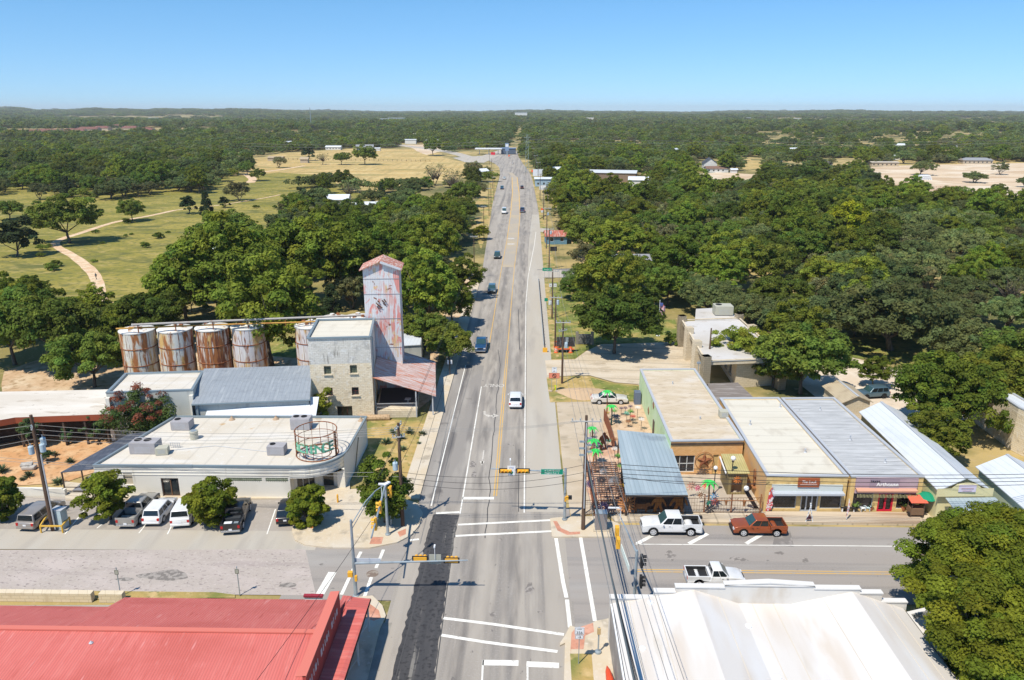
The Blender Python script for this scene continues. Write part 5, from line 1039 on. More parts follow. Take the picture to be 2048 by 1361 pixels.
    if bed:
        b0,b1=-h2+.04,bed[1];zt=bl+.03;zb=.62
        for s in(-1,1): MB().box((s*(w2*.965-.045),(b0+b1)/2+.0,(zt+.95)/2),(.10,b1-b0,zt-.95+.02)).build('bed_side',color,o,bevel=.02)
        for s in(-1,1): MB().box((s*(w2*.95-.02),(b0+b1)/2,.86),(.06,b1-b0-.1,.28)).build('bed_side',color,o)
        MB().box((0,b0+.03,(zt+.62)/2),(Wd*.93,.09,zt-.60)).build('tailgate',color,o,bevel=.02)
        MB().box((0,b1-.04,(zt+.8)/2),(Wd*.9,.06,zt-.8)).build('bulkhead',color,o)
        b=MB();b.box((0,(b0+b1)/2,.745),(Wd*.86,b1-b0-.14,.03))
        for s in(-1,1): b.box((s*(w2*.965-.105),(b0+b1)/2,(zt+.75)/2-.01),(.02,b1-b0-.16,zt-.78))
        for q in range(6): b.box((-w2*.6+q*w2*.24,(b0+b1)/2,.765),(.05,b1-b0-.2,.02))
        b.build('bed_liner',M_PLAS,o)
    return o
P_W=paint('white',(.72,.73,.74));P_SIL=paint('silver_beige',(.36,.35,.33),.3);P_TAUPE=paint('taupe_silver',(.34,.31,.28),.3);P_BK=paint('black',(.012,.012,.014));P_DB=paint('deep_blue',(.015,.07,.17),.2);P_OR=paint('burnt_orange',(.33,.075,.02),.2)
P_DG=paint('dark_green_grey',(.05,.075,.07),.2);P_BG=paint('blue_grey',(.08,.14,.18),.2);P_MAR=paint('dark_maroon',(.06,.02,.02));P_NB=paint('slate_blue',(.06,.08,.16));P_CR=paint('ivory_white',(.66,.63,.58))
hp=R(8.6)
def park(kind,name,X,Y,col,lab,cat,**kw):
    x,y=G(X,Y);L=KIND[kind]['L'];return vehicle(kind,name,x-math.sin(hp)*L/2,y+math.cos(hp)*L/2,hp,col,lab,cat,'vehicles parked along the white building',**kw)
mv=park('minivan','minivan',62,1066,P_TAUPE,'taupe minivan parked beside the utility pole and yellow rail','minivan',trim=P_TAUPE);mv.rotation_euler.z=R(-3)
pk1=park('pickup','pickup_truck',257,1064,P_SIL,'silver pickup truck parked beside the small tree, empty grey bed','pickup truck');pk1.rotation_euler.z=R(1);pk1.location.y+=.3
park('suv','suv',308,1056,P_W,'white crossover parked between the silver pickup and the boxier white suv','suv',trim=P_W).rotation_euler.z=R(2)
park('bigsuv','suv',361,1060,P_W,'boxy white suv parked partly under the round tree','suv',trim=P_W)
bp=park('pickup','pickup_truck',462,1073,P_BK,'black pickup truck with tool box and white case in its bed','pickup truck',trim=M_CHR)
x,y=bp.location.x,bp.location.y
def inbed(n,dx,dy,d,m,lab,cat):
    c,s=math.cos(hp),math.sin(hp);return tag(MB().box((0,0,0),d).build(n,m,None,(x+dx*c-dy*s,y+dx*s+dy*c,.83+d[2]/2),rz=hp,bevel=.02),lab,cat)
inbed('tool_box',0,-1.25,(1.5,.75,.42),mat('dark_tool_box',(.05,.055,.06),rough=.4),'dark tool box across the bed of the black pickup','tool box')
inbed('storage_case',-.3,-2.35,(.75,.5,.35),M_SIGNW,'white storage case in the bed of the black pickup','case')
inbed('cooler',.45,-2.3,(.45,.45,.3),M_STEEL,'grey bucket-sized cooler beside the white case in the black pickup','cooler')
park('suv','suv',571,1056,P_BK,'black crossover parked beside the bulging kerb, half under a tree','suv',trim=P_BK,wscreen=M_CGL)
vehicle('pickup','pickup_truck',14.4,67.1,R(90),P_W,'white extended-cab pickup parked at the kerb by the courtyard railing','pickup truck','vehicles parked at the shop kerb')
tag(MB().box((16.6,67.95,1.15),(2.1,.35,.25)).build('bed_tarp',M_PLAS),'rolled black cover along the bed of the kerbside white pickup','cover')
vehicle('crew','pickup_truck',23.0,67.1,R(90),P_OR,'burnt orange crew-cab pickup with grey fenders parked at the kerb','pickup truck','vehicles parked at the shop kerb',trim=M_PLAS)
vehicle('small','pickup_truck',16.7,58.6,R(-90),P_W,'small white pickup driving right along the double yellow line','pickup truck')
vehicle('sedan','sedan',11.9,101.9,R(-90),P_CR,'ivory sedan parked behind the metal palm tree','sedan')
vehicle('suv','suv',-1.5,101.2,0,P_W,'white crossover driving away in the right lane beside the painted ONLY','suv','cars on the highway',trim=P_W)
def drive(kind,name,x,y,col,lab,cat,away=False,far=True): return vehicle(kind,name,x,y,0 if away else R(180),col,lab,cat,'cars on the highway',far=far)
drive('pickup','pickup_truck',-7.9,127.2,P_DB,'deep blue pickup coming towards the camera in the tree shadow','pickup truck',far=False)
drive('suv','suv',-8.0,171,P_BG,'blue-grey car coming past the overhanging roadside branch','suv',far=False)
drive('suv','suv',-8.4,213.5,P_DG,'dark green-grey suv coming past the painted turn bay','suv')
drive('van','van',-9.3,311,P_W,'white panel van coming down the left lane','van')
drive('pickup','pickup_truck',-2.0,316,P_NB,'slate blue pickup driving away level with the white van','pickup truck',True)
drive('suv','suv',G(1004,379)[0],412,P_DB,'dark blue car coming down the left lane before the bend','car')
drive('suv','suv',G(1044,377)[0],415,P_MAR,'dark maroon suv driving away before the bend','suv',True)
drive('sedan','sedan',G(1009,358)[0],474,P_W,'white car coming out of the bend','sedan')
drive('sedan','sedan',G(1025,328)[0],614,P_CR,'pale car in the middle of the bend','sedan',True)
# ------------------------------------------------------------------ traffic signals
def sig_head(parent,loc,horizontal,facing,m=M_YELP,back=True,name='signal_head'):
    "three-lens signal; facing = yaw of the direction the lenses look"
    h=bpy.data.objects.new(name,None);COL.objects.link(h);h.parent=parent;h.location=loc;h.rotation_euler=(0,0,facing)
    b=MB();n=3;w_,d_,hh=.36,.22,1.12
    if horizontal: b.box((0,0,0),(1.12,d_,.36))
    else: b.box((0,0,0),(.40,d_,hh))
    b.build('housing',m,h,bevel=.02)
    if back: MB().box((0,.06,0),((1.36,.03,.56) if horizontal else (.62,.03,1.36))).build('backplate',M_PLAS,h)
    for k in(-1,0,1):
        p=((k*.36,0,0) if horizontal else (0,0,k*.36));v=MB();pr=[]
        for q in range(9): a=math.pi*(q/8);pr.append((p[0]+.16*math.cos(a),p[2]+.16*math.sin(a)))
        for q in range(8): v.poly([(pr[q][0],-.11,pr[q][1]),(pr[q+1][0],-.11,pr[q+1][1]),(pr[q+1][0],-.38,pr[q+1][1]),(pr[q][0],-.38,pr[q][1])])
        v.build('visor',m,h)
        MB().lathe((0,0,0),[(.14,0),(.14,.01)],12).build('lens',[mat('lens_red',(.25,.01,.01)),mat('lens_amber',(.25,.12,.01)),mat('lens_green',(.01,.12,.06))][k+1],h,(p[0],-.115,p[2])).rotation_euler=(R(90),0,0)
    return h
def pole(o,h,r0=.15,r1=.11): MB().lathe((0,0,0),[(.26,0),(.26,.12),(r0,.16),(r1,h),(r1*.8,h+.06)],14).build('pole',M_STEEL,o)
# NE
x,y=G(1129,1043);ne=thing('traffic_signal',(x,y,.19),'traffic signal with a mast arm over the highway and green street sign','traffic signal')
pole(ne,5.7);p1=G(982,944,5.5);MB().tube([(0,0,5.35),(p1[0]-x,p1[1]-y+.2,5.55)],[.09,.055],8).build('mast_arm',M_STEEL,ne)
for X in(1012,1046):
    q=G(X,947,5.4);sig_head(ne,(q[0]-x,-.12,5.45),True,0)
q=G(1023,943,5.4);s=bpy.data.objects.new('route_sign',None);COL.objects.link(s);s.parent=ne;s.location=(q[0]-x,-.1,5.55)
MB().box((0,0,.25),(.80,.03,.42)).box((0,0,-.28),(.66,.03,.62)).build('plate',M_SIGNW,s);text('2766',.24,mat('faint_blue_lettering',(.35,.38,.55)),s,(0,-.03,.25),(R(90),0,0),'lettering',.004)
MB().poly([(-.16,-.03,-.15),(.16,-.03,-.15),(.18,-.03,-.3),(0,-.03,-.48),(-.18,-.03,-.3)][::-1]).build('green_shape',M_GREENS,s)
q=G(1104,948,5.4);g=MB().box((q[0]-x,-.1,5.4),(2.25,.04,.62)).build('street_sign',M_GREENS,ne)
text('◄ Lady Bird Ln'.replace('◄','←'),.24,M_LETW,g,(q[0]-x,-.13,5.53),(R(90),0,0),'lettering',.004);text('Nugent Ave →',.24,M_LETW,g,(q[0]-x,-.13,5.27),(R(90),0,0),'lettering',.004)
b=MB();
for s_ in(-1,1): b.box((q[0]-x,-.122,5.4+s_*.3),(2.25,.005,.025)).box((q[0]-x+s_*1.11,-.122,5.4),(.025,.005,.62))
b.build('border',M_LETW,g)
q=G(1021,915,6.6);MB().tube([(q[0]-x,0,5.5),(q[0]-x,0,6.6)],.025,6).box((q[0]-x,0,6.65),(.12,.35,.14)).build('detector',M_SIGNW,ne)
MB().box((.2,-.15,2.55),(.3,.3,.35)).box((.02,-.12,2.4),(.16,.2,.5)).build('push_button_box',M_YELP,ne);MB().box((.5,-.15,2.6),(.36,.3,.34)).build('pedestrian_signal',M_PLAS,ne)
# NW
x,y=G(776,1073);nwp=thing('traffic_signal',(x,y,.19),'traffic signal with a mast arm over the left street, beside the brown utility pole','traffic signal')
pole(nwp,5.6);MB().tube([(0,0,5.35),(.6,-9.8,5.6)],[.12,.07],8).build('mast_arm',M_STEEL,nwp)
MB().tube([(.2,-2.8,5.4),(.2,-2.8,6.9)],.03,6).box((.2,-2.8,6.95),(.5,.16,.16)).build('detector',M_SIGNW,nwp)
sig_head(nwp,(.45,.2,4.6),False,R(-90),back=False);sig_head(nwp,(.3,-4.2,5.35),False,R(-90),back=False);sig_head(nwp,(.45,-7.2,5.4),False,R(-90),back=False)
# SW with luminaire
x,y=G(712,1193);sw=thing('traffic_signal',(x,y,.0),'tall signal pole with street light and long mast arm behind the red roof','traffic signal')
topz=6.95;pole(sw,topz+.4,.17,.1);ah=onwall(706,1127,(x,y),(x+10,y))[1]
e_=onwall(936,1121,(x,y),(x+10,y));MB().tube([(0,0,ah),(e_[0],0,e_[1])],[.12,.05],8).build('mast_arm',M_STEEL,sw)
for X,Y in((840,1118),(903,1121)):
    u,z=onwall(X,Y,(x,y),(x+10,y));sig_head(sw,(u,.12,z-.05),True,R(180),)
u,z=onwall(870,1120,(x,y),(x+10,y));MB().box((u,.1,z),(1.0,.04,.9)).build('sign_back',mat('sign_back_grey',(.38,.38,.32)),sw)
u2,z2=onwall(871,1093,(x,y),(x+10,y));MB().tube([(u,0,z),(u,0,z2)],.025,6).box((u,0,z2),(.12,.35,.16)).build('detector',M_SIGNW,sw)
u,z=onwall(735,1124,(x,y),(x+10,y));MB().box((u,.12,z),(2.2,.04,.5)).build('street_sign',mat('sign_back_silver',(.5,.53,.58)),sw)
lx,ly=1.9,3.1;MB().tube([(0,0,topz),(.5*lx,.5*ly,topz+1.3),(.85*lx,.85*ly,topz+1.75),(lx*1.15,ly*1.15,topz+1.8)],.045,6).tube([(0,0,topz-.5),(.5*lx,.5*ly,topz+.95),(.8*lx,.8*ly,topz+1.6)],.03,5).build('lamp_arm',M_STEEL,sw)
MB().box((lx*1.25,ly*1.25,topz+1.8),(.3,.7,.12),R(-32)).build('lamp_head',M_SIGNW,sw)
MB().box((-.35,0,2.2),(.42,.35,.45)).box((.15,-.15,1.9),(.2,.25,.5)).build('push_button_box',M_YELP,sw)
# SE, arm towards the far side
x,y=G(1262,1190,0);y=54.2;x=G(1264,1212)[0];se=thing('traffic_signal',(x,y,0),'signal pole behind the white parapet with its arm over the right street','traffic signal')
ph=5.9;pole(se,ph);tx,ty=G(1238,1028,6.0);MB().tube([(0,0,5.7),(tx-x,ty-y,6.0)],[.10,.05],8).build('mast_arm',M_STEEL,se)
for X,Y in((1239,1062),(1241,1085)):
    qx,qy=G(X,Y,5.9);MB().box((qx-x-.2,qy-y,5.85),(.34,.5,.95)).build('signal_head',M_YELP,se,bevel=.04)
bb=[G(1262,1136,5.7),G(1246,1092,5.8)];b=MB();b.bar((bb[0][0]-x-.15,bb[0][1]-y,5.6),(bb[1][0]-x-.15,bb[1][1]-y,5.7),.05,.55);b.build('street_sign',mat('pale_sign_face',(.62,.70,.66)),se)
MB().tube([(tx-x,ty-y-1,6),(tx-x,ty-y-1,7.2)],.03,5).box((tx-x-.6,ty-y-1.1,7.2),(1.0,.12,.1)).build('detector',M_SIGNW,se)
sig_head(se,(.45,.1,4.9),False,R(90),M_PLAS,False);sig_head(se,(.45,-.1,3.1),False,R(90),M_PLAS,False)
# pedestrian posts
def ppost(X,Y,h,label,box=True,base=True):
    x,y=G(X,Y);o=thing('pedestrian_post',(x,y,.19),label,'signal post');MB().lathe((0,0,0),[(.25,0),(.25,.15),(.06,.2),(.055,h)],10).build('pole',M_STEEL,o)
    if box: MB().box((0,-.05,h-.3),(.26,.2,.5)).build('push_button',mat('beige_box',(.5,.36,.18)),o)
    return o
ppost(1196,1310,2.3,'short pedestrian push-button post on the lower right kerb');ppost(783,1057,2.3,'short steel post beside the brown pole at the left corner',False)
# ------------------------------------------------------------------ utility poles and cables
def upole(name,x,y,h,label,arms=((.3,0,2.4),),trans=(),r0=.19,lean=(0,0),group=None,z=0,m=None):
    o=thing(name,(x,y,z),label,'utility pole',group)
    MB().tube([(0,0,0),(lean[0]*.5,lean[1]*.5,h/2),(lean[0],lean[1],h)],[r0,r0*.85,r0*.62],10).build('pole',m or M_DKWOOD,o)
    for dz,ang,w_ in arms:
        ca,sa=math.cos(ang),math.sin(ang);b=MB();b.bar((-w_/2*ca+lean[0],-w_/2*sa+lean[1]-.12,h-dz),(w_/2*ca+lean[0],w_/2*sa+lean[1]-.12,h-dz),.12,.12);b.build('crossarm',M_LTWOOD,o)
        for t in(-.92,-.4,.4,.92): MB().lathe((t*w_/2*ca+lean[0],t*w_/2*sa+lean[1]-.12,h-dz+.06),[(.03,0),(.03,.1),(.07,.12),(.07,.2),(.04,.24)],8).build('insulator',M_STEEL,o)
    for dx,dy,dz in trans:
        MB().lathe((dx+lean[0],dy+lean[1],h-dz),[(.24,0),(.26,.05),(.26,.75),(.22,.82),(.05,.85)],14).tube([(dx+lean[0],dy+lean[1],h-dz+.8),(dx+lean[0]*.9,dy+lean[1],h-dz+1.1)],.04,5).build('transformer',mat('transformer_grey',(.42,.52,.58),rough=.4),o)
    return o
U={}
x,y=G(107,1062);U[1]=(x,y,12.4)
o=upole('utility_pole',x,y,12.4,'tall dark utility pole with three transformers beside the taupe minivan',((1.1,R(-60),2.0),),((-.55,-.1,4.0),(.6,-.1,3.75),(.45,.35,3.3)),.24)
MB().tube([(.28,-.1,.2),(.3,-.12,4.5),(.22,0,8.3)],.07,6).build('conduit',CAPG,o)
for k,(dx,dz) in enumerate(((-.5,5.0),(.5,5.2),(.55,7.6))): MB().bar((0,0,12.4-dz),(dx,-.1,12.4-dz+.1),.06).build('bracket',M_STEEL,o)
ex,ey=G(119,1056);cb=thing('electrical_cabinet',(ex+.2,ey,.06),'pale grey steel electrical cabinet beside the tall utility pole','cabinet',rz=-.15)
MB().box((0,0,1.05),(1.15,.85,2.1)).build('cabinet',mat('pale_steel_blue',(.40,.50,.54),rough=.45),cb,bevel=.02);MB().box((0,-.43,1.05),(.02,.02,1.9)).build('door_seam',CAP,cb);MB().box((.1,0,2.13),(1.2,.9,.05)).build('lid',CAPG,cb)
rl=thing('guard_rail',(0,0,0),'yellow steel rail round the foot of the utility pole and cabinet','rail')
M_YR=mat('yellow_rail_paint',(.68,.42,.07),rough=.5)
rp=[G(98,1043),G(83,1067),G(126,1067),G(141,1049)]
for p in rp: MB().box((p[0],p[1],.42),(.12,.12,.85)).build('post',M_YR,rl)
for a,c in zip(rp[:-1],rp[1:]): MB().bar((*a,.8),(*c,.8),.12,.14).build('rail',M_YR,rl)
x,y=G(806,1055);U[2]=(x,y,11.3);upole('utility_pole',x,y,11.3,'brown utility pole with a crossarm between the tree and the highway corner',((.35,R(80),1.8),(1.4,R(20),1.2)),((-.45,-.15,4.9),),.2)
x,y=G(1166,1062);U[3]=(x,y,12.2);o=upole('utility_pole',x,y,12.2,'tall utility pole with a white crossarm beside the rusty pergola',((.55,0,2.9),),(),.21,z=.15)
for k in range(6): MB().box(((-1)**k*.35,-.1,9.9-k*.35),(.5,.2,.14)).build('bracket',M_STEEL,o)
MB().box((0,-.25,7.0),(.1,.1,9)).build('conduit',CAPG,o)
x,y=G(1124,768);U[4]=(x,y,10);o=upole('utility_pole',x,y,10.,'utility pole with a tilted crossarm by the crushed stone mound',((.25,0,2.2),(1.5,R(40),1.6)),((.5,-.1,4.2),),.18)
x,y=G(1110,700);U[5]=(x,y,10);upole('utility_pole',x,y,9.7,'dark utility pole behind the portable message board',((.3,0,2.2),),((.35,.1,1.6),),.17)
x,y=G(1104,638);U[6]=(x,y,10);upole('utility_pole',x,y,10,'utility pole beside the speed limit sign',((.3,R(-8),2.4),),(),.17)
x,y=G(1098,540);U[7]=(x,y,11);upole('utility_pole',x,y,11,'utility pole at the side street corner',((.3,0,2.2),),((.35,0,1.6),),.17)
x,y=G(1093,498);U[8]=(x,y,12);upole('utility_pole',x,y,12.5,'utility pole beside the rusty red-roofed hut',((.3,0,2.6),),((.35,0,2.4),),.17)
far_r=[(1087,440,12),(1080,400,12),(1076,372,13),(1071,352,13),(1066,335,14)]
for k,(X,Y,h) in enumerate(far_r):
    x,y=G(X,Y);U[9+k]=(x,y,h);upole('utility_pole',x,y,h,'distant utility pole on the right of the highway, '+['first beyond the orange road sign','second beyond the orange road sign','beside the pale roadside shop','at the start of the bend','inside the bend'][k],((.3,0,2.6),),(),.17)
for k,(X,Y,h) in enumerate(((961,560,11),(968,480,11),(978,432,11),(982,415,11),(988,402,11),(985,378,10),(983,352,11),(979,330,12))):
    x,y=G(X,Y);U[20+k]=(x-1.5 if k<1 else x,y,h);upole('utility_pole',U[20+k][0],y,h,'thin utility pole on the left of the highway, '+['beside the overhanging branch','nearest the yellow-green tree','left of the white van','just beyond the white van','by the dry verge','before the bend','at the start of the bend','near the filling station'][k],((.3,0,1.8),),(),.13)
x,y=G(1415,755);U[40]=(x,y,12);upole('utility_pole',x,y,8.0,'brown wooden pole standing between the bank and the plank deck',(),(),.17)
x,y=G(900,752);o=thing('sign_post',(x,y,0),'small white signs on a wooden post at the edge of the tree shade','sign');MB().box((0,0,1.3),(.12,.12,2.6)).build('post',M_DKWOOD,o);MB().box((-.25,-.08,2.3),(.25,.03,.7)).box((.28,-.08,2.3),(.25,.03,.7)).build('plate',M_SIGNW,o)
def cable(a,c,sag,label,r=.022,m=None,n=14,group='overhead cables'):
    a=Vector(a);c=Vector(c);pts=[]
    for k in range(n+1):
        t=k/n;p=a.lerp(c,t);p.z-=4*sag*t*(1-t);pts.append(p)
    return tag(MB().tube(pts,r,4,False).build('overhead_cable',m or M_CABLE),label,'cable',group)
def tp(k,dx=0,dz=0,dy=0): return (U[k][0]+dx,U[k][1]+dy,U[k][2]-dz)
seq=[3,4,5,6,7,8,9,10,11,12]
for a,c in zip(seq[:-1],seq[1:]):
    for dx in(-1.0,-.4,1.0): cable(tp(a,dx,.35),tp(c,dx*.9,.2),.5,'overhead line strung between the roadside poles on the right of the highway',.016 if a<6 else .022,M_CABLEG)
for k,dx in enumerate((-1.2,-.5,.5,1.2)): cable(tp(3,dx,.4),(U[3][0]+dx*1.2+1.2,20,13.5),.6,'overhead line running from the pergola pole down over the near pavement',.018,M_CABLEG)
cable(tp(3,.2,4.5),(U[3][0]+.9,22,9.0),.5,'thick bundled cable running from the pergola pole towards the bottom edge',.07,mat('thick_cable_grey',(.10,.12,.13)))
for k in range(3): cable(tp(3,.25,5+.3*k),(U[3][0]+1.7+.15*k,24,6.6),.8,'black telephone cable running over the right crossing to the white building',.028)
for k in range(4): cable(tp(3,.1,4.7+.5*k),(62,66.0-.2*k,7.9-.22*k),1.0,'long black cable sagging across the shop fronts',.03)
for k in range(3): cable(tp(3,-.1,5.+.8*k),tp(2,.1,5.2+.55*k),.9,'cable crossing the highway above the far stop line',.022)
for k in range(2): cable(tp(2,0,5.2+.5*k),(-62,70+k,6.3),.7,'cable running along the front of the white building',.02,M_CABLEG)
for k in range(4): cable(tp(2,(-.3+.2*k),.4+.2*k),tp(1,.2,1.0+.5*k),.8,'pale overhead line above the white roof',.016,M_CABLEG)
for k in range(3): cable(tp(2,.1,.35+.2*k),tp(3,-1.0+.5*k,.4),.5,'pale overhead line crossing high over the highway',.014,M_CABLEG)
for k in range(3): cable(tp(1,-.2,1.1+.7*k),(-80,60-3*k,11-k),.6,'overhead line leaving the frame at the left',.018,M_CABLEG)
cable(tp(2,0,5.5),(U[2][0]-5.2,30,7.5),.6,'thin black cable hanging over the left crossing towards the red roof',.02)
cable(tp(2,.1,4.2),(-12.2,96.6,5.0),.6,'thin cable from the brown pole to the rusty loading canopy',.02)
cable((-11.6,135,10),(-12.7,60,9.5),1.2,'dark cable along the left edge of the highway',.02)
cable((-12,135,9.5),(-13.2,60,8.7),1.2,'dark cable along the left edge of the highway',.02)
cable(tp(3,.1,5.4),(25.0,70.9,3.6),.9,'slack service cable looping over the blue-grey patio roof',.025)
cable(tp(5,.1,4),(24.,116,5.0),.9,'thin service line to the bank',.015)
# transmission line far away
for k in range(2): 
    cable((-210,575,17-k*1.8),(25,545,22-k*2),2.5,'distant power line crossing the fields towards the lattice tower',.06,M_CABLEG);cable((25,545,22-k*2),(420,610,20-k*2),3,'distant power line running right from the lattice tower',.06,M_CABLEG)
x,y=G(1054,345);o=thing('lattice_tower',(x,y,0),'distant steel lattice tower beside the bend in the highway','tower')
b=MB()
for s in((-1,-1),(1,-1),(1,1),(-1,1)): b.bar((s[0]*1.3,s[1]*1.3,0),(s[0]*.5,s[1]*.5,25),.16)
for k in range(10):
    z=k*2.5;w0=1.3-.8*z/25;w1=1.3-.8*(z+2.5)/25
    for s in(-1,1): b.bar((-w0,s*w0,z),(w1,s*w1,z+2.5),.1);b.bar((s*w0,w0,z),(s*w1,-w1,z+2.5),.1)
b.bar((-2.2,0,23),(2.2,0,23),.2).bar((-2.2,0,20),(2.2,0,20),.2);b.build('frame',mat('lattice_grey',(.28,.36,.36)),o)
for X,Y,h,lab in((623,237,60,'thin radio mast rising above the far horizon on the left'),(455,222,1,'')):
    if h<2: continue
    x,y=G(X,262);tag(MB().bar((x,y,0),(x,y,47),.9).build('radio_mast',M_STEEL),lab,'mast')
# ------------------------------------------------------------------ signs
def sign(name,X,Y,h,label,plates,cat='sign',posts=1,pm=M_STEEL,gap=.5,base=False,z=0):
    x,y=G(X,Y,z);o=thing(name,(x,y,z),label,cat)
    for k in range(posts):
        dx=(k-(posts-1)/2)*gap;MB().box((dx,0,h/2),(.06,.06,h)).build('post',pm,o)
    for (dz,w_,hh,m,txt,ts,tm) in plates:
        p=MB().box((0,-.05,dz),(w_,.03,hh)).build('plate',m,o)
        q=MB();
        for s in(-1,1): q.box((0,-.068,dz+s*(hh/2-.03)),(w_-.04,.004,.02)).box((s*(w_/2-.03),-.068,dz),(.02,.004,hh-.06))
        if m is not M_GREENS: q.build('border',M_SIGNB,p)
        if txt:
            for i,t in enumerate(txt.split('|')): n=len(txt.split('|'));text(t,ts[i] if isinstance(ts,tuple) else ts,tm,p,(0,-.07,dz+(n-1)*.5*hh/n-i*hh/n),(R(90),0,0),'lettering',.003)
    return o
sign('route_sign',1157,1328,3.3,'white route sign reading 356 with an arrow on a post by the near kerb',[(2.95,.72,.62,M_SIGNW,'LOOP|356',(.13,.32),M_SIGNB),(2.42,.62,.36,M_SIGNW,'→',.36,M_SIGNB)],z=.19)
sign('speed_sign',1101,629,3.0,'white speed limit 45 sign beside the utility pole',[(2.5,.9,1.1,M_SIGNW,'SPEED|LIMIT|45',(.18,.18,.42),M_SIGNB)])
sign('small_green_sign',1092,622,2.6,'small green sign behind the speed limit sign',[(2.4,.7,.7,M_GREENS,None,0,None)])
sign('green_direction_sign',1094,559,3.0,'wide green direction sign at the side street mouth',[(2.5,2.3,.8,M_GREENS,'Stonewall →',.3,M_LETW)],posts=2,gap=1.2)
sign('route_marker_sign',1101,588,2.6,'pair of route marker plates by the guardrail',[(2.0,.75,.8,M_SIGNW,'281',.3,M_SIGNB)],posts=1);sign('route_marker_sign',1110,588,2.6,'route marker plate next to the other one by the guardrail',[(2.0,.75,.8,M_SIGNW,'290',.3,M_SIGNB)])
o=sign('orange_work_sign',1108,784,3.3,'orange road work sign with a no-entry symbol on two posts',[(2.55,1.6,.85,mat('salmon_orange_sign',(.72,.24,.15)),None,0,None),(3.45,.75,.85,M_SIGNW,'290|281',.24,M_SIGNB)],posts=2,gap=.7)
b=MB();b.tube([(.27*math.cos(2*math.pi*k/20),-.09,2.55+.27*math.sin(2*math.pi*k/20)) for k in range(21)],.035,5,False).bar((-.19,-.09,2.74),(.19,-.09,2.36),.06);b.build('prohibition_ring',M_SIGNB,o)
for dx in(-.5,.45): MB().box((dx,0,.12),(.5,.4,.2)).build('sandbag',mat('sandbag',(.45,.36,.28)),o,bevel=.06)
x,y=G(1111,782);tag(MB().box((x,y+.1,.35),(.25,.25,.7),.2).box((x,y+.1,.75),(.5,.05,.2),.2).build('survey_stand',mat('lime_yellow',(.62,.65,.02))),'lime yellow stand beside the orange work sign','stand')
x,y=G(1131,705);o=thing('message_board',(x,y,0),'dark portable message board trailer between two orange barrels','message board',rz=0)
MB().box((0,0,1.9),(3.2,.12,1.7)).build('panel',mat('dark_display',(.045,.04,.042),layers=[((.09,.085,.09),3,.5,.6)],stripe=(0,0,1,.3,.5,.1,0)),o);MB().box((0,.15,.8),(.15,.15,1.5)).box((0,0,.45),(2.6,.9,.12)).build('frame',M_PLAS,o)
MB().box((0,-.5,.75),(2.9,.08,.18)).build('rail',M_ORANGE,o)
for s in(-1,1): MB().tube([(s*.9,.3,.3),(s*1.1,.3,.3)],.3,12).build('wheel',M_TYRE,o)
MB().box((.2,-.1,2.3),(.5,.3,.8)).build('controller',M_STEEL,o)
for X,Y,lab in((1112,706,'orange and white barrel left of the message board'),(1141,706,'orange and white barrel right of the message board'),(1111,694,'orange barrel half hidden behind the left barrel')):
    x,y=G(X,Y);o=thing('traffic_barrel',(x,y,0),lab,'barrel','orange barrels round the message board');MB().lathe((0,0,0),[(.38,0),(.38,.08),(.3,.1),(.29,.35),(.27,.37),(.26,1.0),(.2,1.05)],14).build('drum',M_ORANGE,o)
    for z_ in(.3,.66): MB().lathe((0,0,z_),[(.285,0),(.283,.15)],14,False).build('band',M_SIGNW,o)
o=sign('work_sign',1120,702,1.3,'small orange work sign in front of the message board',[(1.0,.8,.7,M_ORANGE,None,0,None)]);
sign('work_sign',1084,432,2.6,'distant orange and white work sign on the right verge',[(2.6,1.0,.8,M_ORANGE,None,0,None),(1.75,.9,.9,M_SIGNW,'NO',.4,M_SIGNB)],posts=2)
sign('work_sign',1065,350,2.6,'far orange work sign before the bend',[(2.4,1.6,1.6,M_ORANGE,None,0,None)],posts=2);sign('work_sign',1018,318,3,'far orange work sign in the bend island',[(2.6,1.4,1.4,M_ORANGE,None,0,None)],posts=2)
sign('white_billboard',1076,365,6,'white roadside billboard before the pale blue shop',[(5.5,6,4,M_SIGNW,None,0,None)],posts=2,gap=3,cat='billboard')
sign('white_billboard',1085,392,4.5,'white frame sign beside the far utility pole',[(4,3.4,2.2,M_SIGNW,None,0,None)],posts=2,gap=2,cat='billboard')
sign('notice_board',1107,509,2.3,'dark notice board on the verge beyond the side street',[(1.6,2.0,1.3,M_PLAS,None,0,None)],posts=2,gap=1.2)
for X,Y,k in((242,1194,0),(480,1192,1)):
    sign('parking_sign',X,Y,2.9,['thin street sign behind the corner of the red roof','thin street sign behind the middle of the red roof'][k],[(2.45,.35,.45,mat('sign_back_grey',(.38,.38,.32)),None,0,None)])
# guardrail
gr=thing('guardrail',(0,0,0),'long steel guardrail along the right side of the highway','guardrail')
a=Vector(G(1077,564));c=Vector(G(1088,698));pts=[a.lerp(c,t/26) for t in range(27)]
for p in pts[::1]: MB().box((p.x+.12,p.y,.35),(.14,.16,.7)).build('post',M_DKWOOD,gr)
b=MB();b.bar((a.x,a.y,.62),(c.x,c.y,.62),.06,.30);b.bar((a.x-.04,a.y,.66),(c.x-.04,c.y,.66),.05,.08);b.build('rail',M_STEEL,gr)
x,y=G(1090,705);tag(MB().box((x,y,.4),(.8,.4,.75)).build('rail_end',M_YELP),'yellow end marker of the guardrail','marker')
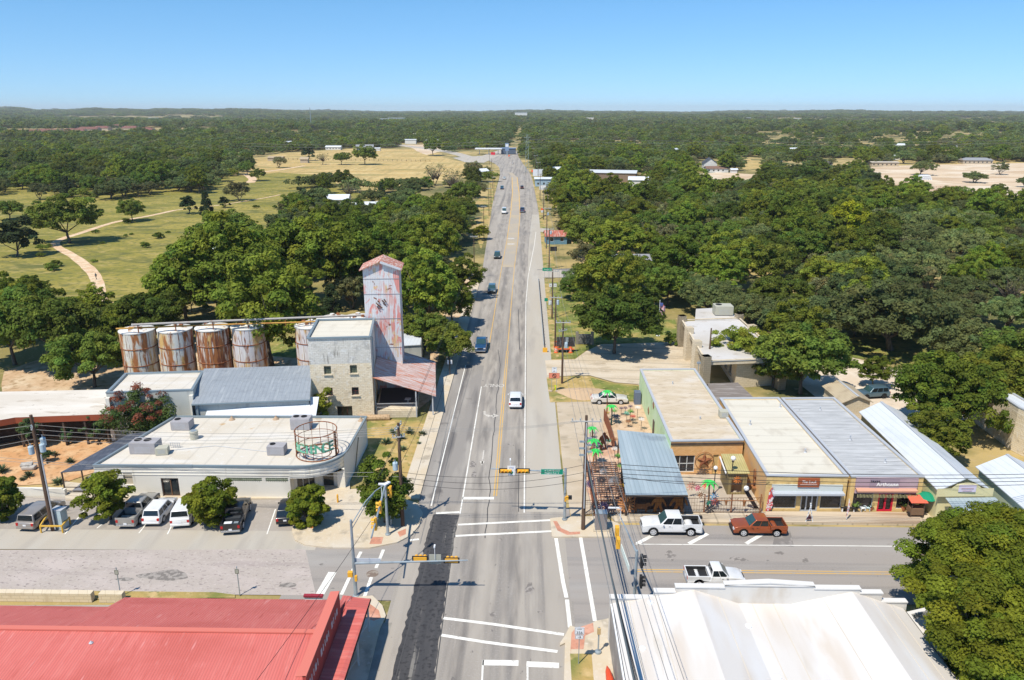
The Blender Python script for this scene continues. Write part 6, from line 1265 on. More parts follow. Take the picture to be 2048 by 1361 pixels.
# traffic cabinet
x,y=G(1201,1062);o=thing('signal_cabinet',(x,y,.19),'grey-brown signal control cabinet beside the pergola corner','cabinet');MB().box((0,0,.95),(1.15,.8,1.9)).build('cabinet',mat('cabinet_taupe',(.27,.24,.23),rough=.4),o,bevel=.02);MB().box((0,0,1.93),(1.2,.85,.06)).build('lid',M_STEEL,o);MB().box((0,0,.05),(1.5,1.1,.1)).build('plinth',M_CURB,o)
# flagpole
x,y=G(1316,672);o=thing('flagpole',(x,y,0),'white flagpole with two hanging flags beside the bank','flagpole');MB().lathe((0,0,0),[(.4,0),(.35,.1),(.06,.12),(.04,6.6),(.08,6.65),(.02,6.8)],8).build('pole',M_SIGNW,o)
def flag(z,w_,h,m,name): 
    b=MB();n=10
    for i in range(n+1):
        t=i/n;X=.06+w_*t*.62;Z=z-.5*w_*t;Y=.18*math.sin(t*7)
        b.v+=[(X,Y,Z),(X*.9,Y*.8,Z-h)]
        if i: k=2*i;b.f.append((k-2,k,k+1,k-1))
    return b.build(name,m,o)
flag(6.4,1.7,1.0,mat('flag_stripes',(.62,.12,.14),rough=.8,space='obj',stripe=(0,0,1,.16,0,.5,0),layers=[((.75,.75,.8),(1,1,9),.49,.51,0,0)]),'flag');MB().box((.32,-.02,6.0),(.5,.25,.5)).build('flag_canton',mat('flag_blue',(.08,.12,.35)),o)
flag(4.9,1.3,.8,mat('flag_red_white',(.55,.35,.38)),'flag')
# parking lot light by mint shop, dumpster bin, misc
x,y=G(1412,790);o=thing('yard_light',(G(1411,740,6)[0],G(1411,800)[1],0),'grey yard light on a short post behind the mint shop','light');MB().box((0,0,3),(.08,.08,6)).box((0,0,5.6),(.5,.3,.25)).build('pole',M_STEEL,o)
x,y=G(1274,808);tag(MB().box((x,y,.95),(.9,1.1,1.9)).build('vending_box',mat('slate_blue_box',(.12,.15,.22),rough=.5),bevel=.05),'tall slate blue box standing against the mint wall','box')
x,y=G(1743,795);vehicle('suv','parked_car',x,y,R(100),P_BG,'blue-grey car parked on the pale gravel behind the shops','car',far=True)
# bollards
x,y=G(676,1008);tag(MB().lathe((x,y,.19),[(.1,0),(.1,.85),(.03,.95)],10).build('bollard',M_YELP),'yellow bollard on the corner pavement behind the tree','bollard')
x,y=G(624,1058);tag(MB().lathe((x,y,.19),[(.22,0),(.2,.06),(.12,.08),(.03,.75)],12).build('traffic_cone',M_ORANGE),'orange cone at the foot of the small corner tree','cone')
x,y=G(296,993);o=thing('sandwich_board',(x,y,.2),'small yellow sandwich board by the door of the white building','sign board');MB().box((0,-.15,.45),(.6,.04,.9),0,.25).build('panel',mat('yellow_board',(.65,.45,.12)),o);MB().box((0,.15,.45),(.6,.04,.9),0,-.25).build('panel',mat('yellow_board',(.65,.45,.12)),o)
# person walking on the dirt path
def person(x,y,rz,label,shirt,trousers,skin=(.45,.28,.2)):
    o=thing('person',(x,y,.05),label,'person',rz=rz);bm=bmesh.new()
    J=dict(pel=(0,0,.95,.14),che=(0,.02,1.3,.16),nck=(0,.02,1.5,.06),hd=(0,.04,1.63,.10),ht=(0,.05,1.74,.075),lh=(-.1,.02,.88,.095),lk=(-.11,.14,.5,.06),lf=(-.11,.10,.08,.045),lt=(-.11,.28,.04,.035),rh=(.1,0,.88,.095),rk=(.11,-.03,.48,.06),rf=(.11,-.28,.12,.045),rt=(.11,-.14,.04,.035),ls=(-.19,.02,1.42,.06),le=(-.26,-.08,1.15,.042),lw=(-.24,.0,.92,.03),lp=(-.24,.03,.83,.03),rs=(.19,.02,1.42,.06),re=(.26,.0,1.14,.042),rw=(.24,.16,.95,.03),rp=(.24,.2,.87,.03))
    V={};[V.__setitem__(k,bm.verts.new(v[:3])) for k,v in J.items()]
    for a,c in('pel che','che nck','nck hd','hd ht','pel lh','lh lk','lk lf','lf lt','pel rh','rh rk','rk rf','rf rt','che ls','ls le','le lw','lw lp','che rs','rs re','re rw','rw rp') and [e.split() for e in('pel che','che nck','nck hd','hd ht','pel lh','lh lk','lk lf','lf lt','pel rh','rh rk','rk rf','rf rt','che ls','ls le','le lw','lw lp','che rs','rs re','re rw','rw rp')]: bm.edges.new((V[a],V[c]))
    me=bpy.data.meshes.new('body');bm.to_mesh(me);bm.free();b=bpy.data.objects.new('body',me);COL.objects.link(b);b.parent=o
    b.modifiers.new('skin','SKIN');sv=me.skin_vertices[0].data
    for i,v in enumerate(J.values()): sv[i].radius=(v[3],v[3]);sv[i].use_root=(i==0)
    sb=b.modifiers.new('sub','SUBSURF');sb.levels=1;sb.render_levels=1
    mm=mat('walker_clothes',shirt,space='obj');me.materials.append(mm)
    # trousers / skin split by height, worn as real colours
    nt=mm.node_tree
    if 'done' not in mm:
        mm['done']=1;tc=nt.nodes.new('ShaderNodeTexCoord');sx=nt.nodes.new('ShaderNodeSeparateXYZ');nt.links.new(tc.outputs['Object'],sx.inputs[0]);rp_=nt.nodes.new('ShaderNodeValToRGB');nt.links.new(sx.outputs[2],rp_.inputs[0]);rp_.color_ramp.interpolation='CONSTANT'
        mp_=nt.nodes.new('ShaderNodeMath');mp_.operation='DIVIDE';mp_.inputs[1].default_value=2;nt.links.new(sx.outputs[2],mp_.inputs[0]);nt.links.new(mp_.outputs[0],rp_.inputs[0])
        e=rp_.color_ramp.elements;e[0].color=(*trousers,1);e[0].position=0;e[1].position=.47;e[1].color=(*shirt,1);q=e.new(.76);q.color=(*skin,1);q=e.new(.83);q.color=(.03,.02,.015,1)
        nt.links.new(rp_.outputs[0],nt.nodes['Principled BSDF'].inputs['Base Color'])
    return o
x,y=G(193,560);person(x,y,R(160),'person in dark clothes walking on the dirt path in the meadow',(.05,.07,.09),(.03,.035,.05))
# ------------------------------------------------------------------ sculpture garden
M_PGR=mat('bright_green_paint',(.05,.52,.09),rough=.4);M_BRN=mat('brown_rust_paint',(.26,.11,.045),layers=[((.4,.18,.07),3,.5,.65)],rough=.8);M_TQ=mat('turquoise_paint',(.02,.35,.25),rough=.5)
def metal_palm(X,Y,h,label,fr=.95,tr=None,group='green metal palm trees in the sculpture garden'):
    x,y=G(X,Y);o=thing('metal_palm',(x,y,.1),label,'metal palm tree',group);n=12
    MB().tube([(0,0,0),(.08,0,h*.5),(0,0,h)],[.12,.08,.07],8).build('trunk',tr or M_BRN,o)
    b=MB()
    for k in range(8):
        a=k*math.pi/4+.3;c,s=math.cos(a),math.sin(a);prev=None
        for j in range(5):
            t=j/4;r_=fr*.85*t;z=h+.28*math.sin(t*2.4)-.45*t*t;w_=.17*math.sin(math.pi*min(.96,t+.12))+.01
            p=(c*r_-s*w_,s*r_+c*w_,z),(c*r_+s*w_,s*r_-c*w_,z)
            if prev: b.poly([prev[0],prev[1],p[1],p[0]])
            prev=p
    b.build('frond',M_PGR,o);return o
metal_palm(1212,845,4.2,'tallest green metal palm rising in front of the ivory sedan',1.1)
metal_palm(1222,852,2.6,'green metal palm just right of the tallest one',1.1,mat('dark_teal_trunk',(.02,.06,.06)))
metal_palm(1183,905,3.0,'green metal palm beside the tall utility pole',1.0)
metal_palm(1186,935,3.2,'green metal palm with wide leaves above the pergola',1.25)
metal_palm(1190,948,2.7,'lower green metal palm at the head of the pergola',1.1)
metal_palm(1414,1022,3.1,'green metal palm by the courtyard railing',1.2)
def cutout(name,X,Y,pts,h,m,label,cat='metal sculpture',rz=0,z=.12,group=None,t=.06):
    x,y=G(X,Y,z);o=thing(name,(x,y,z),label,cat,group,rz);b=MB();n=len(pts);b.v=[(p[0]*h,-t,p[1]*h) for p in pts]+[(p[0]*h,t,p[1]*h) for p in pts];b.f=[tuple(range(n)),tuple(range(2*n-1,n-1,-1))]
    for k in range(n): b.f.append((k,n+k,n+(k+1)%n,(k+1)%n))
    b.build('figure',m,o);MB().box((0,0,.02),(.5*h,.4,.04)).build('base_plate',m,o);return o
APE=[(-.20,0),(-.10,0),(-.04,.25),(.02,.40),(.10,.22),(.16,.0),(.27,.0),(.22,.24),(.15,.48),(.20,.62),(.30,.50),(.36,.36),(.42,.38),(.36,.58),(.24,.78),(.14,.84),(.14,.94),(.05,1.0),(-.05,.96),(-.06,.86),(-.2,.78),(-.30,.60),(-.34,.42),(-.28,.40),(-.2,.56),(-.14,.60),(-.14,.44),(-.2,.22)]
cutout('walking_ape_figure',1206,900,APE,2.3,mat('dark_brown_iron',(.09,.035,.02)),'dark brown striding ape-like metal figure near the utility pole',rz=.5)
cutout('walking_ape_figure',1315,1026,APE,2.1,mat('orange_rust_iron',(.42,.17,.05)),'orange-brown striding metal figure under the patio roof edge')
cutout('walking_ape_figure',1358,1026,[(-p[0]*1.15,p[1]) for p in APE][::-1],2.2,mat('orange_rust_iron',(.42,.17,.05)),'broad orange-brown metal figure at the right corner of the patio')
BULL=[(-.5,0),(-.42,0),(-.38,.35),(.2,.35),(.24,0),(.32,0),(.36,.5),(.5,.6),(.62,.55),(.64,.68),(.5,.82),(.36,.8),(.2,.74),(-.45,.74),(-.55,.5)]
cutout('metal_horse',1284,1026,BULL,1.4,M_BRN,'rusty four-legged metal animal at the left corner of the patio')
def skull(X,Y,label,s=1.,z0=1.5):
    x,y=G(X,Y);o=thing('longhorn_skull',(x,y,z0),label,'wall ornament','rusty longhorn heads on the courtyard railing');b=MB();b.tube([(-1.25*s,0,.35*s),(-1.05*s,0,.06),(-.4*s,0,.02),(0,0,0),(.4*s,0,.02),(1.05*s,0,.06),(1.25*s,0,.35*s)],[.02,.035,.05,.06,.05,.035,.02],6);b.build('horn',M_BRN,o)
    MB().tube([(0,-.05,.05),(0,-.08,-.45*s)],[.16*s,.07*s],8).build('head',M_BRN,o)
skull(1450,1028,'rusty longhorn head on the railing beside the green palm');skull(1486,1028,'larger rusty longhorn head on the railing near the leaning tubes',1.25)
# courtyard railing
M_FEN=mat('dark_brown_railing',(.12,.055,.03))
rl=thing('courtyard_railing',(0,0,0),'long thin rust-coloured railing along the courtyard front','railing')
A0=G(1168,1034);B0=G(1268,1030);C0=G(1522,1028)
for a,c in((A0,B0),(B0,C0)):
    n=int(math.hypot(c[0]-a[0],c[1]-a[1])/.28);b=MB()
    for k in range(n+1):
        t=k/n;X=a[0]*(1-t)+c[0]*t;Y=a[1]*(1-t)+c[1]*t;b.box((X,Y,1.0),(.018,.018,1.75))
    b.build('bar',M_FEN,rl);b=MB()
    for z in(.25,1.85,.6,1.0,1.4): b.bar((*a,z),(*c,z),.018 if z not in(.25,1.85) else .04)
    b.build('rail',M_FEN,rl)
for X in(1168,1268,1407,1461,1519): p=G(X,1030 if X<1300 else 1028);MB().box((p[0],p[1],1.15),(.1,.1,2.2)).build('post',M_RUST,rl)
r2=thing('side_fence',(0,0,0),'rusty low fence running along the left side of the sculpture garden','fence')
pts=[G(1208,842),G(1216,862),G(1222,885),G(1228,905)]
for a,c in zip(pts[:-1],pts[1:]):
    b=MB()
    for z in(.3,.9,1.5): b.bar((*a,z),(*c,z),.09)
    for k in range(12): t=k/12;b.box((a[0]*(1-t)+c[0]*t,a[1]*(1-t)+c[1]*t,.85),(.12,.12,1.7))
    b.build('panel',mat('red_brown_rail',(.24,.09,.05)),r2)
r3=thing('side_railing',(0,0,0),'rusty railing at the left edge of the pergola','fence');pts=[G(1172,935),G(1169,1034)]
a,c=(9.0-1.9,82),(7.1,69.6);b=MB()
for z in(.2,.7,1.2,1.7): b.bar((*a,z),(*c,z),.06)
for k in range(30): t=k/30;b.box((a[0],a[1]*(1-t)+c[1]*t,.95),(.04,.04,1.8))
b.build('panel',mat('red_brown_rail',(.24,.09,.05)),r3)
# pergola of rusty trellis panels
pe=thing('trellis_pergola',(0,0,0),'long rusty trellis pergola hung with metal ornaments beside the patio roof','pergola')
q=[G(1183,925,2.6),G(1232,925,2.6),G(1247,985,2.6),G(1192,985,2.6)];b=MB()
for k in range(15):
    t=k/14;a=[q[0][i]*(1-t)+q[3][i]*t for i in(0,1)];c=[q[1][i]*(1-t)+q[2][i]*t for i in(0,1)];b.bar((*a,2.6),(*c,2.6),.08,.1)
b.build('slat',mat('grey_brown_timber',(.16,.11,.09)),pe);b=MB()
for k in range(5):
    t=k/4;a=[q[0][i]*(1-t)+q[1][i]*t for i in(0,1)];c=[q[3][i]*(1-t)+q[2][i]*t for i in(0,1)];b.bar((*a,2.51),(*c,2.51),.07,.08)
b.build('beam',M_RUST,pe)
for p in q: MB().box((*p,1.28),(.12,.12,2.45)).build('post',M_RUST,pe)
gw=MB();g0,g1=G(1196,1012),G(1236,1012)
for z in(.6,1.0,1.4,1.8,2.2): gw.bar((*g0,z),(*g1,z),.05)
for k in range(8): t=k/7;gw.bar((g0[0]*(1-t)+g1[0]*t,g0[1]*(1-t)+g1[1]*t,.2),(g0[0]*(1-t)+g1[0]*t,g0[1]*(1-t)+g1[1]*t,2.3),.045)
gw.build('lattice_panel',M_RUST,pe)
M_IR=[mat('silvery_blades',(.35,.33,.32),rough=.4,metal=.4),mat('dark_iron',(.05,.045,.05)),mat('copper_blades',(.45,.2,.08)),mat('violet_iron',(.09,.06,.13))]
wl=[(1207,944,2.7,.45,0,'ringed metal wheel lying on the left half of the pergola'),(1203,962,2.7,.5,1,'dark bladed wheel on the lower left of the pergola'),(1228,962,2.7,.55,0,'silvery bladed wheel on the lower right of the pergola'),(1190,1012,1.2,.6,1,'dark spiky wheel behind the railing at the pergola foot'),(1207,1016,1.3,.65,3,'violet-black spiky wheel in the middle of the pergola foot'),(1222,1012,1.4,.75,1,'large dark bladed wheel at the pergola foot'),(1253,1008,1.3,.95,2,'largest copper bladed wheel by the patio corner'),(1181,968,1.8,.5,3,'violet wheel on the left edge of the pergola'),(1238,978,2.0,.45,1,'small dark wheel under the right edge of the pergola')]
for X,Y,z,r_,m,lab in wl: p=G(X,Y,z);windwheel('metal_flower',(p[0],p[1],z),r_,M_IR[m],lab,random.uniform(-.5,.5),16,rx=random.uniform(-.4,0),group='metal flowers round the pergola')
def flower(X,Y,h,col,label,n=10,r_=.35,name='metal_flower',lean=0):
    x,y=G(X,Y);o=thing(name,(x,y,.1),label,'garden ornament','metal flowers in the sculpture garden');MB().tube([(0,0,0),(lean,0,h)],.03,5).build('stem',M_IR[1],o);b=MB()
    for k in range(n):
        a=2*math.pi*k/n+.2
        for e in(.15,.6): b.poly([(lean,0,h),(lean+r_*.6*math.cos(a-.18),r_*.6*math.sin(a-.18),h+.18*e*2),(lean+r_*math.cos(a),r_*math.sin(a),h+.35*e),(lean+r_*.6*math.cos(a+.18),r_*.6*math.sin(a+.18),h+.18*e*2)])
    b.build('petal',col,o)
M_PET=mat('white_petals',(.7,.66,.62));M_PUR=mat('purple_black_leaves',(.05,.03,.09));M_MG=mat('garden_green',(.10,.28,.04));M_RED=mat('garden_red',(.45,.04,.03));M_YG=mat('mustard_iron',(.45,.28,.04));M_CB=mat('candy_pink',(.6,.08,.2));M_SK=mat('sky_blue_enamel',(.10,.35,.60))
for X,Y,h,c,lab in((1274,842,1.7,M_PET,'white metal flower nearest the mint wall, upper one'),(1282,862,1.4,M_PET,'white metal flower low beside the salmon sign'),(1242,832,.9,M_PUR,'purple-black agave sculpture on the left of its trio'),(1250,834,1.1,M_PUR,'purple-black agave sculpture in the middle of its trio'),(1260,828,.9,M_PUR,'purple-black agave sculpture on the right of its trio'),(1253,846,1.2,M_TQ,'turquoise metal cactus flower behind the patio roof'),(1260,845,1.4,M_MG,'green leafy metal plant behind the patio roof'),(1265,850,1.0,M_RED,'red metal flower among green leaves behind the patio roof'),(1256,856,.7,M_BRN,'rust brown metal flower low behind the patio roof'),(1213,842,.9,M_YG,'mustard metal flower left of the rusty fence'),(1228,842,1.2,M_MG,'olive green metal bush right of the rusty fence'),(1233,850,1.0,M_PUR,'black agave sculpture by the rusty fence'),(1215,898,.9,M_TQ,'turquoise cactus beside the dark walking figure'),(1228,900,1.2,M_BRN,'rust flower beside the turquoise cactus'),(1236,935,1.3,M_MG,'green metal plant between pergola and patio roof'),(1238,955,1.2,M_MG,'lower green metal plant between pergola and patio roof'),(1229,918,1.1,M_PET,'pale ornamental flower at the head of the pergola'),(1180,880,1.5,M_IR[0],'silvery spinner behind the utility pole'),(1188,893,1.6,M_IR[0],'silvery spinner right of the utility pole'),(1176,905,1.4,M_IR[0],'silvery spinner low beside the utility pole'),(1193,912,1.4,M_IR[3],'violet spinner by the utility pole'),(1241,990,.9,M_YG,'mustard flower by the corner of the patio roof')):
    flower(X,Y,h,c,lab,r_=.5 if 'agave' not in lab else .4)
for X,Y,z,r_,m,lab in((1383,972,1.6,.55,mat('red_white_spinner',(.62,.3,.22)),'red and cream pinwheel in the courtyard'),(1396,976,1.3,.4,M_CB,'pink pinwheel right of the red and cream one'),(1413,970,1.9,.5,M_ORANGE,'orange pinwheel above the green palm'),(1402,990,1.2,.4,M_BRN,'brown pinwheel left of the green palm'),(1429,994,1.7,.5,M_SK,'blue pinwheel right of the green palm'),(1430,1003,1.3,.45,mat('coral_spinner',(.62,.16,.12)),'coral pinwheel below the blue one'),(1417,1006,1.0,.35,M_TQ,'turquoise pinwheel at the foot of the green palm'),(1420,1018,.7,.6,M_IR[1],'black iron star flower at the courtyard railing')):
    p=G(X,Y,z);windwheel('pinwheel',(p[0],p[1],z),r_,m,lab,.2,9,group='pinwheels in the courtyard');
def globe(X,Y,h,label,r_=.24,m=M_PLAS):
    x,y=G(X,Y,.14);o=thing('globe_lamp',(x,y,.14),label,'lamp post','globe lamps in the courtyard');MB().lathe((0,0,0),[(.16,0),(.12,.15),(.06,.2),(.05,h-.25),(.14,h-.2),(.1,h-.1)],10).build('post',m,o)
    b=MB();b.lathe((0,0,h+r_*.8),[(r_*math.sin(math.pi*k/8)+.001,-r_*math.cos(math.pi*k/8)) for k in range(9)],12);b.build('globe',mat('milk_glass',(.8,.78,.76),rough=.3),o,smooth=True)
globe(1427,988,2.9,'globe lamp standing in the middle of the courtyard');globe(1460,988,4.0,'tall thick-posted globe lamp in front of the olive hut',.28)
x,y=G(1512,1020);x0,y0=G(1492,985,2.4);o=thing('leaning_tubes',(x,y,.14),'bundle of dark tubes leaning with a white globe on top','garden ornament')
for k in range(3): MB().tube([(k*.16-.1,0,0),(x0-x+k*.16-.15,y0-y,2.4)],.07,6).build('tube',M_IR[1],o)
b=MB();b.lathe((x0-x,y0-y,2.7),[(.28*math.sin(math.pi*k/8)+.001,-.28*math.cos(math.pi*k/8)) for k in range(9)],12);b.build('globe',mat('milk_glass',(.8,.78,.76)),o,smooth=True)
x,y=G(1484,985);tag(MB().box((x,y,1.2),(.14,.14,2.4)).build('rust_column',M_RUST),'slim rusty column beside the olive hut','column')
LIZ=[(0,0),(.12,.1),(.05,.35),(.2,.5),(.1,.62),(.16,.85),(.02,1),(-.06,.8),(-.12,.6),(-.05,.45),(-.15,.3)]
o=cutout('wall_lizard',1508,985,LIZ,2.1,M_BRN,'brown metal lizard hanging on the orange plaster wall','wall ornament',rz=R(90))
o.location=(lkA[0]-.12+.02,74.5,1.2)
# patio with blue-grey roof
pa=thing('patio_shelter',(0,0,0),'open patio shelter with a big blue-grey ribbed metal roof','shelter')
zf,zb=3.05,3.5;q=[G(1251,990,zf),G(1376,990,zf),G(1335,870,zb),G(1234,860,zb)]
b=MB();b.v=[(*q[0],zf),(*q[1],zf),(*q[2],zb),(*q[3],zb)];b.v+=[(p[0],p[1],p[2]-.08) for p in b.v];b.f=[(0,1,2,3),(7,6,5,4),(0,4,5,1),(1,5,6,2),(2,6,7,3),(3,7,4,0)];b.build('roof',R_METG,pa)
for (u_,v_) in((.03,.06),(.97,.06),(.03,.5),(.97,.5),(.03,.95),(.97,.95)):
    X=(q[0][0]*(1-u_)+q[1][0]*u_)*(1-v_)+(q[3][0]*(1-u_)+q[2][0]*u_)*v_;Y=(q[0][1]*(1-u_)+q[1][1]*u_)*(1-v_)+(q[3][1]*(1-u_)+q[2][1]*u_)*v_;MB().box((X,Y,1.5),(.15,.15,3.0)).build('post',W_DARK,pa)
MB().bar((*[q[0][i]*1 for i in(0,1)],zf-.15),(*q[1],zf-.15),.1,.2).build('beam',W_DARK,pa)
w=MB();wall_panel(w,(q[0][0]+.4,q[0][1]+7),(q[1][0]-.3,q[1][1]+7),0.1,3.0);w.build('shade_screen',mat('patio_shade_dark',(.025,.02,.018)),pa)  # added screen, coloured near black for the shade beneath the patio roof
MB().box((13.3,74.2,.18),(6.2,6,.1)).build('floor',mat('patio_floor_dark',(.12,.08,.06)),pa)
# things on the shop pavement
o=thing('feather_flag',(*G(1531,1028),.2),'red, white and blue feather flag at the corner of the ochre storefront','flag');MB().tube([(0,0,0),(.1,0,1.8),(.5,-.1,2.9)],.025,5).build('pole',M_STEEL,o)
b=MB();c=[(.05,.15),(.55,.25),(.75,.9),(.62,1.4),(.9,1.9),(.72,2.5),(.5,2.9),(.22,2.4),(.15,1.4)];b.v=[(p[0]-.1,-.05,p[1]) for p in c];b.f=[tuple(range(len(c)))]
b.build('banner',mat('flag_banner_red',(.60,.06,.07),layers=[((.75,.72,.75),(4,4,4),.52,.56),((.16,.12,.5),(1,1,.7),.58,.62)],space='obj'),o)
text('OPEN',.42,M_LETW,o,(.28,-.07,.85),(R(90),R(-75),0),'lettering',.004)
for X,Y,lab in((1617,1048,'folded pale feather banner in front of the ochre shop door'),(1692,1046,'furled striped banner on the pavement between the two storefronts')):
    o=thing('banner_stand',(*G(X,Y),.3),lab,'banner');
    if X<1650:
        MB().bar((0,0,1.7),(-.35,-.1,0),.07).bar((0,0,1.7),(.35,-.1,0),.07).bar((0,0,1.7),(0,.1,2.0),.12).build('frame',M_SIGNW,o);b=MB();b.v=[(0,-.06,.9),(-.4,-.16,.25),(.2,-.12,.3)];b.f=[(0,1,2)];b.build('cloth',mat('dark_maroon_cloth',(.1,.04,.05)),o)
    else:
        MB().tube([(0,0,0),(0,0,2.4)],.025,5).build('pole',M_SIGNW,o);b=MB();b.v=[(0,0,2.4),(.16,-.02,1.9),(.1,-.03,.9),(-.1,0,.3),(-.05,0,1.6)];b.f=[(0,4,3,2,1)];b.build('cloth',mat('striped_cloth',(.6,.3,.3),layers=[((.75,.74,.76),(3,3,6),.5,.54)]),o)
def chair(X,Y,col,label,rz):
    o=thing('lawn_chair',(*G(X,Y),.3),label,'chair','white lawn chairs outside the mauve storefront',rz);MB().box((0,0,.35),(.55,.55,.05),0,.15).build('seat',col,o);MB().box((0,.32,.72),(.55,.06,.85),0,-.3).build('backrest',col,o)
    for sx in(-1,1):
        MB().box((sx*.31,.02,.52),(.1,.6,.03)).build('armrest',col,o)
        for sy in(-.24,.26): MB().box((sx*.26,sy,.19),(.06,.06,.38)).build('leg',col,o)
chair(1722,1026,M_SIGNW,'left white lawn chair outside the mauve storefront',.3);chair(1732,1025,mat('pale_blue_plastic',(.50,.64,.68)),'right pale blue-white lawn chair outside the mauve storefront',-.2)
o=thing('bench',(*G(1694,1028),.3),'small dark bench between the two storefronts','bench');MB().box((0,0,.45),(1.5,.4,.06)).build('seat',M_PLAS,o)
for s in(-1,1): MB().box((s*.6,0,.22),(.1,.35,.42)).build('leg',M_SIGNW,o)
def pot(X,Y,label,col,leafm,s=1.):
    o=thing('potted_plant',(*G(X,Y),.3),label,'potted plant','potted plants outside the mauve storefront');MB().lathe((0,0,0),[(.16*s,0),(.24*s,.35*s),(.26*s,.4*s),(.2*s,.38*s)],10).build('pot',col,o);b=MB()
    for k in range(26):
        a=random.uniform(0,6.28);e=random.uniform(.5,1.3);l=random.uniform(.3,.6)*s;c,s2=math.cos(a),math.sin(a);b.poly([(0,0,.38*s),(c*l*.6-s2*.05,s2*l*.6+c*.05,.38*s+l*e*.7),(c*l,s2*l,.38*s+l*e*.8),(c*l*.6+s2*.05,s2*l*.6-c*.05,.38*s+l*e*.7)])
    b.build('leaves',leafm,o)
M_TERRA=mat('terracotta',(.42,.16,.07));M_PLG=mat('plant_green',(.10,.16,.03))
pot(1708,1028,'bushy green plant at the left end of the mauve storefront',M_PLAS,M_PLG,1.2);pot(1741,1026,'terracotta pot right of the lawn chairs',M_TERRA,M_PLG,.9);pot(1805,1026,'terracotta pot with a spiky plant right of the red doors',M_TERRA,M_PLG,1.1)
o=thing('produce_cart',(*G(1828,1036),.3),'wooden cart with an orange-red roof at the end of the pavement','cart');MB().box((0,0,.6),(1.3,.9,.7)).build('box',mat('brown_crate_wood',(.2,.12,.07)),o)
for s in((-1,-1),(1,-1),(1,1),(-1,1)): MB().box((s[0]*.6,s[1]*.4,.9),(.07,.07,1.8)).build('post',M_DKWOOD,o)
MB().box((0,0,1.85),(1.7,1.3,.06),0,R(12)).build('roof',mat('orange_red_roof',(.70,.14,.08)),o)
for s in(-1,1): MB().tube([(s*.68,-.2,.25),(s*.74,-.2,.25)],.25,12).build('wheel',M_PLAS,o)
o=thing('market_umbrella',(*G(1847,1030),.3),'green market umbrella behind the orange-roofed cart','umbrella');MB().tube([(0,0,0),(0,0,2.2)],.03,6).build('pole',M_STEEL,o);MB().lathe((0,0,1.8),[(1.1,0),(.6,.3),(.05,.5)],8,False).build('canopy',mat('umbrella_green',(.01,.25,.14)),o)
# near-left store oval sign and red kayak-like object beside the white building
x,y=G(1218,1355);o=thing('oval_hanging_sign',(6.0,41.9,2.6),'pale oval sign with dark block lettering on the side of the white building','sign')
b=MB();n=24;b.v=[(.72*math.cos(2*math.pi*k/n),-.04,.5*math.sin(2*math.pi*k/n)) for k in range(n)]+[(.72*math.cos(2*math.pi*k/n),.04,.5*math.sin(2*math.pi*k/n)) for k in range(n)];b.f=[tuple(range(n)),tuple(range(2*n-1,n-1,-1))]+[(k,n+k,n+(k+1)%n,(k+1)%n) for k in range(n)]
pl=b.build('plate',mat('pale_oval',(.48,.52,.66)),o);pl.rotation_euler=(0,0,0)
for zz in(.12,-.08,-.26):
    for k in range(-3,4): MB().box((k*.15+.02*zz,-.06,zz),(.07 if k%2 else .1,.02,.12)).build('block_letter',M_SIGNB,pl)
MB().bar((.7,0,.3),(.95,0,.3),.05).bar((.7,0,-.3),(.95,0,-.3),.05).build('bracket',M_BRN,o)
o=thing('red_kayak',(6.15,45.5,.2),'slim orange-red upturned boat leaning at the foot of the white building','boat',rz=R(2));MB().tube([(0,-1.5,.5),(0,-.9,.55),(0,0,.6),(0,.9,.55),(0,1.5,.5)],[.03,.2,.28,.2,.03],10).build('hull',mat('red_orange_hull',(.65,.08,.03),rough=.4),o)
# ------------------------------------------------------------------ vegetation
rng=np.random.default_rng(11)
def leafmat(n,c,t=.42,rnd=1.15): return mat(n,c,rough=.75,spec=.12,space='obj',tint=True,rnd=rnd,trans=t)
LM=dict(oak=leafmat('oak_leaves',(.145,.190,.032)),pecan=leafmat('pecan_leaves',(.182,.225,.030)),live=leafmat('live_oak_leaves',(.160,.200,.070)),cedar=leafmat('cedar_foliage',(.05,.075,.03)),mesq=leafmat('mesquite_leaves',(.195,.20,.085)),yell=leafmat('yellow_green_leaves',(.30,.30,.02)),crepe=leafmat('crepe_myrtle_leaves',(.085,.13,.035),rnd=0),desert=leafmat('desert_willow_leaves',(.08,.13,.05)),near=leafmat('near_pecan_leaves',(.18,.215,.022),rnd=0),agave=leafmat('agave_blades',(.13,.17,.09),.05),bloom=leafmat('crepe_myrtle_bloom',(.26,.085,.05),rnd=0))
M_BARK=mat('tree_bark',(.12,.095,.075),layers=[((.2,.17,.14),(3,3,.6),.5,.65)],rough=.95,space='obj');M_BARKD=mat('dark_bark',(.06,.048,.038),rough=.95,space='obj')
def quads(pos,nrm,size,tint,elong=1.6,fold=True):
    N=len(pos);r=rng.normal(size=(N,3));nrm=nrm/np.linalg.norm(nrm,axis=1,keepdims=True)
    t=np.cross(nrm,r);t/=np.linalg.norm(t,axis=1,keepdims=True)+1e-9;b=np.cross(nrm,t);s=size[:,None]
    v=np.stack([pos-t*s*.5*elong,pos-b*s*.5+nrm*s*.12,pos+t*s*.5*elong,pos+b*s*.5-nrm*s*.05],1)
    return v.reshape(-1,3),np.repeat(tint,4,0)
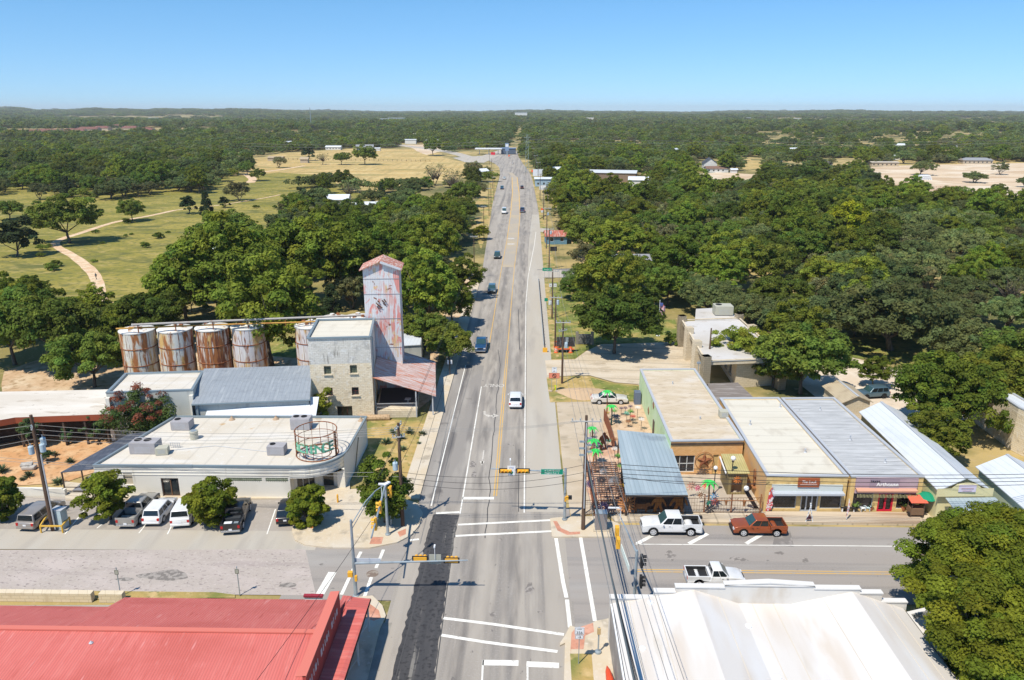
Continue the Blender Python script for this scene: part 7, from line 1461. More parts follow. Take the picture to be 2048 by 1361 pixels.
def mesh_q(name,V,T,m):
    me=bpy.data.meshes.new(name);n=len(V);f=n//4
    me.vertices.add(n);me.vertices.foreach_set('co',V.astype(np.float32).ravel());me.loops.add(n);me.loops.foreach_set('vertex_index',np.arange(n,dtype=np.int32));me.polygons.add(f)
    me.polygons.foreach_set('loop_start',np.arange(0,n,4,dtype=np.int32));
    a=me.attributes.new('tint','FLOAT_COLOR','POINT');a.data.foreach_set('color',np.concatenate([T,np.ones((n,1))],1).astype(np.float32).ravel());me.materials.append(m);me.update(calc_edges=True);return me
def crown_mesh(name,m,rx,rz,zc,ncl,per,ls,cr,flat=.75,low=-.45,seed=0,core=.3,gap=0.,cone=False,tv=.28):
    g=np.random.default_rng(seed+100);cs=[];tries=0
    lob=g.normal(size=(7,3));lob/=np.linalg.norm(lob,axis=1,keepdims=True);la=g.uniform(.08,.24,7)
    while len(cs)<ncl and tries<ncl*60:
        tries+=1;d=g.normal(size=3);d/=np.linalg.norm(d)
        if d[2]<low: continue
        rad=g.uniform(.62,1.0) if g.random()>core else g.uniform(.15,.65)
        rad*=.84+sum(la[i]*max(0,(d@lob[i])-.2)**1.2*2 for i in range(7))
        if cone: zz=g.uniform(-1,1);a=g.uniform(0,6.28);w_=(1-(zz+1)/2)**.8*.95+.05;p=np.array([math.cos(a)*w_*rx*g.uniform(.6,1),math.sin(a)*w_*rx*g.uniform(.6,1),zc+zz*rz])
        else: p=np.array([d[0]*rx*rad,d[1]*rx*rad,zc+d[2]*rz*rad])
        if gap and cs and g.random()<.5 and min(np.linalg.norm(np.array(cs)-p,axis=1))<cr*gap: continue
        cs.append(p)
    cs=np.array(cs);N=len(cs)*per;ci=np.repeat(np.arange(len(cs)),per);d=g.normal(size=(N,3));d/=np.linalg.norm(d,axis=1,keepdims=True);d[:,2]=np.where(d[:,2]<-.35,-d[:,2],d[:,2])
    crr=cr*g.uniform(.65,1.3,len(cs))[ci][:,None];rad=g.uniform(.35,1.05,(N,1))**.6;off=d*crr*rad;off[:,2]*=flat;pos=cs[ci]+off
    nrm=d*.9+np.array([0,0,.55])+g.normal(size=(N,3))*.42;size=ls*g.uniform(.6,1.35,N)
    ct=g.uniform(1-tv,1+tv,(len(cs),1))[ci];hue=g.normal(size=(len(cs),1))[ci]*.08;lt=g.uniform(.75,1.25,(N,1));T=np.concatenate([ct*lt*(1+hue),ct*lt,ct*lt*(1-hue*.5)],1)
    V,TT=quads(pos,nrm,size,T);return mesh_q(name,V,TT,m),cs
def trunk_mesh(name,cs,h0,r0,seed,nl=6,multi=1,m=None):
    random.seed(seed);b=MB()
    for q in range(multi):
        a0=q*2.2+.3;bx=.35*r0*4*(multi>1);x0,y0=bx*math.cos(a0),bx*math.sin(a0);lean=(.9 if multi>1 else .25);tx,ty=x0+lean*math.cos(a0),y0+lean*math.sin(a0)
        b.tube([(x0*.5,y0*.5,-.1),(x0,y0,h0*.25),((x0+tx)/2+.1,(y0+ty)/2,h0*.65),(tx,ty,h0)],[r0*1.35,r0,r0*.85,r0*.7],8)
        idx=list(range(len(cs)));random.shuffle(idx)
        for i in idx[:nl]:
            e=Vector(cs[i]);s=Vector((tx,ty,h0*.95));mid=s.lerp(e,.5)+Vector((random.uniform(-.4,.4),random.uniform(-.4,.4),random.uniform(-.1,.5)))
            b.tube([s,mid,e],[r0*.5,r0*.3,r0*.08],5)
    me=bpy.data.meshes.new(name);me.from_pydata(b.v,[],b.f);me.materials.append(m or M_BARK)
    for p in me.polygons: p.use_smooth=True
    return me
PROTO={}
def proto(kind,i,mt,rx,rz,zc,ncl,per,ls,cr,h0,r0,**kw):
    multi=kw.pop('multi',1);nl=kw.pop('nl',7);cm,cs=crown_mesh(kind+'_crown',mt,rx,rz,zc,ncl,per,ls,cr,seed=i*7+hash_(kind),**kw);tm=trunk_mesh(kind+'_trunk',cs,h0,r0,i,nl,multi);PROTO.setdefault(kind,[]).append((cm,tm))
def hash_(s): return sum(ord(c)*(k+1) for k,c in enumerate(s))%97
for i in range(4): proto('oak',i,LM['oak'],6.2,3.7,5.4,150,150,.30,1.1,2.6,.28,gap=.75)
for i in range(3): proto('pecan',i,LM['pecan'],5.6,4.7,6.8,160,145,.29,1.05,3.6,.30,gap=.8,low=-.6)
for i in range(3): proto('live',i,LM['live'],7.2,3.2,4.6,180,145,.28,1.0,1.9,.38,multi=2,gap=.85,low=-.3)
for i in range(2): proto('cedar',i,LM['cedar'],2.4,2.8,3.0,50,110,.26,.7,.8,.16,cone=(i==1))
for i in range(3): proto('mesq',i,LM['mesq'],4.2,2.4,3.9,75,85,.26,.85,1.7,.16,multi=3,core=.15,gap=.8)
for i in range(2): proto('yell',i,LM['yell'],4.6,3.4,5.2,110,140,.3,1.0,2.2,.2)
for i in range(2): proto('bush',i,LM['oak'],2.0,1.1,1.0,26,60,.32,.7,.4,.06)
for i in range(2): proto('bare',i,LM['mesq'],4.8,3.4,5.2,60,9,.3,.8,2.4,.2,multi=2,nl=34)
NAME=dict(bare='bare_tree',oak='oak_tree',pecan='pecan_tree',live='live_oak_tree',cedar='cedar_tree',mesq='mesquite_tree',yell='yellow_green_tree',bush='bush')
COUNT={}
TREES=[]
def tree(kind,x,y,s=1.,label='',group=None,sz=None,i=None,z=None):
    k=COUNT.get(kind,0);COUNT[kind]=k+1;cm,tm=PROTO[kind][(i if i is not None else random.randrange(99))%len(PROTO[kind])]
    o=bpy.data.objects.new(NAME[kind],None);COL.objects.link(o);o.location=(x,y,terrain(x,y) if z is None else z);o.rotation_euler.z=random.uniform(0,6.28);o.scale=(s*random.uniform(.9,1.12),s*random.uniform(.88,1.1),sz or s*random.uniform(.95,1.2))
    tag(o,label,'bush' if kind=='bush' else 'tree',group)
    for nm,me in(('crown',cm),('trunk',tm)):
        c=bpy.data.objects.new(nm,me);COL.objects.link(c);c.parent=o
    TREES.append((x,y,s));return o
random.seed(21)
# ---- trees one can pick out
def T(kind,X,Y,wpx,label,i=None,sz=None):
    "base pixel X,Y and crown width in photo pixels"
    x,y=G(X,Y);sc=(Y-222)*math.cos(PITCH)/CH;w0={'oak':17.2,'pecan':15.8,'live':19.5,'cedar':6.6,'mesq':11.4,'bare':12,'yell':13.2,'bush':5.6}[kind];s=wpx/sc/w0;return tree(kind,x,y,s,label,None,sz,i)
T('oak',1228,708,205,'round dark green oak alone on the bank lawn',0)
T('live',1782,700,290,'huge spreading live oak shading the park lawn',1)
T('live',1600,690,230,'broad live oak behind the bank roof',0)
T('pecan',1480,748,130,'light green pecan in front of the bank roof',2)
T('oak',1600,788,205,'dense oak behind the cream-roofed shop',0);T('oak',1545,775,120,'dark oak tucked behind the plank deck',1)
T('pecan',1845,862,200,'large pecan behind the white gabled shop',1);T('pecan',1905,880,190,'large pecan between the gabled shop and the hall',2);T('pecan',1745,775,75,'small pecan beside the tan shingled store',0);T('pecan',1985,840,190,'pecan in front of the rough stone building',1);T('live',1900,735,200,'live oak at the back edge of the pale gravel drive',2);T('oak',2035,800,210,'oak cut by the right edge beside the park',0)
T('live',1185,588,130,'oak at the side street corner beside the parked roofs',2);T('oak',1150,600,80,'small oak right of the speed limit sign',3)
T('pecan',545,742,250,'tall pecan with forked trunk standing between the silos and the mill',0,1.45)
T('oak',790,640,120,'oak behind the tin tower on its right',1);T('pecan',470,650,250,'large pecan behind the two middle silos',1);T('pecan',620,610,220,'pecan behind the mill roof',2);T('pecan',700,600,150,'pecan left of the tin tower top',1)
T('oak',190,775,200,'dark oak with leaning trunks over the bare yard',2);T('oak',120,735,220,'dense dark oak behind the long low roof',0);T('oak',30,730,220,'dense oak at the left edge behind the low roof',1);T('pecan',235,720,110,'small pecan left of the first silo',2)
T('oak',140,487,150,'spreading oak beside the bend of the dirt path',0);T('cedar',35,513,95,'dark round cedar at the left edge of the meadow',0);T('oak',265,443,66,'oak beside the dirt path in the middle of the meadow',3);T('cedar',378,428,40,'left of two dark cedars beside the path',0);T('cedar',414,430,42,'right of two dark cedars beside the path',1);T('cedar',450,416,26,'small round tree right of the two dark cedars',0);T('mesq',478,402,62,'olive tree at the right end of the path trees',1);T('bush',70,432,40,'pale green shrub tree in the left meadow',0);T('mesq',80,400,50,'grey-green tree with bare branches in the left meadow',0);T('cedar',135,395,40,'dark upright tree at the edge of the left belt',1);T('oak',20,440,70,'oak at the left edge above the meadow',2);T('oak',518,362,36,'small oak at the fork of the side track',0)
T('oak',730,330,54,'right of two round oaks in the hay field',0);T('oak',683,330,44,'left of two round oaks in the hay field',1);T('oak',866,312,52,'oak at the right end of the hay field',2);T('cedar',617,322,32,'dark oak beside the stone hut in the hay field',0);T('mesq',558,336,36,'bare-branched tree in front of the stone hut',2)
T('live',1839,351,58,'live oak on its island in the sand site, left one',0);T('live',1948,366,52,'umbrella-shaped live oak in the middle of the sand site',1);T('mesq',2000,350,40,'thin tree behind the umbrella-shaped oak',1);T('oak',1995,392,38,'small oak at the lower edge of the sand site',0);T('live',2050,375,40,'live oak cut by the right edge of the sand site',2)
T('yell',1680,505,120,'bright yellow-green tree standing out of the right woods',0);T('yell',1650,490,70,'smaller bright yellow-green tree beside the big one',1);T('yell',1990,560,90,'yellow-green tree near the right edge of the woods',0);T('yell',1945,430,60,'yellow-green tree below the sand site',1);T('yell',960,480,42,'yellow-green tree leaning over the highway edge',0);T('yell',1725,560,70,'yellow-tinged tree in the middle of the right woods',1)
T('pecan',905,650,105,'roadside tree with a branch reaching over the highway',1);T('oak',900,730,130,'dark tree shading the highway beside the tin tower',2);T('oak',850,700,130,'dark tree right behind the loading canopy',0);T('pecan',920,600,100,'roadside pecan at the left highway edge',0)
T('pecan',1590,520,110,'mid green pecan in the right woods below the bright tree',0)
T('oak',300,700,190,'oak between the bare yard and the first silo',1);T('pecan',375,655,190,'pecan behind the first two silos',0);T('oak',458,502,125,'round oak standing alone at the near edge of the meadow',3);T('oak',330,590,70,'oak at the lower edge of the meadow',0);T('oak',1262,592,125,'oak in front of the grey-roofed side street house',2);T('live',1425,632,150,'live oak directly behind the rear wing of the bank',0);T('live',1505,655,150,'live oak right of the rear wing of the bank',2);T('live',1385,600,120,'live oak behind the flagpole lawn',1);T('pecan',1870,930,140,'low pecan between the gabled shop and the hall, nearest the street',0);T('oak',1335,612,120,'oak behind the flagpole',1);T('oak',1275,628,105,'oak behind the big lawn oak',0);T('oak',1300,590,110,'oak in front of the tin-roofed shed',2)
T('bare',905,385,60,'grey half-bare tree left of the highway beside the dry field',0);T('bare',870,372,60,'grey half-bare tree at the lower edge of the hay field',1);T('bare',700,400,50,'grey half-bare tree above the ribbed barn',0);T('bare',645,330,34,'grey half-bare tree near the stone hut on its right',1);T('bare',1290,505,80,'grey half-bare tree standing in the right woods above the lawn oak',0);T('bare',1345,520,80,'grey half-bare tree in the right woods above the flagpole',1);T('bare',1120,470,45,'grey half-bare tree near the blue hut by the verge',0);T('bare',1410,560,80,'grey half-bare tree behind the bank among darker oaks',1);T('bare',2020,620,90,'grey half-bare tree by the right edge of the woods',0);T('bare',1220,400,40,'grey half-bare tree before the warehouse',1);T('bare',1820,520,70,'grey half-bare tree in the woods right of the bright yellow-green tree',0)
# small street trees: own leafy crowns with visible stems
def street_tree(X,Y,wpx,hpx,label,m,kind='street_tree',ls=.17,per=190,ncl=95,seed=1,stems=5,bloom=None,low=-1):
    x,y=G(X,Y);sc=(Y-222)*math.cos(PITCH)/CH;rx=wpx*.76/sc/2;h=hpx*.76/sc/.87;o=thing(kind,(x,y,.1),label,'tree');cm,cs=crown_mesh('crown',m,rx*.86,h*.45,h*.53,ncl,per,ls,rx*.24,seed=seed,low=low,core=.3,gap=.6)
    c=bpy.data.objects.new('crown',cm);COL.objects.link(c);c.parent=o
    if bloom: 
        bm_,_=crown_mesh('blossom',bloom,rx*.95,h*.42,h*.62,int(ncl*.45),int(per*.5),ls*.8,rx*.16,seed=seed+5,low=-.1,core=0);c=bpy.data.objects.new('blossom',bm_);COL.objects.link(c);c.parent=o
    tm=trunk_mesh('trunk',cs,h*.3,.07,seed,5,stems);c=bpy.data.objects.new('trunk',tm);COL.objects.link(c);c.parent=o;return o
street_tree(222,1040,118,108,'leafy small tree in a planter left of the silver pickup',LM['near'],seed=1);street_tree(427,1048,122,110,'round small tree between the white suv and black pickup',LM['near'],seed=2);street_tree(618,1050,108,105,'small tree beside the parked black crossover',LM['near'],seed=3);street_tree(770,1048,138,138,'largest street tree, beside the brown utility pole on the corner',LM['pecan'],seed=4,ncl=95);street_tree(12,1040,100,95,'small tree cut by the left edge beside the minivan',LM['pecan'],seed=5)
street_tree(290,882,175,118,'red-flowered crepe myrtle between the low building and the white roof',LM['crepe'],'crepe_myrtle',seed=6,bloom=LM['bloom'],ncl=80)
for k,(X,Y,w_,h_,lab) in enumerate(((137,888,34,38,'thin grey-green tree in front of the porch, left one'),(198,885,60,58,'wispy grey-green tree in front of the porch, right one'),(62,900,60,80,'grey-green tree behind the tall utility pole'),(95,925,26,30,'small shrub right of the utility pole in the garden'))):
    street_tree(X,Y,w_,h_,lab,LM['desert'],'desert_willow',seed=20+k,per=70,ncl=34,ls=.15,stems=3,low=-.5)
def agave(X,Y,r_,label,m=LM['agave'],n=60,up=.7,group='agaves and yuccas in the gardens'):
    x,y=G(X,Y);g=np.random.default_rng(int(X));V=[];Tn=[]
    for k in range(n):
        a=g.uniform(0,6.28);e=g.uniform(.15,1.35);l=r_*g.uniform(.7,1.1);c,s=math.cos(a),math.sin(a);w_=.05*r_+.02;tip=(c*l*math.cos(e),s*l*math.cos(e),l*math.sin(e)*up+.05);mid=(tip[0]*.5,tip[1]*.5,tip[2]*.62)
        V+=[(0,0,.02),(mid[0]-s*w_,mid[1]+c*w_,mid[2]),tip,(mid[0]+s*w_,mid[1]-c*w_,mid[2])];t=g.uniform(.7,1.3);Tn+=[(t,t,t)]*4
    me=mesh_q('agave',np.array(V),np.array(Tn),m);o=bpy.data.objects.new('agave',me);COL.objects.link(o);o.location=(x,y,.06);o['label']=label;o['category']='agave';o['group']=group
for X,Y,r_,lab in((58,955,.95,'bright green agave below the boulder in the orange garden'),(110,912,.7,'blue-green agave right of the utility pole in the garden'),(140,927,.85,'tall-leaved yucca beside the charcoal awning'),(45,962,.5,'small grey agave beside the bright green one'),(118,968,1.0,'olive grass clump by the retaining wall'),(5,945,1.2,'dark green shrub at the left edge of the garden'),(85,905,.6,'small dark yucca behind the utility pole'),
    (772,888,1.1,'pale yucca left in the verge beside the white building'),(800,880,1.1,'pale yucca in the middle of the verge'),(820,868,1.0,'pale yucca near the road side of the verge'),(845,872,.9,'silvery yucca at the road edge of the verge'),(785,868,.9,'yucca behind the others near the loading dock'),(838,890,.5,'small low yucca in the middle of the verge'),(805,902,.8,'low yucca below the brown pole top in the verge')): agave(X,Y,r_,lab,up=.8)
x,y=G(55,938);b=MB().box((0,0,.5),(1.3,.7,.35),.3,.2).box((.4,-.2,.25),(1.5,.8,.4),.1);tag(b.build('boulder',mat('garden_stone',(.45,.42,.38),layers=[((.3,.28,.25),2,.5,.6)]),None,(x,y,.05),bevel=.1),'flat pale boulder on rubble in the orange gravel garden','boulder')
T('bush',1341,690,44,'round dark bush beside the flagpole',0);T('bush',275,1213,16,'small green weed growing by the low stone wall',1)
for k in range(46):
    X=random.uniform(0,560);Y=random.uniform(392,585)
    if Y>560-.22*X+40 or not (Y>400 or X<300): continue
    q=G(X,Y)
    tree('bush',q[0],q[1],random.uniform(.3,.85),'low green bush scattered over the left meadow','bushes scattered over the left meadow')
# ivy on the mill
cm,cs=crown_mesh('climbing_ivy',LM['pecan'],1.0,2.6,2.6,26,60,.24,.55,seed=77,low=-1);o=bpy.data.objects.new('climbing_ivy',cm);COL.objects.link(o);o.location=(-26.9,93.3,.1);tag(o,'green creeper climbing the left corner of the stone mill','creeper')
# the big pecan at the lower right
def big(X,Y,zc,rx,rz,label,seed,ncl=330,per=170,ls=.27,h0=3.2,m='near'):
    x,y=G(X,Y,zc);o=thing('near_pecan_tree',(x,y,0),label,'tree');cm,cs=crown_mesh('crown',LM[m],rx,rz,zc,ncl,per,ls,.95,seed=seed,low=-.75,core=.25,gap=1.0,flat=.62,tv=.3);c=bpy.data.objects.new('crown',cm);COL.objects.link(c);c.parent=o
    tm=trunk_mesh('trunk',cs,h0,.36,seed,26,2);c=bpy.data.objects.new('trunk',tm);COL.objects.link(c);c.parent=o;return o
big(2005,1120,6.0,5.5,4.6,'big bright green pecan filling the lower right corner',3,330,560,.15)
big(2045,1315,5.2,4.4,4.2,'second green pecan crown at the bottom right corner',9,250,540,.15)
# shade trees beyond the left frame edge are not built: nothing of them shows
# ------------------------------------------------------------------ houses and sheds in the distance
HOUSES=[]
def house(X,Y,w_,d_,h,roofm,wallm,label,rz=0,rh=1.6,name='house',wins=True,hip=False,porch=False):
    x,y=G(X,Y);z=terrain(x,y);HOUSES.append((x,y,max(w_,d_)*.5));o=thing(name,(x,y,z),label,'house' if name=='house' else name.replace('_',' ').split()[-1],None,rz);W=w_/2;D=d_/2
    b=MB();P4=[(-W,-D),(W,-D),(W,D),(-W,D)]
    for i in range(4): wall_panel(b,P4[i],P4[(i+1)%4],0,h,[(u,u+1.1,.9,2.1) for u in np.arange(1.2,(2*W if i%2==0 else 2*D)-1.5,3.2)] if wins else (),.15)
    b.poly([(-W,-D,h),(-W,D,h),(-W,0,h+rh)][::-1]).poly([(W,-D,h),(W,D,h),(W,0,h+rh)]);b.build('wall',wallm,o)
    b=MB();e=.5;q=rh/D*e
    hx=W*.35 if hip else 0
    for s in(-1,1):
        p=[(-W-e,s*(D+e),h-q),(W+e,s*(D+e),h-q),(W+e-hx,0,h+rh),(-W-e+hx,0,h+rh)];i=len(b.v);b.v+=[(a[0],a[1],a[2]+.06) for a in p]+[(a[0],a[1],a[2]+.2) for a in p];b.f+=[(i,i+1,i+2,i+3),(i+7,i+6,i+5,i+4),(i,i+4,i+5,i+1),(i+1,i+5,i+6,i+2),(i+2,i+6,i+7,i+3),(i+3,i+7,i+4,i)]
    if hip:
        for s in(-1,1): b.poly([(s*(W+e),-D-e,h-q+.19),(s*(W+e),D+e,h-q+.19),(s*(W+e-hx),0,h+rh+.19)])
    b.build('roof',roofm,o)
    if wins:
        for i in(0,):
            for u in np.arange(1.2,2*W-1.5,3.2): window(o,P4[0],P4[1],(u,u+1.1,.9,2.1),.12,M_FRAME,M_GLASS,'window')
    if porch: 
        MB().box((0,-D-1.3,h-.3),(w_,2.6,.12)).build('porch_roof',roofm,o)
        for u in(-1,0,1): MB().box((u*W*.95,-D-2.4,h/2-.2),(.15,.15,h-.4)).build('porch_post',M_FRAME,o)
    return o
R_TIN=mat('bright_tin_roof',(.66,.70,.74),rough=.5);R_BROWN=mat('brown_shingle_roof',(.20,.12,.09),rough=.9);R_MAROON=mat('red_brown_tile_roof',(.17,.075,.06),layers=[((.22,.11,.09),.3,.45,.6)],rough=.9);R_GRY=mat('grey_shingle_roof',(.26,.27,.29),rough=.9);R_CHAR=mat('charcoal_roof',(.07,.075,.09),rough=.8);R_TANR=mat('tan_shingle_roof',(.42,.28,.17),rough=.9)
W_W=mat('white_siding',(.66,.66,.64));W_T=mat('tan_siding',(.50,.40,.28));W_PB=mat('pale_blue_siding',(.33,.45,.55));W_ST=mat('stone_siding',(.45,.38,.29));W_B=mat('blue_siding',(.14,.27,.36))
R_ARC=mat('white_ribbed_barn_roof',(.62,.66,.70),rough=.5,stripe=(1,0,0,2.2,.35,.12,0))
house(760,434,20,10,4,R_ARC,W_W,'long white ribbed metal barn in the trees left of the highway',R(3),1.8,'barn',False)
house(662,416,16,9,4,R_TIN,W_W,'pale metal barn beside the long ribbed one',R(3),1.6,'barn',False)
house(445,520,6,4,2.6,R_TIN,W_W,'small tin roof showing through the trees near the meadow',R(25),1.,'shed',False)
house(1155,436,11,8,3,R_TIN,W_T,'tan house with a tin roof right of the highway',R(-8),1.8,porch=True)
house(1111,486,6.5,6,2.6,mat('rusted_red_tin_roof',(.42,.13,.09),layers=[((.5,.3,.25),(2,.3,1),.5,.6)],stripe=(1,0,0,.7,.3,.1,0)),W_B,'small blue hut with a rusty red roof beside the verge',R(4),1.2,'hut')
house(1095,372,14,8,4,R_TIN,W_PB,'pale blue roadside shop behind the white billboard',0,.6,'shop')
house(1112,348,16,8,3,R_TIN,W_W,'white-roofed house beyond the pale blue shop',R(10),1.4)
house(1225,362,28,12,5,mat('pale_metal_warehouse_roof',(.55,.58,.60),rough=.5),mat('brown_warehouse_wall',(.22,.16,.12)),'long low warehouse with a pale roof in the right woods',R(-12),1.2,'warehouse',False)
house(1283,374,14,10,4,R_TIN,W_W,'white shed at the right end of the long warehouse',R(-8),1.4,'shed',False)
house(1418,342,10,9,5.6,R_CHAR,W_W,'white two-storey gabled house with a dark roof',R(85),3.2,porch=False);house(1432,345,15,6,2.8,R_BROWN,W_W,'low brown-roofed wing in front of the white gabled house',R(4),1.2)
house(1467,347,4,3,2.5,R_TIN,W_W,'tiny white shed right of the gabled house',0,.6,'shed',False)
house(1350,310,8,6,4,R_TIN,W_W,'white gabled shed among the trees above the gabled house',R(60),2,'shed',False);house(1342,315,8,6,3,R_TIN,W_W,'low pale roof left of the white gabled shed',0,1)
house(1554,325,7,7,5,R_GRY,W_PB,'tall blue-grey house hidden in the trees',R(60),2.2);house(1586,305,10,7,3,R_TIN,W_W,'tin-roofed house behind the blue-grey one',R(20),1.4);house(1648,332,10,6,2.6,R_TIN,W_W,'low white roof in the trees left of the sand site',0,1)
house(1765,333,20,8,3,mat('beige_flat_roof',(.5,.45,.38)),W_T,'long beige mobile home at the edge of the sand site',R(0),.5);house(1794,296,14,9,3,R_TIN,W_W,'white tin-roofed house above the sand site',R(-15),1.6);house(1800,320,18,7,3,R_TIN,W_W,'white-roofed shed behind the beige mobile home',0,.9,'shed',False)
house(1905,311,20,10,3,R_TANR,W_W,'tan hipped-roof house above the sand site',R(0),1.8,hip=True);house(1910,300,8,6,3,R_TIN,W_W,'small bright white roof above the tan hipped house',R(20),1);house(1950,328,22,9,3,R_GRY,W_ST,'low grey-roofed stone house right above the sand site',R(-5),1.6,hip=True)
house(1610,420,7,5,3,R_TIN,W_W,'small white roof poking out of the right woods',R(30),1.2,'shed',False);house(1655,372,22,6,3,R_TIN,W_W,'narrow white roof strip in the right woods',R(2),.6,'shed',False)
house(1255,545,12,7,3,R_GRY,W_PB,'pale blue house hidden behind the side street trees',R(3),1.6);house(1215,568,8,2.5,2.4,mat('red_orange_awning',(.62,.14,.05)),W_W,'white structure with an orange-red edge behind the lawn oak',R(0),.5,'canopy',False);house(1290,572,13,7,2.6,R_TIN,W_W,'tin-roofed shed behind the lawn oak',R(-10),1,'shed',False)
house(580,292,13,9,3.2,R_TIN,W_T,'tan house with a bright tin roof beyond the hay field',R(70),2.2);house(668,300,16,8,3,R_TIN,W_W,'low white-roofed house beyond the hay field',0,1.2);house(730,300,18,10,3,R_GRY,W_W,'grey-roofed farmhouse beyond the hay field',R(8),2.4,porch=True);house(755,302,6,4,2.6,R_TIN,W_W,'tiny white outbuilding beside the grey farmhouse',0,.6,'shed',False)
house(828,275,26,12,4,mat('cream_shed_roof',(.62,.58,.48)),W_T,'long cream shed beyond the bare yard',0,1.,'shed',False);house(822,288,14,8,5,R_TIN,W_W,'white shop front on the bare yard',0,.6,'shop',False);house(867,288,18,10,3.4,R_GRY,mat('maroon_siding',(.2,.08,.07)),'grey-roofed maroon building beside the bare yard',0,1.6,'store',False)
house(663,255,26,12,5,R_TIN,W_W,'bright white roof far out in the woods left of the road',R(10),1.6,'barn',False)
house(610,326,6,5,3,mat('straw_tan_roof',(.40,.32,.22)),W_ST,'small stone hut under a dark tree in the hay field',0,1.4,'hut',False);house(553,322,12,8,2.6,mat('straw_tan_roof',(.40,.32,.22)),W_ST,'low tan shed behind the bare-branched tree',0,.9,'shed',False)
house(962,352,8,6,3,R_TIN,W_W,'tilted bright tin roof left of the highway bend',R(40),1.4,'shed',False)
for k,(X,Y,w_,rz_) in enumerate(((55,271,44,.05),(100,269,46,-.05),(150,268,40,.1),(178,264,44,0),(205,262,36,-.1),(238,258,34,.1),(262,262,34,.0),(290,266,36,.05),(20,274,38,0))):
    house(X,Y,w_,16,4.5,R_MAROON,W_ST,['red-brown roofed house in the far estate, second from the left edge','red-brown roofed house in the far estate, long one in the middle left','red-brown roofed house in the far estate, right of the long one','red-brown roofed house in the far estate, tallest cluster left','red-brown roofed house in the far estate, behind the tallest cluster','red-brown roofed house in the far estate, highest one','red-brown roofed house in the far estate, on the pale ground','red-brown roofed house in the far estate, rightmost','red-brown roofed house in the far estate, at the left edge'][k],rz_,4.2,wins=False,hip=True)
for k,(X,Y,w_,h_) in enumerate(((308,235,60,8),(768,236,55,7),(793,238,110,9),(1042,232,110,12),(1180,236,50,6),(1500,236,50,6),(1590,236,60,5))):
    x,y=G(X,Y+9);z=terrain(x,y);HOUSES.append((x,y,w_*.4));s=math.hypot(x,y)/1900
    o=thing('far_building',(x,y,z),['tiny white building on the far left slope','tiny white building left of the far pale hall','pale arched hall on the horizon','long white building on the horizon above the highway','tiny white building right of the highway horizon','tiny pale roof near the right horizon','tiny tan roof near the right horizon'][k],'building');w2=w_*.5;MB().box((0,0,h_),(w2,18,h_*2)).build('wall',W_W,o);MB().box((0,0,h_*2+.4),(w2+2,20,.8)).build('roof',R_TIN,o)
# filling station
x,y=G(988,309);st_=thing('filling_station',(x,y,0),'white filling station canopy with blue posts at the highway bend','filling station')
MB().box((-5,0,5.3),(26,12,.9)).build('canopy_roof',mat('station_white',(.72,.73,.75)),st_);MB().box((14,2,3),(14,10,5)).build('shop',mat('station_blue',(.10,.13,.18)),st_);MB().box((14,2,5.7),(15,11,.5)).build('shop_roof',mat('station_blue_trim',(.20,.28,.42)),st_)
for q in(-14,-5,4): MB().box((q,0,2.5),(.6,.6,5)).build('post',mat('station_white',(.72,.73,.75)),st_)
x,y=G(1014,312);o=thing('station_sign',(x,y,0),'tall blue pylon sign beside the filling station','sign');MB().box((0,0,8),(3.5,.6,7)).build('panel',mat('station_blue_trim',(.20,.28,.42)),o);MB().box((0,-.35,9.3),(2.6,.06,2.4)).build('face',M_SIGNW,o);MB().box((0,0,2.3),(1,.4,4.6)).build('post',M_STEEL,o)
x,y=G(986,312);tag(MB().box((x,y,2),(4,1,2.4)).build('red_round_sign',mat('station_red',(.6,.03,.05))),'small red sign in front of the filling station','sign')
x,y=G(1847,360);o=thing('pipe_stack',(x,y,0),'stack of white pipes beside the sand site oak','pipes');b=MB()
for r2_ in range(3):
    for k in range(8-r2_): b.tube([(k*1.1-4+r2_*.55,-2,.5+r2_*.95),(k*1.1-4+r2_*.55,2,.5+r2_*.95)],.5,8)
b.build('pipe',M_SIGNW,o)
x,y=G(1888,382);o=thing('site_fence',(x,y,0),'square of reddish temporary fencing in the sand site','fence');b=MB()
for k in range(9): b.box((-9+k*2.25,-3,1),(.12,.12,2)).box((-9+k*2.25,4,1),(.12,.12,2))
for z in(.4,1.9): b.bar((-9,-3,z),(9,-3,z),.1).bar((-9,4,z),(9,4,z),.1).bar((-9,-3,z),(-9,4,z),.1).bar((9,-3,z),(9,4,z),.1)
b.build('frame',mat('reddish_fence',(.4,.2,.14)),o)
# field fence in the hay field
o=thing('field_fence',(0,0,0),'thin post fence crossing the hay field','fence');a,c=G(560,320),G(860,324);n=34
for k in range(n): t=k/(n-1);MB().box((a[0]*(1-t)+c[0]*t,a[1]*(1-t)+c[1]*t,.8),(.25,.25,1.6)).build('post',M_DKWOOD,o)
MB().bar((*a,1.2),(*c,1.2),.06).bar((*a,.6),(*c,.6),.06).build('wire',M_DKWOOD,o)
# ---- woods: individual trees
def inpoly(p,poly):
    x,y=p;c=False;j=len(poly)-1
    for i in range(len(poly)):
        if (poly[i][1]>y)!=(poly[j][1]>y) and x<(poly[j][0]-poly[i][0])*(y-poly[i][1])/(poly[j][1]-poly[i][1])+poly[i][0]: c=not c
        j=i
    return c
def proj(x,y,z):
    c,s=math.cos(YAW),math.sin(YAW);X=x*c+y*s;Y=-x*s+y*c;Z=z-CH;df=Y*math.cos(PITCH)-Z*math.sin(PITCH);du=Y*math.sin(PITCH)+Z*math.cos(PITCH);return (1024+FPX*X/df,680.5-FPX*du/df)
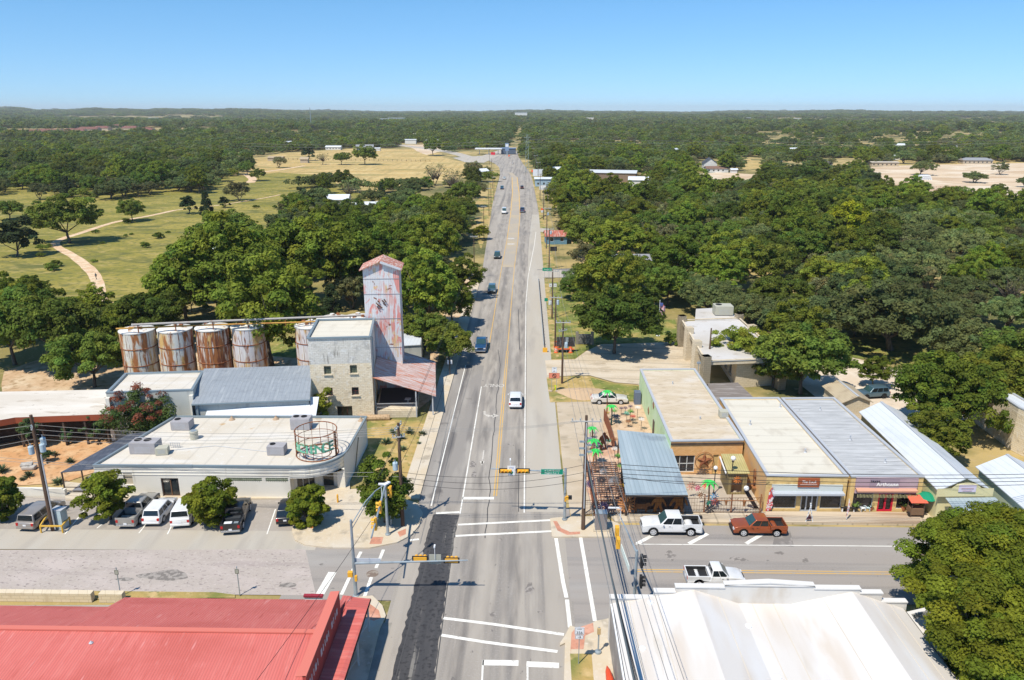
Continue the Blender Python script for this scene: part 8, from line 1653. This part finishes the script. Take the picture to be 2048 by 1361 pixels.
# clear ground, given by where its outline lies on the ground
CLEAR=[px(*q) for q in (
 [(-150,392),(0,392),(60,385),(130,392),(200,402),(290,396),(320,380),(400,388),(440,366),(500,352),(570,350),(610,360),(600,380),(560,400),(600,415),(530,450),(450,468),(400,505),(350,545),(280,585),(210,605),(120,600),(60,565),(-40,560),(-150,560)],
 [(500,318),(560,306),(640,300),(720,296),(885,298),(905,316),(950,328),(930,340),(880,350),(800,358),(730,362),(640,352),(560,345),(500,345)],
 [(0,258),(330,258),(340,267),(200,268),(0,269)],
 [(780,286),(880,288),(905,304),(830,304)],[(900,300),(1045,300),(1045,330),(900,330)],
 [(1718,334),(1810,328),(2200,322),(2200,400),(2040,400),(1960,396),(1860,392),(1790,378),(1740,362)],
 [(1560,318),(1740,316),(1740,332),(1560,334)],
 [(1378,345),(1520,345),(1515,366),(1380,368)],[(1470,315),(1530,315),(1540,338),(1480,342)],[(1390,318),(1450,318),(1450,345),(1385,345)],
 [(1078,420),(1110,420),(1115,500),(1135,540),(1330,528),(1340,570),(1200,575),(1180,590),(1120,600),(1075,600)],
 [(1075,570),(1130,570),(1180,660),(1350,620),(1345,700),(1440,860),(1075,860)],
 [(1340,600),(1520,600),(1560,720),(1380,770)],
 [(1400,720),(1660,720),(1800,860),(2100,960),(2100,1361),(1075,1361),(1075,760)],
 [(1620,690),(1960,655),(2100,680),(2100,760),(1980,800),(1760,860),(1600,800)],
 [(-800,640),(0,690),(180,672),(540,655),(640,660),(850,655),(870,740),(900,800),(1000,1361),(-900,1361)],
 [(1170,352),(1300,352),(1310,385),(1175,385)],
)]
RIVER=[]
def road_x(y):
    if y<185: return (-16.,9.5)
    ys=[430,400,370,345,335,328,316]
    best=min(rows,key=lambda r:abs(G(1000,r[0])[1]-y));return (G(best[1],best[0])[0]-6,G(best[2],best[0])[0]+6)
pts=[];cell={}
def free(x,y,d):
    for i in range(int((x-d)//16),int((x+d)//16)+1):
        for j in range(int((y-d)//16),int((y+d)//16)+1):
            for q in cell.get((i,j),()):
                if (q[0]-x)**2+(q[1]-y)**2<d*d: return False
    return True
for (x,y,s) in TREES: cell.setdefault((int(x//16),int(y//16)),[]).append((x,y))
def visible(x,y,z=7):
    if y<30: return False
    X,Y=proj(x,y,z);return -90<X<2140 and Y<1400
SPARSE=[px(*q) for q in ([(480,345),(560,352),(640,378),(740,392),(800,376),(880,366),(960,335),(975,380),(940,430),(600,440),(520,420)],[(560,335),(760,345),(760,392),(560,400)],[(420,300),(560,300),(560,350),(420,380)])]
LBL=dict(
 oak=('dark green oak among the dense woods on the %s side of the highway','oaks in the woods %s of the highway'),pecan=('light green pecan among the woods on the %s side of the highway','pecans in the woods %s of the highway'),
 live=('grey-green live oak among the woods on the %s side of the highway','live oaks in the woods %s of the highway'),cedar=('small dark cedar among the woods on the %s side of the highway','cedars in the woods %s of the highway'),mesq=('thin grey-green mesquite among the woods on the %s side of the highway','mesquites in the woods %s of the highway'))
def blocked(x,y,h):
    k=CH/(CH-h)
    if any(inpoly((x,y),q) for q in CLEAR) or any(inpoly((x*k,y*k),q) for q in CLEAR): return True
    D=math.hypot(x,y);ux,uy=x/D,y/D
    for hx_,hy_,hr in HOUSES:
        dd=math.hypot(hx_,hy_)-D;lat=abs(hx_*uy-hy_*ux)
        if lat<hr*.7+1 and -hr-2<dd<hr+min(45,2.6*D/CH): return True
    a,c=road_x(y*k)
    if y>200 and a+1<x*k<c-2: return True
    return False
cand=[]
random.seed(5)
for _ in range(60000):
    y=110+ (random.random()**.75)*560;x=random.uniform(-.8*y-30,.8*y+30)
    cand.append((x,y))
placed=0
for x,y in cand:
    if not visible(x,y): continue
    a,c=road_x(y)
    if a-2<x<c+(3 if x>0 else 0): continue
    bigz=x<0 and y<240
    small=bigz and blocked(x,y,10.5)
    if blocked(x,y,(4.5 if small else 10.5) if bigz else 6.0): continue
    side='left' if x<0 else 'right'
    d=(7.9 if y<260 else 8.6) if y<430 else 12.5
    if any(inpoly((x,y),q) for q in SPARSE): d=21
    if small: d=5.2
    if not free(x,y,d): continue
    if y>430 and placed>1080: continue
    r_=random.random();nz=math.sin(x*.021+2)+math.sin(y*.017+x*.011)
    if side=='right': kind='pecan' if r_<(.36 if nz>0 else .16) else 'oak' if r_<.62 else 'live' if r_<.93 else 'mesq'
    else: kind='oak' if r_<.42 else 'pecan' if r_<(.72 if y<260 else .5) else 'live' if r_<.82 else 'mesq' if r_<.94 else 'cedar'
    if COUNT.get(kind,0)>=285: kind=min(('oak','live','pecan','mesq'),key=lambda k:COUNT.get(k,0))
    if COUNT.get(kind,0)>=285: continue
    l,g=LBL[kind];t=('near the buildings' if y<200 else 'in the middle distance' if y<340 else 'towards the far fields')
    tree(kind,x,y,random.uniform(.38,.58) if small else (random.uniform(.74,1.16) if (x<0 and y<240) else random.uniform(.66,1.06)),(l%side)+', '+t if False else (l%side),g%side);placed+=1
    cell.setdefault((int(x//16),int(y//16)),[]).append((x,y))
print('trees',COUNT,placed)
# ---- far woods: too many to count, one object scattered with clumps of crowns
far_col=bpy.data.collections.new('far_clumps')
for i in range(6):
    mt=LM[['oak','live','oak','mesq','pecan','live'][i]];cm,_=crown_mesh('far_clump',mt,[8,9,6.5,6,7,8][i],[4,3.6,4.2,3.2,4.5,4.4][i],3.4,70,40,.62,1.5,seed=200+i,low=-.25)
    o=bpy.data.objects.new('clump_%d'%i,cm);far_col.objects.link(o)
fp_=[];random.seed(9)
def noise2(x,y,s): return math.sin(x/s+1.3*math.sin(y/s*.7))+math.sin(y/s*1.1+1.7*math.sin(x/s*.6+1))
r_=395
N0=0
while r_<11500:
    step=max(9.5,r_*.0105);n=int(2*math.tan(R(38))*r_/step)
    for k in range(n):
        th=R(-38+76*(k+random.random())/n);rr2=r_+random.uniform(-.5,.5)*step;x,y=rr2*math.sin(th),rr2*math.cos(th)
        a=noise2(x,y,190 if r_<2500 else 460)+.6*noise2(x+90,y,60 if r_<2500 else 160)
        if a>(1.3 if r_<900 else .62 if r_<3500 else .85) and random.random()>(.12 if r_<3500 else .05): continue
        if any(inpoly((x,y),q) for q in SPARSE) and random.random()<.8: continue
        if y<700:
            ax_,cx_=road_x(y)
            if ax_-2<x<cx_+4: continue
        if r_<1900 and blocked(x,y,5.0): continue
        if not free(x,y,7): continue
        s=max(.75,step/12.5)*random.uniform(.75,1.25);fp_.append((x,y,terrain(x,y)-.2,s,random.uniform(.8,1.15) if s<2 else 1.25/s+random.uniform(.06,.18)))
    r_+=step*(.95 if r_<1500 else 1.5)
print('far',len(fp_))
me=bpy.data.meshes.new('far_woods');me.from_pydata([p[:3] for p in fp_],[],[]);a=me.attributes.new('sc','FLOAT_VECTOR','POINT');a.data.foreach_set('vector',np.array([(p[3],p[3],p[3]*p[4]) for p in fp_],dtype=np.float32).ravel())
fo=bpy.data.objects.new('far_woods',me);COL.objects.link(fo);tag(fo,'wooded plain of countless scattered trees reaching the horizon','woods',None,'stuff')
ng=bpy.data.node_groups.new('scatter','GeometryNodeTree');ng.interface.new_socket('Geometry',in_out='INPUT',socket_type='NodeSocketGeometry');ng.interface.new_socket('Geometry',in_out='OUTPUT',socket_type='NodeSocketGeometry')
NN=ng.nodes;gi=NN.new('NodeGroupInput');go_=NN.new('NodeGroupOutput');ip=NN.new('GeometryNodeInstanceOnPoints');ci=NN.new('GeometryNodeCollectionInfo');ci.inputs['Collection'].default_value=far_col;ci.inputs['Separate Children'].default_value=True;ci.inputs['Reset Children'].default_value=True
na=NN.new('GeometryNodeInputNamedAttribute');na.data_type='FLOAT_VECTOR';na.inputs['Name'].default_value='sc';rv=NN.new('FunctionNodeRandomValue');rv.data_type='FLOAT_VECTOR';rv.inputs[0].default_value=(0,0,0);rv.inputs[1].default_value=(0,0,6.28)
l=ng.links;l.new(gi.outputs[0],ip.inputs['Points']);l.new(ci.outputs[0],ip.inputs['Instance']);ip.inputs['Pick Instance'].default_value=True;l.new(na.outputs[0],ip.inputs['Scale']);l.new(rv.outputs[0],ip.inputs['Rotation']);l.new(ip.outputs[0],go_.inputs[0])
md=fo.modifiers.new('scatter','NODES');md.node_group=ng
# low scrub under the woods on both sides, tall grass on the meadow
# ------------------------------------------------------------------ air
HZ=mat('haze_air',(1,1,1));nt=HZ.node_tree;nt.nodes.remove(nt.nodes['Principled BSDF']);pv=nt.nodes.new('ShaderNodeVolumePrincipled');pv.inputs['Color'].default_value=(.92,.96,1,1);pv.inputs['Density'].default_value=6.5e-5;pv.inputs['Anisotropy'].default_value=.0;nt.links.new(pv.outputs[0],nt.nodes['Material Output'].inputs['Volume'])
hz=MB().box((0,7900,69.),(26000,17500,142)).build('haze',HZ);tag(hz,None,None,None,'stuff')
